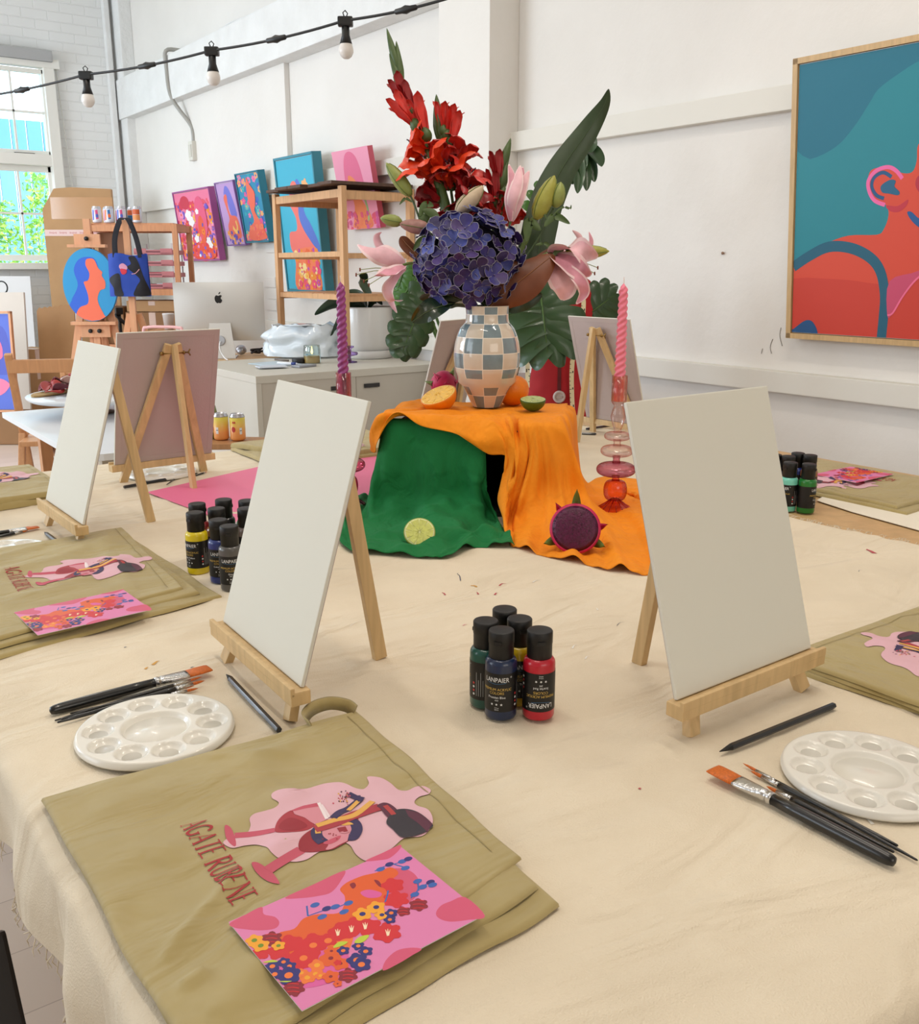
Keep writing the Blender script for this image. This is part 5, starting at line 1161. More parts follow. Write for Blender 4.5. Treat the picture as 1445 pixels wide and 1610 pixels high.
# lilies
PK1 = mat(238, 190, 200, .5, var=.12, vscale=40, sub=.05); PK2 = mat(222, 154, 172, .5, var=.14, vscale=40); PKR = mat(242, 212, 214, .5)
lp = lambda t: (math.sin(math.pi*min(1, .06+t*.9))**.8)*(1 if t < .7 else 1-.45*((t-.7)/.3)**2)
def lily(label, stem, petals_, stam, throat, dd):
    t = thing('pink_lily', label, 'flower', MOUTH, group='pink lilies')
    b = B(); b.tube(spline([inv(p) for p in [MOUTH+Vector((0, 0, -.17)), MOUTH]+[F(x, y, dd) for x, y in stem]], 24), .0032, STG, 8); b.build('stem', t)
    for (pts, w_, m, tw) in petals_:
        b = B(); ribbon(b, [inv(F(x, y, dd+d)) for x, y, d in pts], w_/652/2, m, cup=.35, n=22, nw=9, rim=PKR, prof=lp, twist=tw, wave=.06); b.build('petal', t)
    if stam:
        b = B()
        for (x, y, d) in stam: e = inv(F(x, y, dd+d)); b.tube([inv(F(*throat, dd)), inv(F(*throat, dd)).lerp(e, .6)+Vector((0, 0, .004)), e], .0009, BUDG, 5); b.tube([e-Vector((0, 0, .004)), e+Vector((0, 0, .004))], .0018, mat(120, 60, 40), 6)
        b.build('stamen', t)
    return t
lily('pink lily hanging open at the left, petals curling back', [(715, 440), (680, 425), (650, 414), (633, 417)],
     [([(636, 416, 0), (612, 405, -.01), (585, 392, -.01), (563, 384, .015)], 34, PK1, .2), ([(634, 413, .01), (612, 400, .02), (596, 385, .02), (593, 372, .01), (600, 365, 0)], 13, PK1, .3), ([(636, 418, -.01), (618, 428, -.035), (602, 434, -.05), (588, 434, -.06)], 30, PK2, 0), ([(636, 420, 0), (620, 440, -.02), (610, 455, -.02), (616, 470, -.01), (634, 472, 0)], 18, PK1, .4), ([(634, 420, .01), (618, 440, .02), (612, 465, .02), (624, 492, .01)], 14, PK1, .2), ([(638, 420, .02), (622, 425, .02), (606, 428, .03)], 24, PK2, 0)],
     [(560, 432, -.07), (572, 442, -.05), (566, 424, -.05), (580, 448, -.04)], (628, 424), -.03)
lily('pink lily hanging open at the right above the pink candle', [(790, 440), (830, 415), (862, 397)],
     [([(864, 398, 0), (888, 392, -.03), (915, 395, -.04), (940, 404, -.03)], 42, PK1, 0), ([(864, 398, 0), (885, 410, -.03), (910, 424, -.04), (930, 432, -.03)], 40, PK2, 0), ([(866, 400, .01), (876, 425, -.02), (888, 450, -.02), (884, 472, .0)], 44, PK1, .2), ([(868, 402, 0), (895, 425, -.04), (915, 445, -.045), (918, 462, -.03), (906, 478, -.02)], 20, PK2, .3), ([(868, 396, .01), (895, 392, .03), (912, 375, .03), (900, 362, .02)], 12, PK1, .4), ([(890, 392, .02), (922, 392, .03), (930, 380, .03), (926, 364, .03)], 9, PK2, .2)],
     [(940, 421, -.05), (935, 430, -.04)], (880, 405), -.02)
lily('tall half open pink lily pointing straight up', [(775, 430), (795, 380), (803, 345)],
     [([(803, 348, -.01), (801, 315, -.03), (806, 285, -.03), (800, 258, -.02)], 17, PK2, 0), ([(803, 348, 0), (806, 315, -.035), (814, 285, -.035), (818, 260, -.02)], 20, PK1, 0), ([(805, 348, 0), (814, 318, -.02), (822, 290, -.02), (832, 268, -.01)], 19, PK1, 0), ([(805, 346, .02), (812, 315, .01), (818, 285, .01), (822, 262, .01)], 18, PK2, 0)], None, None, -.02)
def budstem(label, stem, buds_, leaves, dd):
    t = thing('lily_bud_stem', label, 'flower', MOUTH, group='lily bud stems')
    b = B(); b.tube(spline([inv(p) for p in [MOUTH+Vector((0, 0, -.17)), MOUTH]+[F(x, y, dd) for x, y in stem]], 30), .0026, STD, 8); b.build('stem', t)
    for (x0, y0, x1, y1, w_, m) in buds_:
        b = B(); p, q = inv(F(x0, y0, dd)), inv(F(x1, y1, dd-.01)); bud(b, p, q, w_/1304, m, n=18)
        for k in range(3):
            a = 2*math.pi*k/3+.6; tg = (q-p).normalized(); x = tg.orthogonal().normalized(); y = tg.cross(x); o_ = (x*math.cos(a)+y*math.sin(a))*w_/1304
            b.tube([p.lerp(q, s)+o_*k2 for s, k2 in ((.05, .5), (.2, .9), (.4, 1.0), (.6, .94), (.8, .70), (.94, .34))], .0009, STG, 5)
        b.build('bud', t)
    for pts, w_ in leaves:
        b = B(); ribbon(b, [inv(F(x, y, dd-.01)) for x, y in pts], w_/1304, GLD, cup=.3, n=14, nw=5); b.build('leaf', t)
    return t
BC = mat(206, 184, 156, .5, var=.1, vscale=60); BP = mat(170, 126, 118, .5, var=.2, vscale=60); BY = mat(160, 158, 66, .45, var=.12, vscale=60)
budstem('lily stem with one long green bud at upper left', [(700, 430), (668, 365), (650, 318), (643, 305)], [(646, 308, 607, 256, 22, BUDG)], [([(648, 318), (638, 312), (628, 322)], 5), ([(660, 340), (668, 322), (682, 324)], 12), ([(668, 362), (664, 345), (676, 336)], 14)], -.02)
budstem('lily stem with two pale buds pointing left', [(705, 440), (690, 385), (672, 362)], [(632, 350, 598, 343, 19, BUDG), (676, 360, 628, 352, 23, BP)], [([(676, 372), (662, 378), (650, 394)], 10), ([(690, 350), (680, 335), (664, 330)], 14)], -.03)
budstem('short lily stem with a cream bud above the hydrangea', [(728, 420), (722, 350), (720, 340)], [(718, 336, 760, 292, 27, BC)], [], -.035)
budstem('lily stem with two yellow green buds at upper right', [(800, 440), (838, 388), (856, 356), (870, 328)], [(842, 344, 872, 276, 30, BY), (873, 326, 882, 286, 23, BUDG)], [([(856, 356), (872, 340), (896, 352)], 12), ([(868, 340), (884, 326), (896, 328), (898, 322)], 4), ([(860, 345), (848, 325), (836, 330)], 6), ([(850, 362), (832, 350), (828, 380)], 16), ([(842, 385), (860, 384), (868, 404)], 6)], -.015)
budstem('lily stem with a long yellow green bud pointing right', [(810, 440), (850, 408), (890, 402)], [(888, 399, 958, 395, 23, BY)], [([(868, 405), (880, 392), (905, 392)], 8), ([(850, 405), (830, 412), (812, 405)], 8)], -.03)
# foliage
def leafthing(name, label, cat, pts, w_, m, vein, dd, prof=None, cup=.25, group=None, back=None, n=34, wave=.02):
    t = thing(name, label, cat, MOUTH, group=group); P_ = [inv(F(x, y, dd+d)) for x, y, d in pts]
    b = B(); ribbon(b, P_, w_/652/2, m, cup=cup, n=n, nw=11, prof=prof, wave=wave); b.build('leaf_blade', t)
    b = B(); S_ = spline([p-(_fw*.0012) for p in P_], n); b.tube(S_, [.0016*(1-.8*i/(n-1)) for i in range(n)], vein, 6); b.tube([Vector((0, 0, -.15)), Vector((0, 0, -.02)), P_[0]], .003, vein, 6); b.build('midrib', t)
    return t
DG = mat(46, 66, 36, .45, var=.15, vscale=25, coat=.1); DG2 = mat(40, 62, 34, .4, var=.15, vscale=25); MB_ = mat(112, 56, 22, .5, var=.15, vscale=25); VN = mat(150, 96, 50, .5)
leafthing('palm_leaf', 'long dark green leaf blade rising to the upper right', 'leaf', [(838, 450, .03), (848, 390, .04), (856, 330, .05), (882, 268, .05), (925, 205, .04), (950, 165, .02), (957, 140, .0)], 54, DG, mat(60, 84, 44), .03, prof=lambda t: (min(1, .55+t*1.6) if t < .5 else 1)*(1-.98*max(0, (t-.40)/.60)**1.25)+.01, cup=.22)
leafthing('palm_leaf', 'dark green leaf blade hidden low at the right of the hydrangea', 'leaf', [(800, 470, .04), (830, 420, .04), (838, 370, .04), (832, 330, .04)], 46, DG2, mat(60, 84, 44), .05)
leafthing('magnolia_leaf', 'large rusty brown leaf right of the hydrangea', 'leaf', [(770, 482, -.03), (800, 455, -.04), (835, 428, -.04), (870, 400, -.02)], 66, MB_, VN, -.03, group='magnolia leaves')
leafthing('magnolia_leaf', 'smaller rusty brown leaf pointing right under the yellow green bud', 'leaf', [(838, 412, .0), (862, 403, .0), (885, 398, .0), (905, 394, .01)], 26, MB_, VN, -.01, group='magnolia leaves')
leafthing('magnolia_leaf', 'small rusty brown leaf at the left behind the pale buds', 'leaf', [(665, 412, .0), (650, 395, .0), (636, 380, .01), (630, 372, .01)], 22, MB_, VN, .0, group='magnolia leaves')
leafthing('magnolia_leaf', 'glossy dark green leaf under the hydrangea pointing left', 'leaf', [(730, 478, -.02), (705, 478, -.05), (672, 490, -.06), (648, 506, -.05)], 36, mat(30, 52, 30, .25, coat=.4), mat(90, 110, 70), -.03, group='dark leaves under the hydrangea')
leafthing('magnolia_leaf', 'dark green leaf low between the hydrangea and vase rim', 'leaf', [(750, 484, -.0), (720, 470, -.02), (690, 462, -.02), (660, 470, -.0)], 40, DG2, mat(90, 110, 70), .0, group='dark leaves under the hydrangea')
leafthing('magnolia_leaf', 'dark green leaf behind the brown leaf above the vase', 'leaf', [(775, 486, .02), (800, 478, .03), (830, 470, .03), (852, 462, .03)], 34, DG2, mat(90, 110, 70), .0, group='dark leaves under the hydrangea')
# wispy blades among the stems
for k, (lb, pts, w_) in enumerate((('thin green blade crossing left of the hydrangea', [(690, 420, 0), (672, 385, 0), (668, 352, 0), (682, 330, 0)], 10), ('thin green blade behind the tall pink lily', [(800, 430, .03), (826, 380, .03), (838, 345, .03), (862, 330, .03)], 9))):
    leafthing('slender_leaf', lb, 'leaf', pts, w_, STG, STG, -.0, group='slender leaves')
# ================================================================== PAINTINGS ON THE RIGHT WALL
random.seed(77)
def C(*c): return mat(*c, .55)
def flowers(x0, y0, x1, y1, cols_, n, r0, r1, seed, asp=1.0, fn=None):
    random.seed(seed); out = []
    for i in range(n):
        x, y = random.uniform(x0, x1), random.uniform(y0, y1)
        if fn and not fn(x, y): continue
        r = random.uniform(r0, r1); c = random.choice(cols_); k = random.choice((3, 4, 5, 5, 6)); out.append((c, clip(petals(x, y, r, k, random.uniform(.2, .5), random.uniform(0, 6), 18, asp), 0, 0, 1, 1)))
        if r > (r0+r1)/2: out.append((random.choice(cols_), clip(ell(x, y, r*.3, r*.3*asp, n=8), 0, 0, 1, 1)))
    return out
def wall_picture(label, BLp, BRp, TLp, depth, frame_m, shapes, off=.0, name='wall_painting', width=None, lip=.012, group=None):
    bl = Xp(*BLp, XW-depth-off); br = Xp(*BRp, XW-depth-off); wd = width or abs(bl.y-br.y)
    tl = Yp(*TLp, bl.y); hh = math.hypot(tl.z-bl.z, bl.x-tl.x); tilt = math.atan2(bl.x-tl.x, tl.z-bl.z)
    t = thing(name, label, 'painting', (bl.x, bl.y, bl.z), rot=(tilt, 0, R(-90)), group=group)
    # local: x right, z up, -y towards the room
    b = B(); ins = lip if frame_m else 0
    b.box((wd/2, depth*.5+.003, hh/2), (wd-2*ins-.002, depth-.012, hh-2*ins-.002), mat(230, 226, 218, .7) if frame_m else C(214, 92, 112))
    iw, ih = wd-2*ins-.006, hh-2*ins-.006
    art(b, shapes, lambda u, v, k: (ins+.003+u*iw, .0072-k*.00028, ins+.003+v*ih)) if frame_m else art(b, shapes, lambda u, v, k: (u*wd, .0082-k*.00028, v*hh))
    b.build('canvas', t)
    if frame_m:
        b = B(); y_ = depth/2
        for c, d in (((wd/2, y_, ins/2-.001), (wd, depth, ins)), ((wd/2, y_, hh-ins/2+.001), (wd, depth, ins)), ((ins/2-.001, y_, hh/2), (ins, depth, hh-.0)), ((wd-ins/2+.001, y_, hh/2), (ins, depth, hh))): b.box(c, d, frame_m)
        b.build('picture_frame', t)
    return t, wd, hh
# 1. the big portrait at the right
def q6(p): return (1200+p[0]/2.98, 40+p[1]/2.98)
H6 = homog([q6((163, 183)), q6((730, 72)), q6((730, 1468)), q6((133, 1438))])
big = []
UW = .695   # visible share of the width
def S6(m, pts, sm=True):
    P_ = [H6(q6(p)) for p in pts]; P_ = [(u*UW, v) for u, v in P_]; P_ = smooth2(P_) if sm else P_
    big.append((m, clip(P_, 0, 0, 1, 1)))
def T6(m, pts, wd): P_ = [H6(q6(p)) for p in pts]; big.append((m, clip(stroke([(u*UW, v) for u, v in P_], wd), 0, 0, 1, 1)))
big.append((C(14, 110, 134), [(0, 0), (1, 0), (1, 1), (0, 1)]))
S6(C(26, 132, 146), [(100, 600), (200, 590), (290, 535), (350, 450), (400, 350), (430, 290), (500, 225), (560, 180), (640, 150), (720, 158), (800, 190), (900, 330), (950, 900), (900, 1600), (100, 1600)])
FC = C(218, 72, 46); FC2 = C(206, 58, 38)
S6(FC, [(730, 300), (650, 340), (605, 370), (593, 400), (612, 450), (610, 490), (570, 530), (568, 600), (555, 650), (520, 655), (470, 630), (415, 640), (405, 700), (430, 780), (470, 800), (480, 850), (465, 915), (440, 940), (340, 945), (260, 985), (190, 1050), (100, 1160), (60, 1500), (900, 1500), (1000, 1100), (760, 1060), (690, 1040), (760, 900), (900, 800), (1000, 600), (1000, 380), (860, 290)])
S6(FC2, [(100, 1190), (300, 1160), (460, 1180), (560, 1150), (640, 1080), (700, 1050), (900, 1150), (900, 1520), (80, 1520)])
T6(C(20, 92, 118), [(140, 1100), (200, 1045), (270, 1000), (350, 1005), (420, 1050), (460, 1120), (478, 1230), (478, 1330), (472, 1480)], .040)
S6(C(24, 80, 132), [(110, 1450), (140, 1420), (185, 1375), (215, 1385), (232, 1450), (200, 1500)])
T6(C(240, 106, 170), [(522, 680), (500, 645), (470, 628), (430, 645), (405, 690), (410, 740), (430, 780), (466, 800)], .014)
T6(C(26, 84, 132), [(485, 672), (455, 652), (425, 675), (418, 715), (435, 755), (462, 770)], .013)
S6(C(24, 96, 132), [(450, 712), (480, 685), (500, 690), (497, 715), (515, 740), (510, 755), (480, 748), (455, 742)])
S6(C(196, 44, 62), [(470, 802), (510, 805), (545, 775), (540, 805), (515, 832), (485, 828)])
S6(C(184, 38, 58), [(568, 690), (580, 665), (605, 668), (640, 700), (700, 722), (760, 735), (900, 720), (980, 700), (900, 820), (760, 850), (690, 838), (620, 790), (575, 730)])
T6(C(242, 110, 176), [(658, 555), (640, 600), (660, 645), (710, 660), (770, 650)], .038)
T6(C(52, 58, 110), [(705, 525), (725, 505), (760, 490)], .012); T6(C(52, 58, 110), [(700, 590), (740, 585), (780, 570)], .012)
S6(C(22, 84, 146), [(545, 835), (560, 832), (590, 865), (650, 895), (730, 902), (900, 900), (760, 980), (705, 1040), (692, 985), (650, 945), (590, 905), (560, 870)])
S6(C(204, 72, 108), [(495, 1165), (600, 1110), (690, 1000), (700, 1035), (640, 1105), (590, 1150), (540, 1240), (510, 1330), (492, 1340)])
T6(C(244, 110, 150), [(492, 1338), (512, 1325), (545, 1240), (590, 1155), (640, 1105), (692, 1042)], .007)
S6(C(30, 130, 130), [(690, 1035), (740, 1040), (800, 1100), (900, 1000), (820, 960), (720, 1000)])
S6(C(30, 130, 130), [(705, 1500), (730, 1390), (780, 1300), (900, 1350), (900, 1520)])
OAK = mat(206, 172, 122, .5, kind='wood', var=.14, vscale=10)
bt_, bw, bh = wall_picture('large framed portrait of an orange face on teal at the right wall', (1235.5, 531), (1445, 543), (1247, 93), .055, OAK, big, off=.01, width=.66/UW, lip=.020)
# 2. five paintings along the far part of the wall
pc_ = [C(238, 90, 110), C(214, 50, 80), C(244, 140, 40), C(240, 100, 50), C(246, 150, 190), C(120, 90, 200), C(226, 60, 90), C(250, 190, 80)]
s1 = [(C(240, 124, 160), [(0, 0), (1, 0), (1, 1), (0, 1)])]+flowers(0, 0, 1, .85, pc_, 120, .03, .08, 1)+[(C(232, 90, 130), ell(.68, .6, .16, .32)), (C(236, 96, 60), ell(.66, .42, .09, .22)), (C(206, 50, 76), ell(.28, .85, .13, .10))]+[(C(236, 80, 60), ell(.62, .10, .34, .14))]+flowers(0, 0, 1, .45, pc_, 50, .02, .05, 5)+[(C(250, 244, 244), petals(x, y, r, 5, .3, x*9, 24, .9)) for x, y, r in ((.34, .66, .10), (.40, .56, .09), (.25, .42, .10), (.30, .34, .08), (.60, .70, .05), (.48, .30, .07), (.80, .26, .07), (.84, .20, .06), (.15, .12, .04), (.5, .05, .03))]+[(C(90, 80, 190), ell(x, y, .02, .03, x*4)) for x, y in ((.08, .8), (.12, .74), (.14, .55), (.45, .44), (.5, .4), (.9, .75), (.92, .6), (.7, .5), (.2, .2), (.9, .1), (.3, .1), (.1, .06))]
wall_picture('pink and red floral painting in a purple frame, leftmost on the wall', (289, 410), (346, 408), (270, 303), .055, C(168, 84, 150), s1, off=.02)
s2 = [(C(196, 158, 214), [(0, 0), (1, 0), (1, 1), (0, 1)]), (C(120, 120, 214), smooth2([(.35, .82), (.5, .95), (.7, .88), (.85, .6), (.85, .45), (.6, .42), (.5, .6), (.45, .8)])), (C(240, 112, 90), smooth2([(.30, .75), (.42, .82), (.50, .78), (.45, .6), (.52, .48), (.8, .45), (.9, .3), (.85, .1), (.3, .12), (.25, .3), (.4, .42), (.35, .6)])), (C(250, 200, 110), stroke([(.5, .28), (.65, .2), (.75, .28), (.72, .38)], .07))]+flowers(.2, 0, 1, .2, [C(120, 90, 200), C(240, 120, 70), C(90, 80, 180), C(250, 180, 90)], 26, .04, .09, 3, .6)
wall_picture('narrow lilac painting of an orange figure, second on the wall', (357, 387), (386, 384), (336, 288), .04, C(150, 110, 180), s2, off=.02, lip=.008)
s3 = [(C(40, 140, 180), [(0, 0), (1, 0), (1, 1), (0, 1)])]+flowers(0, 0, 1, 1, [C(236, 120, 170), C(60, 100, 190), C(240, 170, 110), C(100, 190, 180), C(230, 90, 150), C(40, 170, 180)], 70, .05, .11, 4, .6)+[(C(240, 110, 84), smooth2([(.45, .95), (.55, .85), (.72, .72), (.68, .55), (.6, .45), (.75, .3), (.95, .1), (.9, .02), (.2, .02), (.25, .2), (.5, .3), (.42, .5), (.38, .7)]))]+flowers(.1, 0, .9, .25, [C(236, 80, 120), C(244, 130, 90), C(240, 100, 80)], 14, .05, .09, 6, .6)
wall_picture('narrow teal framed floral painting, third on the wall', (387, 382), (423, 379), (368, 274), .06, C(42, 126, 150), s3, off=.02, lip=.010)
s4 = [(C(66, 180, 210), [(0, 0), (1, 0), (1, 1), (0, 1)]), (C(90, 120, 206), smooth2([(.50, .83), (.62, .80), (.66, .60), (.80, .50), (.98, .34), (.94, .28), (.8, .25), (.6, .4), (.5, .6)])), (C(242, 122, 112), smooth2([(.32, .78), (.40, .83), (.50, .82), (.55, .74), (.52, .66), (.50, .56), (.60, .46), (.78, .36), (.92, .28), (.5, .25), (.22, .30), (.18, .40), (.22, .45), (.40, .46), (.42, .54), (.36, .60), (.28, .66), (.30, .72)])), (C(246, 180, 120), petals(.74, .79, .09, 5, .4, 0, 24, .6)), (C(246, 130, 90), smooth2([(.25, .0), (.28, .2), (.30, .30), (.88, .32), (.92, .15), (.9, 0)]))]+flowers(.28, 0, .92, .31, [C(236, 80, 120), C(244, 150, 50), C(250, 190, 90), C(200, 80, 170), C(240, 110, 60), C(250, 220, 150)], 60, .03, .07, 7, .55)+[(C(206, 70, 110), ell(.35, .74, .05, .02)), (C(80, 110, 200), stroke([(.30, .665), (.42, .655), (.5, .66)], .02))]
wall_picture('tall turquoise painting of an orange figure in a flowered skirt', (452, 458), (512, 457), (429, 250), .07, C(64, 140, 160), s4, off=.02, lip=.016)
s5 = [(C(244, 158, 184), [(0, 0), (1, 0), (1, 1), (0, 1)]), (C(232, 112, 148), smooth2([(.30, .45), (.26, .70), (.34, .92), (.50, .97), (.66, .88), (.74, .65), (.74, .4)])), (C(244, 140, 90), smooth2([(.36, .68), (.34, .5), (.40, .3), (.3, .1), (.3, .02), (.8, .02), (.78, .2), (.6, .4), (.55, .6)])), (C(160, 190, 130), stroke([(.7, .4), (.74, .25), (.72, .08)], .05))]+flowers(0.02, 0, .98, .22, [C(232, 90, 120), C(240, 130, 90), C(214, 90, 150), C(200, 80, 110)], 34, .03, .06, 8)
wall_picture('pink unframed painting of a face behind the wooden shelf', (541, 362), (597, 358), (519, 240), .05, None, s5, off=.03)
# ================================================================== WOODEN SHELF NEAR THE WALL
SH = mat(214, 166, 120, .5, kind='wood', var=.14, vscale=7); SD = mat(86, 58, 42, .6, kind='wood', var=.25, vscale=7)
x0, x1, y0, y1, zt = 2.86, 3.325, 5.07, 5.94, 1.755
t = thing('shelving_unit', 'open pine shelf with a dark slatted top standing against the wall', 'shelf', (x0, y0, 0))
X_, Y_ = x1-x0, y1-y0
for (a, c) in ((0, 0), (0, Y_), (X_, 0), (X_, Y_)):
    zb_ = .7525 if c == 0 else .002; b = B(); b.box((a, c, (zt+zb_)/2), (.034, .044, zt-zb_), SH, bev=.002); b.build('post', t)
for z in (zt-.03, 1.385, 1.135):
    b = B(); b.box((X_/2, 0, z-.02), (X_-.034, .022, .045 if z > 1.7 else .030), SH); b.box((X_/2, Y_, z-.02), (X_-.034, .022, .045 if z > 1.7 else .030), SH)
    b.box((0, Y_/2, z-.01), (.022, Y_-.04, .045 if z > 1.7 else .030), SH); b.box((X_-.0, Y_/2, z-.01), (.022, Y_-.04, .045 if z > 1.7 else .030), SH); b.build('rail', t)
    if z not in (1.385,): b = B(); [b.box((X_/2, Y_*(k+.5)/6, z), (X_-.03, Y_/6-.012, .016), SH) for k in range(6)]; b.build('shelf_board', t)
b = B(); random.seed(3)
for k in range(5): b.box((X_/2-.02+random.uniform(-.03, .03), -.03+(Y_+.06)*(k+.5)/5, zt+.012+random.uniform(0, .006)), (X_+.10+random.uniform(-.04, .04), (Y_+.06)/5-.015, .018), SD, bev=.003)
b.build('slatted_top', t)
# ================================================================== CABINET AND WHAT STANDS ON IT
CG = mat(206, 202, 190, .45); CT = .75
c0 = Zp(402, 592, CT); t = thing('metal_cabinet', 'pale grey low metal cabinet with sliding doors', 'cabinet', (c0.x, c0.y, 0))
CW, CDp, CH = 1.20, .92, CT; 
b = B(); b.box((CW/2, CDp/2, CH-.02), (CW, CDp, .04), CG, bev=.003); b.box((.015, CDp/2, (CH-.04)/2+.06), (.03, CDp, CH-.16), CG); b.box((CW-.015, CDp/2, (CH-.04)/2+.06), (.03, CDp, CH-.16), CG); b.box((CW/2, CDp-.01, (CH-.04)/2+.06), (CW, .02, CH-.16), CG); b.box((CW/2, CDp/2, .13), (CW, CDp, .03), CG); b.build('cabinet_body', t)
for k in range(2):
    b = B(); b.box((.03+(CW-.06)*(k+.5)/2, .012+.004*k, .42), ((CW-.06)/2-.004, .016, CH-.34+.18), mat(196, 190, 178, .45), bev=.002); d_ = b.build('door', t)
    b = B(); b.box((.03+(CW-.06)/2*(k+1)-.11 if k == 0 else .70, .002, .655), (.10, .006, .022), mat(40, 38, 38, .5)); b.build('handle', d_)
for a in (.04, CW-.04):
    for c in (.04, CDp-.04): b = B(); b.box((a, c, .058), (.04, .04, .115), CG); b.build('leg', t)
def on_cab(px, py): return Zp(px, py, CT)
p = on_cab(491, 571); t = thing('jar_candle', 'burning candle in a clear glass jar on the cabinet', 'candle', p+Vector((0, 0, .001)))
b = B(); b.lathe([(.0001, .002), (.044, .002), (.046, .006), (.046, .040)], mat(222, 170, 90, .4, sub=.2), 32); b.lathe([(.0001, .041), (.046, .041)], mat(232, 196, 130, .4), 32); b.build('wax', t)
b = B(); b.lathe([(.0475, .001), (.050, .005), (.050, .080), (.047, .092), (.048, .104), (.0455, .104)], thin_glass(225, 238, 236, .5), 32); b.build('glass_jar', t)
b = B(); b.lathe([(.0001, .052), (.005, .056), (.0065, .064), (.004, .080), (.0001, .098)], mat(255, 226, 150, .5, emit=3.0), 12); b.build('flame', t)
p = on_cab(470, 571); b = B(); b.lathe([(.0001, .001), (.038, .001), (.040, .004), (.040, .026), (.037, .029), (.0001, .029)], mat(24, 24, 26, .5), 28); b.build('jar_cover', loc=p, label='black round jar lid lying beside the jar candle', cat='lid')
def flatbox(name, px, py, d, rz, m, lb, cat, z=0.0):
    b = B(); b.box((0, 0, d[2]/2), d, m, bev=min(.003, d[2]*.3)); q = on_cab(px, py); return b.build(name, loc=(q.x, q.y, CT+.001+z), rz=rz, label=lb, cat=cat)
flatbox('notepad', 433, 573, (.20, .26, .004), R(10), mat(196, 214, 226, .5), 'pale blue printed sheet on the cabinet', 'paper'); flatbox('envelope', 427, 579, (.16, .11, .006), R(-12), mat(206, 214, 226, .5), 'small white and blue envelope on the cabinet edge', 'paper', .006)
flatbox('phone_case', 478, 577, (.13, .07, .012), R(15), mat(150, 152, 160, .4), 'small grey box beside the pen on the cabinet', 'box')
b = B(); b.tube([(-.07, 0, .008), (-.065, 0, .008), (.05, 0, .008), (.062, 0, .008), (.072, 0, .008)], [.004, .0075, .0075, .006, .001], mat(228, 230, 236, .3), 12); b.tube([(.03, 0, .008), (.060, 0, .008)], [.0085, .0085], mat(40, 60, 130, .3), 12); q = on_cab(452, 576); b.build('marker_pen', loc=(q.x, q.y, CT+.009), rz=R(-60), label='white marker pen with a blue end on the cabinet', cat='pen')
b = B(); b.tube([(-.06, 0, .010), (.06, 0, .010)], .006, mat(120, 110, 104, .4), 10); q = on_cab(443, 569); b.build('lighter_tube', loc=(q.x, q.y, CT+.001), rz=R(-75), label='thin grey brown tube lying behind the papers on the cabinet', cat='tube')
# crumpled clear plastic bag with white things
q = on_cab(478, 566)+Vector((.08, .16, 0)); b = B(); random.seed(2)
def bagf(u, v):
    a = 2*math.pi*u; r_ = .19*(1+.25*noise.noise(Vector((math.cos(a)*2, math.sin(a)*2, v*4))))*(1-.35*max(0, v-.75)*2); return (r_*math.cos(a)*1.25+.0, r_*.55*math.sin(a), .01+.19*v+.03*noise.noise(Vector((math.cos(a)*3, math.sin(a)*3, 8)))*v)
b.grid(40, 22, bagf, mat(226, 236, 244, .18, bump=1.0, scale=26, coat=.6), closed=True); b.lathe([(.0001, .19), (.08, .205), (.12, .20)], mat(226, 236, 244, .18, bump=1.0, scale=26, coat=.6), 30); b.box((.02, -.088, .03), (.09, .004, .03), mat(120, 196, 226, .4)); b.build('plastic_bag', loc=(q.x, q.y, CT+.001), rz=R(-36), label='crumpled white plastic bag standing on the cabinet behind the jar candle', cat='bag')
# orchid pot
p = on_cab(579, 563)+Vector((.02, .04, 0)); PWH = mat(214, 212, 208, .25, coat=.3)
t = thing('potted_orchid', 'leafy orchid plant in a round white ceramic pot with saucer', 'potted plant', p+Vector((0, 0, .001)), R(0)); t.scale = (1.24, 1.24, 1.24)
b = B(); b.lathe([(.0001, .030), (.108, .030), (.116, .036), (.124, .070), (.127, .12), (.128, .245), (.126, .252), (.118, .250), (.116, .225), (.0001, .222)], PWH, 56); b.build('pot', t)
b = B(); b.lathe([(.0001, .0), (.118, .0), (.124, .004), (.126, .040), (.121, .040), (.119, .012), (.0001, .010)], PWH, 56); b.build('saucer', t)
b = B(); b.lathe([(.0001, .232), (.06, .234), (.115, .228)], mat(70, 56, 44, .9, bump=1, scale=60), 30); b.build('soil', t)
OL = mat(44, 66, 46, .35, var=.12, vscale=20, coat=.2)
for pts, w_ in (([(0, 0, .23), (-.08, -.0, .27), (-.17, 0, .26), (-.26, 0, .21)], .036), ([(0, 0, .23), (-.07, -.03, .25), (-.13, -.03, .18), (-.19, -.03, .07)], .030), ([(0, 0, .23), (-.05, -.04, .24), (-.10, -.05, .15), (-.12, -.05, .08)], .032), ([(0, 0, .23), (.01, 0, .30), (-.03, 0, .38), (0, 0, .40), (.01, 0, .37)], .030), ([(0, 0, .23), (.03, -.01, .28), (.06, 0, .29), (.08, 0, .26)], .026), ([(0, 0, .23), (-.03, .03, .29), (-.09, .04, .30), (-.15, .04, .27)], .034)):
    b = B(); ribbon(b, [_r*a+_f*c+Vector((0, 0, z)) for a, c, z in pts], w_, OL, side=Vector((0, 0, 1))-_f*.6+_r*.3, cup=.35, n=18, nw=7); b.build('leaf', t)
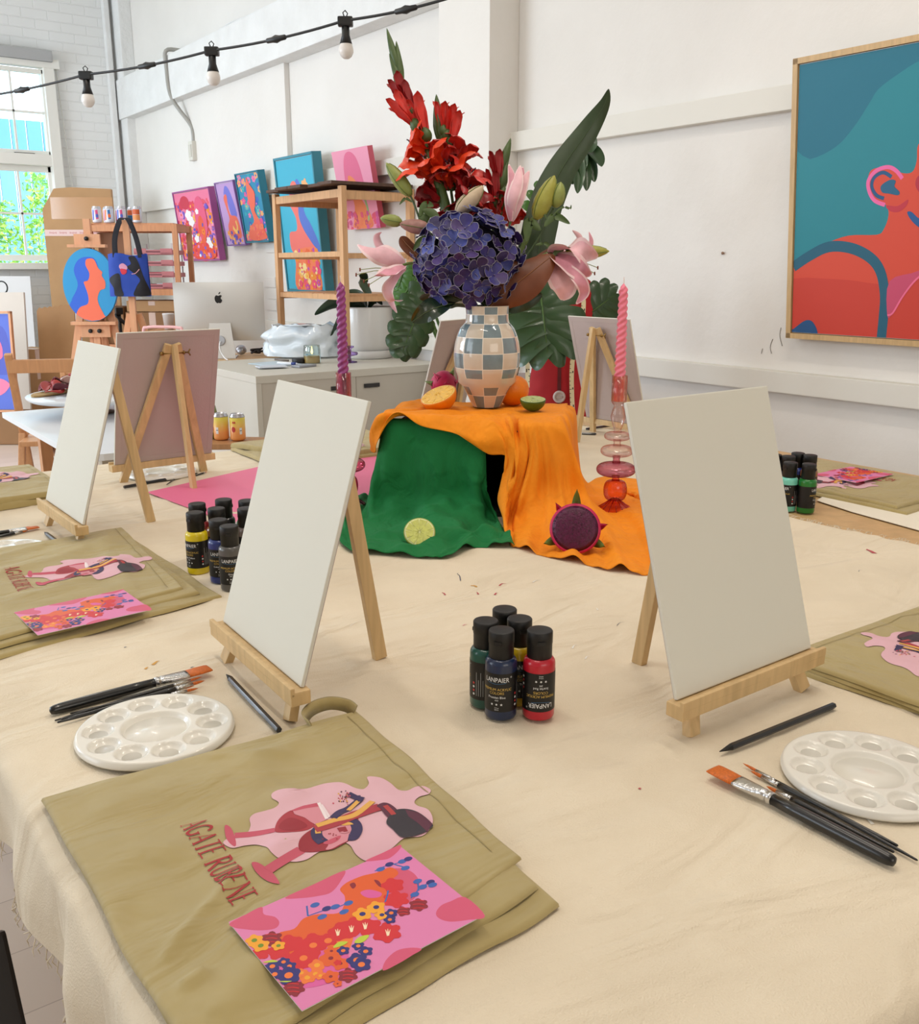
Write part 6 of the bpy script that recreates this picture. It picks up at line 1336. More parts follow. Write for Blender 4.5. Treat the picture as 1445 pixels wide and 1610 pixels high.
# purple glass piece on the cabinet
p = on_cab(549, 570); t = thing('purple_glass_holder', 'small purple glass candle holder on the cabinet beside the white pot', 'candle holder', p+Vector((0, 0, .001)))
PG = col_glass(216, 196, 236, (110, 70, 170)); b = B(); b.lathe([(.048, .001), (.046, .006), (.016, .010), (.012, .020), (.012, .036), (.050, .044), (.054, .052), (.050, .060), (.016, .064), (.014, .080), (.030, .088), (.031, .096)], PG, 36); b.build('glass_body', t)
# ================================================================== DESK AND COMPUTER
DT = .725; DW = mat(206, 168, 118, .5, kind='wood', var=.1, vscale=5)
t = thing('computer_desk', 'pale wooden desk carrying the computer', 'desk', (2.36, 5.98, 0), R(0))
b = B(); b.box((0, 0, DT-.015), (1.0, .62, .03), DW, bev=.003); b.build('desktop', t)
for a in (-.46, .46):
    for c in (-.27, .27): b = B(); b.box((a, c, (DT-.03)/2), (.045, .045, DT-.03), DW); b.build('leg', t)
ALU = mat(206, 204, 200, .38, metal=.35); m0 = Zp(350, 562, .725); p = Vector((m0.x, m0.y, DT+.001))
t = thing('desktop_computer', 'silver all in one computer seen from behind on the desk', 'computer', p, BA-R(90)+R(18)); t.scale = (1.08, 1.08, 1.08)
b = B(); zc, W2, H2 = .272, .528, .345
def scr(u, v):
    x = (u-.5)*W2; z = (v-.5)*H2; e = max(abs(u-.5)*2, abs(v-.5)*2); bul = .030*(1-(abs(u-.5)*2)**2.4)*(1-(abs(v-.5)*2)**2.4); return (x, -.006-bul, zc+z)
b.grid(40, 30, scr, ALU); b.box((0, -.001, zc), (W2, .010, H2), ALU, bev=.004); body = b.build('housing', t)
b = B(); b.box((0, .0055, zc+.02), (W2-.01, .003, H2-.05), mat(16, 16, 18, .1)); b.build('screen', t)
# fruit shaped emblem
def qz(x, z, k=0): 
    bul = .030*(1-(abs(x/W2)*2)**2.4)*(1-(abs((z)/H2)*2)**2.4); return (x, -.0075-bul-k*.0003, zc+z)
b = B(); ez_ = .075; ap = smooth2([(0, .018), (.010, .022), (.019, .018), (.014, .010), (.013, .002), (.020, -.006), (.014, -.019), (.007, -.023), (0, -.020), (-.007, -.023), (-.016, -.016), (-.021, -.002), (-.020, .012), (-.012, .021)])
lf = smooth2([(.001, .026), (.003, .034), (.011, .040), (.010, .032)]); art(b, [(mat(22, 22, 24, .3), ap), (mat(22, 22, 24, .3), lf)], lambda x, z, k: qz(x*1.05, z*1.05+ez_, k)); b.build('emblem', body)
b = B(); b.bar((0, -.040, .235), (0, -.085, .006), .0, .0, ALU) if False else None
b.add([(-.062, -.036, .205), (.062, -.036, .205), (.062, -.028, .210), (-.062, -.028, .210), (-.088, -.105, .0), (.088, -.105, .0), (.088, -.098, .0), (-.088, -.098, .0)], [(0, 1, 5, 4), (2, 3, 7, 6), (1, 2, 6, 5), (3, 0, 4, 7), (3, 2, 1, 0), (4, 5, 6, 7)], ALU)
b.box((0, -.01, .003), (.176, .19, .006), ALU, bev=.002); st_ = b.build('stand', t)
b = B(); b.lathe([(.0001, 0), (.030, 0), (.030, .004), (.024, .005), (.0001, .003)], mat(176, 178, 184, .3), 24, Matrix.Translation((0, -.071, .105)) @ Matrix.Rotation(R(90-18), 4, 'X')); b.build('cable_port', st_)
b = B(); b.tube(spline([(0, -.082, .10), (-.004, -.11, .07), (.01, -.12, .03), (.03, -.16, .008), (.05, -.22, .004)], 16), .004, mat(238, 238, 238, .4), 6); b.build('power_cable', t)
random.seed(9); q0 = Zp(400, 560, .725)
for i, (dx, lb, mm) in enumerate(((0.0, 'small dark tangle of cable right of the computer stand', mat(50, 46, 46)), (-.10, 'small crumpled foil ball on the desk', mat(190, 190, 196, .3, .6)), (.10, 'dark small camera body at the desk edge', mat(34, 32, 34)))):
    b = B(); 
    if i == 0: b.tube(spline([(random.uniform(-.06, .06), random.uniform(-.04, .04), random.uniform(.012, .05)) for _ in range(14)], 70), .006, mm, 6)
    elif i == 1: b.grid(18, 12, lambda u, v: ((.035+.010*noise.noise(Vector((u*9, v*9, 1))))*math.sin(v*math.pi)*math.cos(u*6.283), (.035+.01*noise.noise(Vector((u*9, v*9, 1))))*math.sin(v*math.pi)*math.sin(u*6.283), .035-.033*math.cos(v*math.pi)), mm, closed=True)
    else: b.box((0, 0, .06), (.06, .05, .12), mm, bev=.012); b.tube([(0, -.025, .08), (0, -.04, .08)], [.02, .02], mm, 14)
    q = q0+_r*dx+_f*.06; b.build(['cable_tangle', 'foil_ball', 'camera_body'][i], loc=(q.x, q.y, DT+.002), label=lb, cat=['cable', 'foil', 'camera'][i])
# ================================================================== CANS ON A WOODEN TRAY, WHITE STOOL
q = Zp(392, 695, .50); q = Dp(385, 692, 4.45)
ST_Z = q.z
t = thing('round_stool', 'white round side table carrying the drink cans', 'side table', (q.x-.10, q.y-.02, 0)); WT = mat(236, 234, 230, .5)
b = B(); b.lathe([(.0001, ST_Z-.040), (.23, ST_Z-.040), (.235, ST_Z-.036), (.235, ST_Z-.020), (.23, ST_Z-.016), (.0001, ST_Z-.016)], WT, 48); b.build('tabletop', t)
for k in range(4): a = R(45+90*k); b = B(); b.tube([(.17*math.cos(a), .17*math.sin(a), ST_Z-.04), (.21*math.cos(a), .21*math.sin(a), .003)], [.018, .013], WT, 12); b.build('leg', t)
b = B(); b.prism(smooth2([(-.16, -.09), (.13, -.09), (.17, -.05), (.17, .05), (.13, .09), (-.16, .09)], 4), ST_Z-.015, ST_Z+.008, mat(176, 128, 84, .5, kind='wood', var=.15), ); b.build('wooden_tray', loc=(q.x-.09, q.y-.0, 0), rz=R(-36), label='brown wooden tray under the yellow drink cans', cat='tray')
def can(label, loc, body_m, art_m, s=1.0, group='drink cans', rz=0.0, deco=None):
    t = thing('drink_can', label, 'drink can', loc, rz, group=group); AL = mat(200, 200, 205, .3, metal=.9)
    r, h_ = .033*s, .118*s
    b = B(); b.lathe([(.0001, .0), (r*.72, .0), (r*.98, .006*s), (r, .012*s), (r, h_-.016*s)], body_m, 28)
    if art_m: art(b, art_m, lambda x, y, k: ((r+.0004+k*.0001)*math.cos(R(-90)+x/r), (r+.0004+k*.0001)*math.sin(R(-90)+x/r), h_/2+y), .008)
    b.build('can_body', t)
    b = B(); b.lathe([(r, h_-.016*s), (r*.99, h_-.012*s), (r*.82, h_-.002*s), (r*.84, h_), (r*.78, h_), (r*.76, h_-.005*s), (.0001, h_-.005*s)], AL, 28); b.build('can_lid', t); return t
def grad_can(): 
    m = bpy.data.materials.new('yellow_orange_can'); m.use_nodes = True; nt = m.node_tree; pn = nt.nodes['Principled BSDF']; tc = nt.nodes.new('ShaderNodeTexCoord'); sp = nt.nodes.new('ShaderNodeSeparateXYZ'); rp = nt.nodes.new('ShaderNodeValToRGB'); mp = nt.nodes.new('ShaderNodeMapRange'); mp.inputs[2].default_value = .125
    rp.color_ramp.elements[0].color = (lin(240), lin(160), lin(90), 1); rp.color_ramp.elements[1].color = (lin(214), lin(214), lin(70), 1); rp.color_ramp.elements[0].position = .3
    nt.links.new(tc.outputs['Object'], sp.inputs[0]); nt.links.new(sp.outputs['Z'], mp.inputs[0]); nt.links.new(mp.outputs[0], rp.inputs[0]); nt.links.new(rp.outputs[0], pn.inputs['Base Color']); pn.inputs['Roughness'].default_value = .35; return m
GCM = grad_can(); RD = mat(196, 60, 50); deco = [(RD, ell(-.012, -.008, .010, .013)), (RD, ell(-.012, .024, .004, .006)), (RD, ell(-.004, .024, .003, .006)), (mat(236, 236, 236), [(.016, -.03), (.028, -.03), (.028, .0), (.016, .0)]), (mat(80, 80, 80), [(.017, -.015), (.027, -.015), (.027, -.012), (.017, -.012)])]
CZ_ = ST_Z+.009
can('yellow and orange drink can at the front of the wooden tray', (q.x-.045, q.y-.03, CZ_), GCM, deco, 1.05, 'yellow drink cans', R(-36))
can('yellow and green drink can half hidden behind the rear easel', (q.x-.10, q.y+.03, CZ_), GCM, deco, 1.05, 'yellow drink cans', R(-90))
b = B(); b.lathe([(.0001, 0), (.034, 0), (.036, .004), (.036, .12), (.030, .15), (.013, .18), (.012, .215), (.0145, .216), (.0145, .226), (.0001, .228)], mat(110, 120, 40, .2, coat=.4), 24); b.lathe([(.0365, .03), (.0365, .10)], mat(200, 200, 120, .5), 24); b.build('glass_bottle', loc=(q.x-.125, q.y+.10, CZ_), label='olive green bottle behind the yellow cans', cat='bottle')
# ================================================================== WHITE TABLE WITH THE PLATTER
WTM = mat(226, 230, 234, .3); t = thing('side_table', 'white topped trestle table at the far left carrying the platter', 'table', (1.20, 3.70, 0)); TZ2 = .72
b = B(); b.prism([(-.42, -.57), (-.35, -.60), (-.15, -.60), (.08, -.30), (.14, .57), (-.42, .57)], TZ2-.022, TZ2, WTM); b.build('tabletop', t)
BEE = mat(196, 138, 92, .5, kind='wood', var=.1)
for yy in (-.45, .42):
    b = B(); b.bar((-.30, yy, TZ2-.03), (-.30, yy-.02, .0), .045, .045, BEE if yy > 0 else mat(200, 190, 172, .5)); b.bar((-.30, yy+.0, TZ2-.03), (-.05, yy+.06, .02), .04, .03, BEE); b.bar((.09 if yy > 0 else -.12, yy, TZ2-.03), (.10 if yy > 0 else -.10, yy, .0), .045, .045, BEE); b.box((-.10 if yy > 0 else -.2, yy, .45), (.4 if yy > 0 else .2, .03, .045), BEE); b.build('trestle', t)
pl = Vector((1.10, 4.02, TZ2)); t = thing('serving_platter', 'round white platter on a low foot holding the cured meats', 'platter', pl+Vector((0, 0, .001)))
b = B(); b.lathe([(.0001, .0), (.06, .0), (.065, .006), (.03, .012), (.028, .052), (.08, .058), (.0001, .058)], mat(90, 60, 44, .5), 36); b.lathe([(.0001, .058), (.255, .060), (.270, .070), (.272, .078), (.266, .080), (.0001, .076)], mat(222, 226, 230, .25), 64); b.build('platter_dish', t)
random.seed(14)
for i in range(26):
    a = random.uniform(0, 6.28); rr = .15*math.sqrt(random.random()); p = pl-_r*.10+Vector((rr*math.cos(a)*.8, rr*math.sin(a)*.8, .095+random.uniform(0, .022)+.03*(1-rr/.15)))
    b = B(); cc_ = [mat(150, 34, 34, .45), mat(170, 50, 44, .45), mat(110, 24, 40, .5), mat(226, 200, 190, .5), mat(96, 30, 44, .5)][i % 5]
    b.grid(14, 7, lambda u, v: (.038*(v*.8+.2)*math.cos(u*4.6), .038*(v*.8+.2)*math.sin(u*4.6), .016*v*math.sin(u*9)+.006*v), cc_, closed=False)
    o = b.build('meat_slice', loc=p, label='folded slice of dark red cured meat on the platter', cat='meat', group='cured meat slices'); o.rotation_euler = (random.uniform(-.5, .5), random.uniform(-.5, .5), random.uniform(0, 6)); o.modifiers.new('t', 'SOLIDIFY').thickness = .003
b = B(); b.prism(smooth2([(-.12, -.03), (-.02, -.05), (.08, -.02), (.10, .03), (.02, .05), (-.07, .03)]), 0, .006, mat(176, 146, 96, .8, bump=.6, scale=60)); b.build('crispbread', loc=pl-_r*.19+Vector((0, -.02, .082)), rz=R(30), label='jagged brown crispbread at the left of the platter', cat='bread')
# folding chair behind the table
t = thing('wooden_chair', 'pale wooden folding chair at the left behind the platter', 'chair', (.98, 5.0, 0), R(-24)); BW = mat(206, 152, 106, .5, kind='wood', var=.1)
for s in (0, .62):
    b = B(); b.bar((s, .0, .0), (s, -.20, .80), .035, .030, BW, bev=.006) if False else b.bar((s, -.22, .0), (s, .06, .50), .03, .03, BW, bev=.004); b.bar((s, .24, .0), (s, -.04, .90), .035, .03, BW, bev=.006); b.build('leg', t)
b = B(); b.box((.31, -.035, .84), (.64, .022, .065), BW, bev=.006); b.build('backrest', t)
b = B(); b.box((.31, .10, .47), (.60, .36, .025), BW, bev=.006); b.build('seat', t)
t = thing('wooden_chair', 'second pale wooden chair back behind the leaning canvas', 'chair', (1.40, 5.80, 0), R(-30)); t.scale = (.87, .87, .87)
for s in (0, .42):
    b = B(); b.bar((s, 0, 0), (s, .03, .90), .035, .03, BW, bev=.006); b.build('leg', t)
    b = B(); b.bar((s, -.38, 0), (s, -.38, .45), .03, .03, BW); b.build('leg', t)
b = B(); b.box((.21, .03, .84), (.42, .022, .07), BW, bev=.006); b.build('backrest', t); b = B(); b.box((.21, -.18, .455), (.44, .42, .025), BW, bev=.006); b.build('seat', t)
# ================================================================== STUDIO EASEL WITH THE OVAL PAINTING
PIN = mat(226, 168, 128, .5, kind='wood', var=.1, vscale=6); ez0 = Dp(143, 700, 6.5); ex, ey = ez0.x, ez0.y; fa = BA-R(90)+R(14)
ezt = Dp(143, 440, 6.5)
ex, ey = ezt.x, ezt.y
t = thing('studio_easel', 'tall wooden studio easel holding the oval painting', 'easel', (ex, ey, 0), fa)
def z_at(py, s=6.5): return Dp(143, py, s).z
zt0, zclamp, zled = z_at(345), z_at(390), z_at(506)
b = B(); b.box((0, .02, (zt0+.35)/2), (.045, .025, zt0-.35), PIN); b.build('mast', t)
for s in (-.045, .045):
    b = B(); b.box((s, .05, .62), (.022, .03, 1.05), PIN); b.build('guide_rail', t)
for s in (-1, 1):
    b = B(); b.bar((s*.30, -.02, 0), (s*.075, .035, 1.12), .045, .022, PIN, up=(0, 1, 0)); b.build('front_leg', t)
b = B(); b.bar((0, .62, 0), (0, .05, 1.05), .045, .022, PIN, up=(0, 1, 0)); b.build('rear_leg', t)
b = B(); b.box((0, -.01, zled-.012), (.30, .07, .022), PIN); b.box((0, -.0, zled-.065), (.20, .022, .085), PIN); b.lathe([(.0001, .0), (.014, .0), (.014, .012), (.0001, .014)], BLK, 14, Matrix.Translation((-.03, -.012, zled-.065)) @ Matrix.Rotation(R(90), 4, 'X')); b.lathe([(.0001, .0), (.014, .0), (.014, .012), (.0001, .014)], BLK, 14, Matrix.Translation((.03, -.012, zled-.065)) @ Matrix.Rotation(R(90), 4, 'X')); b.build('ledge', t)
b = B(); b.box((0, -.01, zclamp+.012), (.25, .06, .020), PIN); b.box((0, -.0, zclamp+.055), (.17, .022, .070), PIN); b.lathe([(.0001, .0), (.014, .0), (.014, .014), (.0001, .016)], BLK, 14, Matrix.Translation((.0, -.012, zclamp+.06)) @ Matrix.Rotation(R(90), 4, 'X')); b.build('top_clamp', t)
oh = (zclamp-zled)-.004; ow = .355; H9 = homog([(99, 396), (178, 396), (178, 500), (97, 500)])
def o9(p): return H9((p[0]/2.875, 100+p[1]/2.875))
def oc(pts, sm=True):
    P_ = [o9(p) for p in pts]; return smooth2(P_) if sm else P_
OV = ell(.5, .5, .5, .5, n=64)
def in_oval(P_): # keep artwork inside the oval
    out = []
    for u, v in P_:
        d = math.hypot(u-.5, v-.5); k = min(1, .498/d) if d > 0 else 1; out.append((.5+(u-.5)*k, .5+(v-.5)*k))
    return out
ovs = [(C(52, 160, 220), OV), (C(54, 108, 224), in_oval(oc([(300, 1080), (330, 1040), (310, 1060), (345, 1000), (335, 940), (355, 900), (390, 885), (430, 895), (440, 960), (400, 1000), (390, 1060), (370, 1100), (330, 1145), (305, 1110)]))),
  (C(252, 122, 92), in_oval(oc([(390, 900), (400, 892), (425, 895), (440, 930), (455, 945), (452, 960), (464, 985), (460, 1012), (440, 1020), (425, 1050), (428, 1080), (445, 1120), (450, 1145), (330, 1145), (325, 1120), (345, 1090), (380, 1075), (385, 1040), (375, 1000), (373, 985), (392, 978), (400, 950), (388, 920)])))]
t = thing('oval_painting', 'oval painting of an orange profile on blue held by the easel', 'painting', (ex, ey, zled), fa)
b = B(); b.prism([((u-.5)*ow, (v-.5)*oh) for u, v in OV], 0, .035, mat(38, 130, 180, .5), Matrix.Translation((0, -.0, oh/2+.001)) @ Matrix.Rotation(R(90), 4, 'X') )
art(b, ovs, lambda u, v, k: ((u-.5)*ow, -.0355-k*.0006, v*oh+.001)); b.build('canvas', t)
# second easel post with the tote bag hung on it
p2 = Dp(205, 440, 6.25); t = thing('studio_easel', 'second wooden easel post carrying the blue tote bag', 'easel', (p2.x, p2.y, 0), fa)
zt2 = Dp(203, 347, 6.25).z
b = B(); b.box((0, .0, (zt2+.03)/2+.0), (.040, .030, zt2-.03), PIN); b.build('mast', t)
for s in (-1, 1): b = B(); b.bar((s*.28, .10, 0), (s*.03, .03, 1.0), .04, .022, PIN, up=(0, 1, 0)); b.build('leg', t)
t = thing('tote_bag', 'blue and black patterned tote bag hanging on the easel post', 'bag', (p2.x, p2.y, 0), fa)
zb0, zb1 = Dp(205, 466, 6.25).z, Dp(205, 400, 6.25).z; BLU = mat(34, 70, 170, .7); BKC = mat(24, 24, 34, .7)
b = B()
def bg(u, v): 
    x = (u-.5)*.245*(1+.06*(1-v)); z = zb0+(zb1-zb0)*v+.008*math.sin(u*7)*v; e = (1-(abs(u-.5)*2)**4); return (x, -.03-.030*e*(1-.3*v)+.006*noise.noise(Vector((u*4, v*4, 2))), z)
def bg2(u, v): p = bg(u, v); return (p[0], -.06-(p[1]+.03)*.6+.055, p[2])
b.grid(26, 20, bg, BLU); b.grid(26, 20, lambda u, v: bg2(1-u, v), BLU)
art(b, [(BKC, smooth2([(.55, .95), (.70, .98), (.80, .8), (.88, .5), (1.0, .15), (.98, .02), (.62, .02), (.70, .25), (.80, .4), (.68, .55), (.50, .70), (.60, .8)])), (BKC, smooth2([(.0, .40), (.18, .52), (.30, .50), (.32, .2), (.36, .02), (.15, .02), (.12, .2)])), (mat(214, 150, 180), smooth2([(.30, .72), (.40, .78), (.50, .72), (.48, .64), (.32, .64)])), (mat(206, 40, 60), smooth2([(.32, .64), (.48, .64), (.46, .55), (.36, .52)])), (mat(220, 160, 170), stroke([(.60, .55), (.70, .57), (.80, .66)], .018))], lambda u, v, k: (lambda p: (p[0], p[1]-.0015-k*.0003, p[2]))(bg(u, v)), .06)
b.build('bag_body', t)
b = B(); zt_ = zt2+.012
for yy in (-.045, -.005): ribbon(b, [(-.075, yy-.005, zb1-.02), (-.070, yy, zb1+.10), (-.030, yy+.0, zt_-.02), (0, yy+.02, zt_), (.030, yy, zt_-.02), (.065, yy, zb1+.10), (.085, yy-.005, zb1-.02)], .012, BKC, side=Vector((.2, 1, .1)) if False else Vector((1, 0, 0)), n=40, nw=3, prof=lambda t: 1.0)
b.build('handle', t)
# ================================================================== STORAGE RACK WITH CANS AND PINK TRAYS
rr_ = Dp(152, 480, 7.15); RK = mat(214, 150, 106, .5, kind='wood', var=.12); fr = BA-R(90)+R(10)
t = thing('storage_rack', 'pine storage rack behind the tote bag with drink cans on top', 'shelf', (rr_.x, rr_.y, 0), fr)
RW, RD_, RH = .625, .38, Dp(270, 352, 7.0).z
for a in (0, RW):
    for c in (0, RD_): b = B(); b.box((a, c, RH/2), (.038, .030, RH), RK, bev=.002); b.build('post', t)
zs1 = Dp(270, 458, 7.0).z
for z in (RH-.02, zs1, .72, .15):
    b = B(); b.box((RW/2, 0, z-.01), (RW, .024, .045), RK); b.box((RW/2, RD_, z-.01), (RW, .024, .045), RK); b.box((0, RD_/2, z-.01), (.024, RD_, .045), RK); b.box((RW, RD_/2, z-.01), (.024, RD_, .045), RK); b.build('rail', t)
for z in (RH-.006, zs1, .72, .15): b = B(); b.box((RW/2, RD_/2, z+.006), (RW-.03, RD_-.03, .014), RK); b.build('shelf_board', t)
RM = Matrix.Translation((rr_.x, rr_.y, 0)) @ Matrix.Rotation(fr, 4, 'Z')
def on(x, y, z): v = RM @ Vector((x, y, z)); return (v.x, v.y, v.z)
b = B(); b.box((0, 0, .0), (.225, .012, RH-zs1-.075), mat(134, 90, 62, .7, var=.05)); b.build('cardboard_offcut', loc=on(.145, .06, (RH+zs1)/2-.022), rz=fr, label='dark brown cardboard panel standing inside the storage rack', cat='cardboard')
CANM = [mat(226, 222, 232, .35), mat(232, 226, 230, .35), mat(220, 224, 236, .35), mat(236, 232, 232, .35)]
canc = [(mat(90, 110, 200), mat(226, 90, 140)), (mat(226, 110, 150), mat(120, 130, 210)), (mat(240, 120, 60), mat(60, 120, 180)), (mat(220, 90, 150), mat(80, 100, 190))]
names = ['leftmost white can on the storage rack', 'second white can from the left on the storage rack', 'third white can from the left on the storage rack', 'fourth white can from the left on the storage rack', 'fifth white can from the left on the storage rack', 'orange and blue can on the storage rack', 'dark orange can standing apart at the right on the storage rack']
for i, x in enumerate((.055, .100, .145, .190, .235, .280, .350)):
    c1_, c2_ = canc[i % 4] if i < 5 else ((mat(226, 110, 60), mat(50, 110, 160)) if i == 5 else (mat(206, 96, 50), mat(226, 150, 90)))
    sh_ = [(c1_, [(-.026, -.04), (-.012, -.04), (-.008, .03), (-.022, .035)]), (c2_, [(.004, -.035), (.022, -.03), (.018, .034), (.0, .03)]), (c1_, ell(.012, -.01, .010, .016))] if i < 5 else [(c1_, [(-.03, .0), (.03, .0), (.03, .036), (-.03, .036)]), (c2_, [(-.03, -.04), (.03, -.04), (.03, -.002), (-.03, -.002)])]
    can(names[i], on(x, .02+.10*(i % 2), RH+.0075+.001), CANM[i % 4], sh_, .98, 'cans on top of the storage rack', fr)
# pink stacking trays
PT = mat(196, 124, 128, .45); PT0 = None
for k in range(4):
    b = B(); W_, D_ = .285, .30; z = 0
    b.box((0, D_/2, z+.003), (W_, D_, .005), PT); b.box((-W_/2, D_/2, z+.018), (.005, D_, .030), PT); b.box((W_/2, D_/2, z+.018), (.005, D_, .030), PT); b.box((0, D_, z+.018), (W_, .005, .030), PT)
    b.box((-W_/2+.045, 0, z+.022), (.09, .005, .044), PT, bev=.002); b.box((W_/2-.045, 0, z+.022), (.09, .005, .044), PT, bev=.002); b.box((0, 0, z+.008), (W_, .005, .012), PT); b.box((0, -.001, z+.030), (W_, .006, .008), PT)
    b.box((0, .001, z+.018), (.105, .003, .016), mat(140, 84, 90, .5))
    for sx in (-1, 1):
        for yy in (.02, D_-.02): b.box((sx*(W_/2-.01), yy, z+.055), (.010, .008, .052), mat(214, 206, 206, .3))
    b.build('stacking_tray', loc=on(.445, .03, zs1+.0145+k*.0825), rz=fr, label=['lowest', 'second lowest', 'second highest', 'topmost'][k]+' dusty pink stacking tray on the storage rack', cat='tray', group='dusty pink stacking trays')
for k, (x, z, cc_, lb) in enumerate(((.50, 0, (236, 240, 246), 'white folded packet in the lowest pink tray'), (.44, 1, (206, 70, 90), 'red and white packet in the second lowest pink tray'), (.50, 2, (232, 232, 228), 'white box in the second highest pink tray'), (.38, 3, (232, 240, 248), 'white and blue packet in the topmost pink tray'))):
    b = B(); b.box((0, .0, .0), (.12, .16, .032), mat(*cc_, .5), bev=.006); b.box((.02, -.081, .0), (.05, .002, .014), mat(60, 56, 60, .5)); b.build('paper_packet', loc=on(x, .15, zs1+.0145+z*.0825+.023), rz=fr, label=lb, cat='packet')
# cardboard boxes in and under the rack
CDB = mat(186, 146, 102, .75, bump=.2, scale=40, var=.08, vscale=5); CDD = mat(150, 112, 76, .8, bump=.3, scale=40, var=.08, vscale=5); TAPE = mat(222, 196, 182, .4)
def carton(label, loc, rz, d, m=CDB, tape=True):
    t = thing('cardboard_box', label, 'box', loc, rz, group=None)
    b = B(); b.box((0, 0, d[2]/2), d, m, bev=.004); b.build('box_body', t)
    b = B(); b.box((-.251*d[0], 0, d[2]+.002), (d[0]*.495, d[1], .004), m); b.box((.251*d[0], 0, d[2]+.002), (d[0]*.495, d[1], .004), m); b.build('box_flaps', t)
    if tape: b = B(); b.box((0, 0, d[2]+.0046), (.05, d[1]+.002, .0006), TAPE); b.box((0, -d[1]/2-.0006, d[2]*.8), (.05, .0008, d[2]*.4), TAPE); b.build('packing_tape', t)
    return t
carton('shallow brown cardboard box on top of a bigger carton in the storage rack', on(.40, .18, .975), fr, (.38, .28, .075), CDB)
carton('bigger brown carton under the shallow box in the storage rack', on(.40, .18, .735), fr, (.40, .30, .232), CDD)
carton('small brown carton beside the rack legs at left', on(.105, .17, .735), fr, (.15, .26, .27), CDD, False)
for i, px in enumerate((266, 290)):
    q = Dp(px, 518, 6.6); b = B(); b.lathe([(.0001, 0), (.030, 0), (.038, .10), (.040, .102), (.040, .106), (.036, .110), (.0001, .112)], mat(226, 222, 220, .4), 26); b.build('paper_cup', loc=(q.x, q.y, q.z), label=['white lidded cup left of the computer', 'white lidded cup touching the computer edge'][i], cat='cup', group='white lidded cups')
cz_ = Dp(278, 518, 6.6).z-.001; q = Dp(276, 518, 6.6)
t = thing('side_shelf', 'wooden shelf board under the white cups', 'shelf', (q.x, q.y, 0), fr); b = B(); b.box((.02, .02, cz_-.012), (.36, .22, .022), BW); b.build('board', t); b = B(); b.box((-.14, .02, (cz_-.024)/2), (.03, .2, cz_-.024), BW); b.box((.18, .02, (cz_-.024)/2), (.03, .2, cz_-.024), BW); b.build('side_panel', t)
q = Dp(228, 560, 5.6); q2 = Dp(286, 556, 5.6); zt_ = Dp(250, 514, 5.6).z; PKC = mat(240, 186, 186, .4)
t = thing('pink_chair', 'pale pink tubular metal chair behind the rear facing canvas', 'chair', (q.x, q.y, 0), BA-R(90)); wd = (q2-q).length*1.15
b = B(); b.tube(spline([(0, 0, .46), (.0, 0, .7), (.003, 0, zt_-.03), (.03, 0, zt_), (wd/2, 0, zt_+.004), (wd-.03, 0, zt_), (wd-.003, 0, zt_-.03), (wd, 0, .7), (wd, 0, .46)], 50), .009, PKC, 10); b.build('backrest', t)
b = B(); b.box((wd/2, -.18, .46), (wd+.03, .40, .02), PKC, bev=.008); b.build('seat', t)
for a in (0, wd):
    for c in (-.36, 0): b = B(); b.tube([(a, c, .455), (a, c-.02 if c < 0 else .02, .002)], .010, PKC, 10); b.build('leg', t)
# black metal stand parts behind the oval painting
t = thing('tripod_stand', 'black metal tripod stand behind the oval painting', 'tripod', tuple(Dp(200, 640, 6.9).to_2d())+(0,), 0)
b = B(); b.tube([(0, 0, .45), (0, 0, 1.02)], .012, BLK, 10); b.tube([(-.03, 0, .98), (.06, -.02, .88)], .012, BLK, 8); b.box((0, 0, 1.0), (.05, .04, .05), BLK, bev=.008); b.build('centre_column', t)
for k in range(3): a = R(30+120*k); b = B(); b.tube([(0, 0, .62), (.28*math.cos(a), .28*math.sin(a), .003)], .009, BLK, 8); b.build('leg', t)
# ================================================================== BOARDS AND CARDBOARD AT THE FAR WALL
def panel(name, label, cat, px_bl, px_br, ht, s, thick, m, rz_extra=0, lean=.10, cut=None, floor=True, extra=None):
    a = Dp(*px_bl, s); c = Dp(*px_br, s); a.z = c.z = 0; d = c-a; wd = d.length; rz = math.atan2(d.y, d.x)+rz_extra
    t = thing(name, label, cat, (a.x, a.y, .002+thick*math.sin(lean)), rot=(-lean, 0, rz))
    b = B(); pts = cut(wd, ht) if cut else [(0, 0), (wd, 0), (wd, ht), (0, ht)]
    b.prism(pts, 0, -thick, m, Matrix.Rotation(R(90), 4, 'X')); b.build(name+'_sheet' if name != 'foam_board' else 'board', t)
    if extra: extra(t, wd, ht)
    return t
def tape_x(t, wd, ht):
    b = B(); zz = ht-.385; b.box((wd/2, -.0012, zz), (wd-.01, .0016, .055), mat(228, 196, 190, .45)); random.seed(6)
    for k in range(6):
        x = .05+k*(wd-.1)/6
        for j in range(7): b.box((x+j*.0095, -.0024, zz+random.uniform(-.002, .002)), (.0035, .0006, .010+.006*(j % 3 == 0)), mat(190, 80, 84, .5))
    b.build('packing_tape', t)
    b = B(); random.seed(2)
    b.box((wd*.55, -.001, ht-.17), (wd*.86, .0012, .19), mat(190, 140, 86, .22, coat=.5)); b.build('clear_tape', t)
panel('cardboard_sheet', 'tall sheet of cardboard with a clipped corner and printed tape, leaning at the far wall', 'cardboard', (92, 620), (200, 612), 1.985, 9.0, .05, CDB, cut=lambda w, h: [(.02, 0), (w, 0), (w-.02, h-.003), (w*.42, h+.012), (w*.18, h), (0, h-.18)], lean=.04, extra=tape_x)
def fluted(w, h): return [(0, 0), (w, 0), (w+.0, h)]+[(w*(1-k/14), h-.03*k/14*1.0+(.006 if k % 2 else -.004)) for k in range(1, 14)]+[(0, h-.05)]
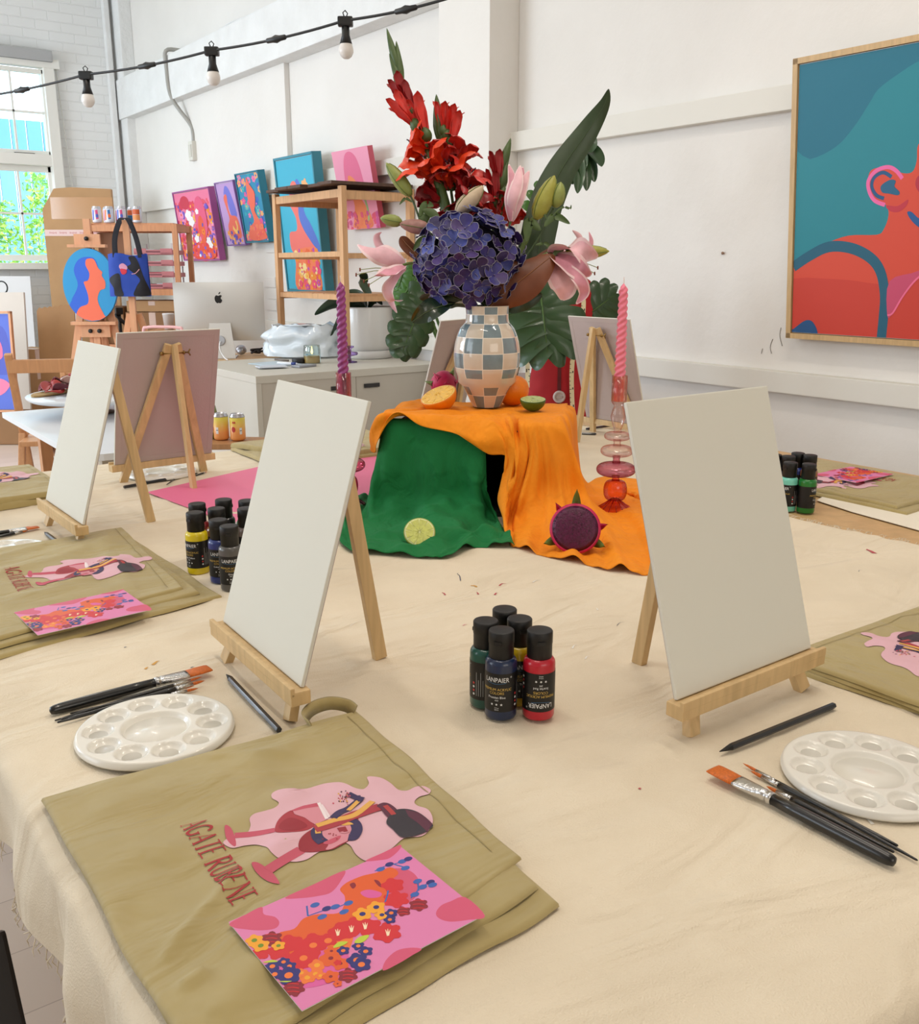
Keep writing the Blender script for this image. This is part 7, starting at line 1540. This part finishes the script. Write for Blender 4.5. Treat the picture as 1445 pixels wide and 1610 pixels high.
panel('cardboard_piece', 'brown cardboard piece with a torn top edge below the window', 'cardboard', (72, 700), (130, 700), 1.02, 7.6, .012, mat(166, 124, 80, .7, bump=.3, scale=40, var=.10, vscale=5), cut=fluted, lean=.10)
FB = mat(226, 216, 204, .6, var=.02); FB2 = mat(222, 222, 222, .6)
panel('foam_board', 'largest cream foam board leaning below the window', 'board', (-60, 700), (52, 690), 1.10, 8.1, .03, FB, lean=.12)
panel('foam_board', 'pale grey board standing behind the cream foam board', 'board', (-30, 640), (62, 634), 1.22, 9.0, .012, FB2, lean=.08)
panel('foam_board', 'white foam panel behind the torn cardboard', 'board', (80, 640), (136, 640), .92, 8.4, .02, mat(206, 208, 208, .5), lean=.05)
carton('brown carton on the floor behind the foam board', tuple(Dp(54, 640, 8.3).to_2d())+(.002,), .3, (.26, .3, .62), CDB)
for k, (zz, lb) in enumerate(((.005, 'lower stack of kraft paper sheets behind the chair'),)):
    pass
# black ring hanging on the board
q = Dp(3, 452, 7.95); b = B(); b.tube([(.05*math.cos(a), 0, .05*math.sin(a)) for a in [R(10*i) for i in range(37)]], .006, BLK, 8, cap=False); b.build('black_ring', loc=(q.x, q.y, Dp(3, 452, 7.95).z), rz=BA-R(90), label='black ring hooked over the cream foam board', cat='ring')
# blue and pink framed picture at the left edge
def s_left(t, wd, ht):
    pass
a = Dp(-150, 650, 7.2); c = Dp(29, 648, 7.2); zb_ = c.z; d = (c-a); d.z = 0; wd = d.length; ht = (Dp(22, 488, 7.2).z-zb_)/math.cos(.08)
t = thing('framed_picture', 'framed blue painting with a pink hand leaning at the left edge', 'painting', (a.x, a.y, zb_), rot=(-.08, 0, math.atan2(d.y, d.x)))
b = B(); b.box((wd/2, .012, ht/2), (wd-.04, .016, ht-.04), mat(60, 60, 90))
def L_(x, z): return ((x+150)/179.0, (648-z)/160.0)
sh_ = [(C(92, 116, 214), [(0, 0), (1, 0), (1, 1), (0, 1)]), (C(84, 98, 196), smooth2([L_(-60, 520), L_(10, 505), L_(27, 540), L_(25, 585), L_(0, 590), L_(-60, 600)])), (C(240, 120, 160), smooth2([L_(-40, 530), L_(0, 526), L_(12, 534), L_(15, 552), L_(8, 565), L_(-40, 585)])), (C(240, 130, 170), smooth2([L_(-60, 600), L_(0, 595), L_(20, 602), L_(20, 612), L_(0, 626), L_(-60, 632)]))]+[(C(240, 80, 60), stroke([L_(-30, y+8), L_(-10, y+4), L_(9, y)], .022)) for y in (538, 548, 558, 566)]
art(b, sh_, lambda u, v, k: (.02+u*(wd-.04), .0035-k*.0004, .02+v*(ht-.04))); b.build('canvas', t)
b = B(); 
for c_, d_ in (((wd/2, .008, .008), (wd, .036, .016)), ((wd/2, .008, ht-.008), (wd, .036, .016)), ((.008, .008, ht/2), (.016, .036, ht)), ((wd-.008, .008, ht/2), (.016, .036, ht))): b.box(c_, d_, PIN)
b.build('picture_frame', t)
b = B(); b.box((wd/2, .06, zb_/2), (wd+.2, .24, zb_-.006), CDD, bev=.006); ob = b.build('storage_chest', loc=(a.x, a.y, 0), rz=math.atan2(d.y, d.x), label='low brown box carrying the framed blue painting', cat='box')
ob.location.z = .0
# small abstract print on the chair seat
q = Dp(112, 628, 5.1); b = B(); b.box((.09, 0, .12), (.26, .012, .24), mat(240, 236, 232, .5)); art(b, [(C(238, 110, 80), [(.035, .09), (.06, .16), (.08, .09)]), (C(40, 50, 80), [(.03, .05), (.035, .09), (.08, .09), (.085, .05)]), (C(220, 200, 180), [(.09, .05), (.09, .19), (.19, .19), (.19, .05)]), (C(60, 140, 120), [(.10, .16), (.17, .16), (.15, .06)])], lambda x, z, k: (x, -.0066-k*.0003, z)); o = b.build('art_print', loc=(q.x, q.y, q.z-.12), label='white print with coloured triangles standing behind the platter', cat='print'); o.rotation_euler = (-.12, 0, BA-R(90)+R(5))
t = thing('low_table', 'low white table behind the platter carrying the print', 'table', (q.x+.1, q.y+.06, 0), BA-R(90)); b = B(); b.box((0, 0, q.z-.135), (.36, .30, .022), WT, bev=.003); b.build('tabletop', t)
for sx in (-.15, .15):
    for sy in (-.13, .13): b = B(); b.box((sx, sy, (q.z-.146)/2), (.035, .035, q.z-.146), WT); b.build('leg', t)
# ================================================================== DRESS FORM AND TAPE MEASURE
dc = Dp(878, 560, 3.86); DRD = mat(178, 14, 26, .7, bump=.3, scale=400, kind='weave'); DGY = mat(150, 142, 142, .4)
t = thing('dress_form', 'red adjustable dress form with white dials behind the table', 'mannequin', (dc.x, dc.y, 0), BA-R(90)+R(8))
PF = [(.70, .150, .110), (.76, .148, .108), (.84, .135, .098), (.92, .112, .082), (.99, .104, .078), (1.06, .122, .092), (1.14, .142, .108), (1.20, .146, .108), (1.27, .140, .095), (1.33, .120, .078), (1.365, .070, .060), (1.39, .046, .046), (1.43, .042, .042)]
def prf(z):
    for (z0, a0, c0_), (z1, a1_, c1_) in zip(PF[:-1], PF[1:]):
        if z <= z1: f_ = (z-z0)/(z1-z0); f_ = f_*f_*(3-2*f_); return a0+(a1_-a0)*f_, c0_+(c1_-c0_)*f_
    return PF[-1][1:]
ZS = .93
def dfp(u, v):
    a = 2*math.pi*u; z = .70+.73*v; rx, ry = prf(z); c, s = math.cos(a), math.sin(a); bust = .020*math.exp(-((z-1.18)/.06)**2)*max(0, -s)*(1-abs(abs(c)-.45))
    return (rx*c, ry*s-bust, (z-.70)*ZS+.66)
b = B(); b.grid(64, 60, dfp, DRD, closed=True); b.lathe([(.0001, .66), (.15, .66)], DRD, 40) ; b.build('torso', t)
b = B(); b.tube([(0, 0, .05), (0, 0, .70)], .014, DGY, 12); b.lathe([(.0001, .06), (.02, .06), (.028, .03), (.17, .012), (.17, .002), (.0001, .002)], DGY, 30); b.build('stand', t)
b = B(); b.lathe([(.042, 0), (.045, .01), (.03, .02), (.0001, .022)], mat(30, 28, 30, .4), 24, Matrix.Translation((0, 0, (1.43-.70)*ZS+.66))); b.build('neck_cap', t)
for zz, xx in ((.985, -.005), (.80, .0)):
    zr = (zz-.66)/ZS+.70; ry = prf(zr)[1]; Mx = Matrix.Translation((xx, -ry-.004, zz)) @ Matrix.Rotation(R(90), 4, 'X')
    b = B(); b.lathe([(.0001, .0), (.024, .0), (.025, .004), (.023, .010), (.017, .012), (.016, .008), (.0001, .008)], mat(214, 196, 190, .4), 28, Mx); b.box((0, 0, .012), (.022, .006, .006), mat(200, 180, 170, .4), Mx, bev=.001); b.build('dial', t)
b = B(); ZP = [.66+.01*i for i in range(64)]
b.add([p for z in ZP for p in ((-.007, -prf((z-.66)/ZS+.70)[1]-.0025-.020*math.exp(-(((z-.66)/ZS+.70-1.18)/.06)**2)*.5, z), (.007, -prf((z-.66)/ZS+.70)[1]-.0025-.020*math.exp(-(((z-.66)/ZS+.70-1.18)/.06)**2)*.5, z))], [(2*i, 2*i+1, 2*i+3, 2*i+2) for i in range(63)], mat(96, 8, 18, .6)); b.build('adjusting_seam', t)
b = B(); DIA = [(.060, 1.045), (.080, 1.062), (.100, 1.045), (.080, 1.028)]
def dm(x, z, k=0): zr = (z-.66)/ZS+.70; rx, ry = prf(zr); y = -ry*math.sqrt(max(.05, 1-(x/rx)**2))-.004-.012*math.exp(-((zr-1.18)/.06)**2); return (x, y-k*.0004, z)
art(b, [(mat(236, 232, 230), DIA)], dm)
vs, ts = text_tris('16', .022, 'CENTER'); b.add([dm(v[0]*1.0+.080, v[1]+1.038, 2) for v in vs], ts, mat(30, 30, 34)); b.build('size_badge', t)
TPM = mat(236, 222, 182, .5); TPK = mat(70, 60, 50, .5)
tm = thing('tape_measure', 'cream tape measure draped over the neck of the red dress form', 'tape measure', (dc.x, dc.y, 0), BA-R(90)+R(8))
b = B(); path = [(.058, -.128, .70), (.050, -.118, .80), (.046, -.118, .90), (.052, -.128, 1.00), (.075, -.140, 1.08), (.082, -.128, 1.18), (.062, -.085, 1.28), (.045, -.02, 1.33), (0, .048, 1.345), (-.045, -.02, 1.33), (-.10, -.09, 1.25), (-.125, -.12, 1.12), (-.128, -.13, .98), (-.128, -.13, .84)]
S_ = spline(path, 160); vs = []
for i, p in enumerate(S_):
    tg = (S_[min(i+1, 159)]-S_[max(i-1, 0)]).normalized(); sd = tg.cross(Vector((p.x*.4, p.y-.001, .12)).normalized()).normalized(); vs += [p-sd*.009, p+sd*.009]
b.add(vs, [(2*i, 2*i+1, 2*i+3, 2*i+2) for i in range(159)], TPM, True)
for i in range(2, 158, 2):
    p0, p1, p2, p3 = (Vector(vs[2*i]), Vector(vs[2*i+1]), Vector(vs[2*i+2]), Vector(vs[2*i+3])); nn = (p1-p0).cross(p2-p0).normalized(); nn = nn if nn.y < 0 or (abs(nn.y) < .2 and nn.z > 0) else -nn
    L2 = .45 if i % 8 == 0 else .25; b.add([q+nn*.0008 for q in (p0, p0.lerp(p1, L2), p0.lerp(p1, L2).lerp(p2.lerp(p3, L2), .28), p0.lerp(p2, .28))], [(0, 1, 2, 3)], TPK)
    if i % 8 == 0: b.add([q+nn*.0008 for q in (p0.lerp(p1, .6), p0.lerp(p1, .85), p2.lerp(p3, .85), p2.lerp(p3, .6))], [(0, 1, 2, 3)], TPK)
b.build('tape_band', tm)
# ================================================================== THE BIG LEAFY PLANT
ML = mat(40, 72, 34, .35, var=.15, vscale=14, coat=.25); ML2 = mat(62, 112, 34, .35, var=.15, vscale=14, coat=.2); MS = mat(70, 100, 44, .5)
pb = Dp(770, 700, 4.1); t = thing('swiss_cheese_plant', 'large potted plant with split leaves growing behind the still life', 'potted plant', (pb.x, pb.y, 0))
PB = Vector((pb.x, pb.y, 0))
b = B(); b.lathe([(.0001, .002), (.14, .002), (.17, .30), (.178, .32), (.168, .32), (.155, .28), (.0001, .28)], mat(150, 150, 146, .6), 36); b.build('pot', t)
b = B(); b.lathe([(.0001, .285), (.154, .283)], mat(60, 46, 34, .9), 24); b.build('soil', t)
def monstera(cpx, tip, sz, s, m, roll=0.0, face=None, lobes=6, droop=.15):
    """split leaf: cpx stalk joint pixel, tip pixel, at depth s"""
    a = Dp(*cpx, s)-PB; e = Dp(*tip, s+.02)-PB; ax = (e-a); Ln = ax.length; ax.normalize(); nrm = (face or (-_fw)).normalized(); nrm = (nrm-ax*nrm.dot(ax)).normalized(); sd = ax.cross(nrm); sd = Quaternion(ax, roll) @ sd; nrm = sd.cross(ax)
    b = B(); random.seed(int(cpx[0]+cpx[1])); W_ = sz
    ribbon(b, [a+ax*Ln*k-nrm*0 for k in (0, .3, .7, 1.0)], W_*.22, m, side=sd, cup=.1, n=16, nw=7, prof=lambda q: (.5+1.2*q if q < .4 else 1)*(1-.9*q**3))
    for sg in (-1, 1):
        for k in range(lobes):
            f_ = -.02+.92*k/(lobes-1); o = a+ax*Ln*(f_*.9+.02); an = R(115-78*f_) ; dr = (ax*math.cos(an)+sd*sg*math.sin(an)); L2 = W_*(.62+.42*math.sin(math.pi*(f_*.75+.22)))*(1 if k < lobes-1 else .7)
            p1 = o+dr*L2*.4; p2 = o+dr*L2*.8-nrm*L2*droop*.5+ax*Ln*.04; p3 = o+dr*L2*1.0-nrm*L2*droop*1.3+ax*Ln*.09
            ribbon(b, [o, p1, p2, p3], Ln*.105*(1.15 if k else 1.3), m, side=ax, cup=.15, n=12, nw=5, prof=lambda q: (1.15-.1*q) if q < .7 else 1.08*(1-((q-.7)/.3)**2*.85))
    b.tube([a, a+ax*Ln*.5+nrm*.002, e], [.004, .003, .001], MS, 6); o_ = b.build('split_leaf', t)
    b = B(); b.tube(spline([Vector((random.uniform(-.05, .05), random.uniform(-.05, .05), .28)), (a*.45+Vector((0, 0, .25))), a], 20), .006, MS, 8); b.build('stalk', t)
monstera((850, 462), (862, 562), .150, 3.5, ML, .1)
monstera((665, 470), (630, 560), .085, 3.8, ML, -.3, lobes=6)
monstera((660, 430), (624, 480), .075, 3.9, ML2, .2)
monstera((918, 500), (968, 462), .095, 3.75, ML, .3)
monstera((880, 500), (905, 470), .06, 3.8, ML, -.2)
monstera((636, 420), (626, 455), .05, 3.9, ML2, .3)
monstera((842, 330), (878, 292), .075, 3.9, ML2, .5, lobes=5)
monstera((800, 500), (812, 560), .09, 3.8, ML, 0)
# leaf hanging by the wall, upper right: long fingers
a = Dp(892, 240, 3.75)-PB; b = B(); random.seed(31)
for k, (ex_, ey_, w_) in enumerate(((888, 272, .020), (900, 290, .018), (908, 304, .020), (922, 300, .020), (935, 286, .020), (946, 262, .024), (930, 240, .030), (912, 250, .024), (915, 275, .020))):
    e = Dp(ex_, ey_, 3.70+.03*math.sin(k*2))-PB; ribbon(b, [a, a.lerp(e, .4)+_r*.020+Vector((0, 0, .035)), a.lerp(e, .75)+_r*.014+Vector((0, 0, .02)), e], w_*1.35, ML, side=_r+_f*.3*math.sin(k*3), cup=.4, n=16, nw=7)
b.build('fingered_leaf', t); b = B(); b.tube(spline([Vector((0, 0, .28)), Vector((.1, .05, .7)), Dp(845, 330, 3.85)-PB, Dp(870, 262, 3.8)-PB, a], 30), .006, MS, 8); b.build('stalk', t)
# grey storage chest behind the vase
q = Dp(800, 600, 4.35); b = B(); b.box((0, 0, .41), (.22, .30, .82), mat(150, 132, 128, .6), bev=.01); b.box((0, -.152, .70), (.20, .006, .10), mat(140, 122, 118, .6)); b.build('grey_drawer_unit', loc=(q.x, q.y, .001), rz=BA-R(90), label='grey brown drawer unit behind the checkered vase', cat='drawers')
# white glazed jug partly hidden by the tall canvas
q = Zp(392, 858, TZ+.01); JW = mat(238, 236, 234, .12, coat=.6); t = thing('ceramic_jug', 'white glazed round jug peeking out left of the tall canvas', 'jug', (q.x, q.y, TZ+.0055))
b = B(); b.lathe([(.0001, 0), (.018, 0), (.024, .006), (.0300, .022), (.0310, .036), (.026, .052), (.016, .060), (.013, .068), (.016, .076), (.014, .076), (.0001, .066)], JW, 36); b.build('jug_body', t)
b = B(); b.tube(spline([(-.0145*.7, -.010, .066), (-.028, -.018, .062), (-.030, -.018, .048), (-.022, -.012, .040)], 16), .0032, JW, 8); b.build('handle', t)
b = B(); b.lathe([(.0001, 0), (.009, .004), (.010, .014), (.005, .022), (.007, .026), (.0001, .028)], mat(20, 120, 70, .4), 20, Matrix.Translation((-.004, 0, .070))); b.build('green_stopper', t)
# dark chair back at the bottom left corner
p0_ = Dp(-40, 1395, 1.05); p1_ = Dp(28, 1640, .98)
t = thing('black_chair', 'black wooden chair edge at the bottom left corner', 'chair', (p1_.x, p1_.y, 0)); BKW = mat(24, 20, 20, .45)
A_ = Dp(-18, 1470, 1.15); D_ = Dp(16, 1625, 1.13); off_ = Vector((p1_.x, p1_.y, 0))
dirv = (D_-A_).normalized(); k_ = -(A_.z-.02)/dirv.z; Bf = A_+dirv*k_
b = B(); b.bar(A_-off_, Bf-off_, .034, .034, BKW, bev=.005); b.build('leg', t)
b = B(); b.bar(A_-off_, A_-off_+Vector((-.36, .05, .02)), .034, .034, BKW, bev=.005); b.build('seat_rail', t)
b = B(); b.bar(A_-off_+Vector((-.36, .05, 0)), A_-off_+Vector((-.38, .10, -A_.z+.02)), .034, .034, BKW, bev=.005); b.build('leg', t)
# radiator pipe stains: pencil scratches beneath the portrait
b = B()
for pts in ([(1228, 515), (1226, 528), (1230, 544)], [(1215, 533), (1211, 545), (1213, 556)], [(1199, 548), (1197, 556)]):
    P_ = [Xp(*p, XW-.0015) for p in pts]; b.tube(spline(P_, 8), .0012, mat(120, 112, 104), 4)
b.build('trim_11', kind='structure')
q = Xp(1137, 398, XW-.004); b = B(); b.lathe([(.0001, 0), (.006, 0), (.006, .006), (.0001, .008)], mat(150, 120, 100, .4), 10, Matrix.Translation(q) @ Matrix.Rotation(R(-90), 4, 'Y')); b.build('wall_screw', label='small screw head in the white wall left of the portrait', cat='screw')
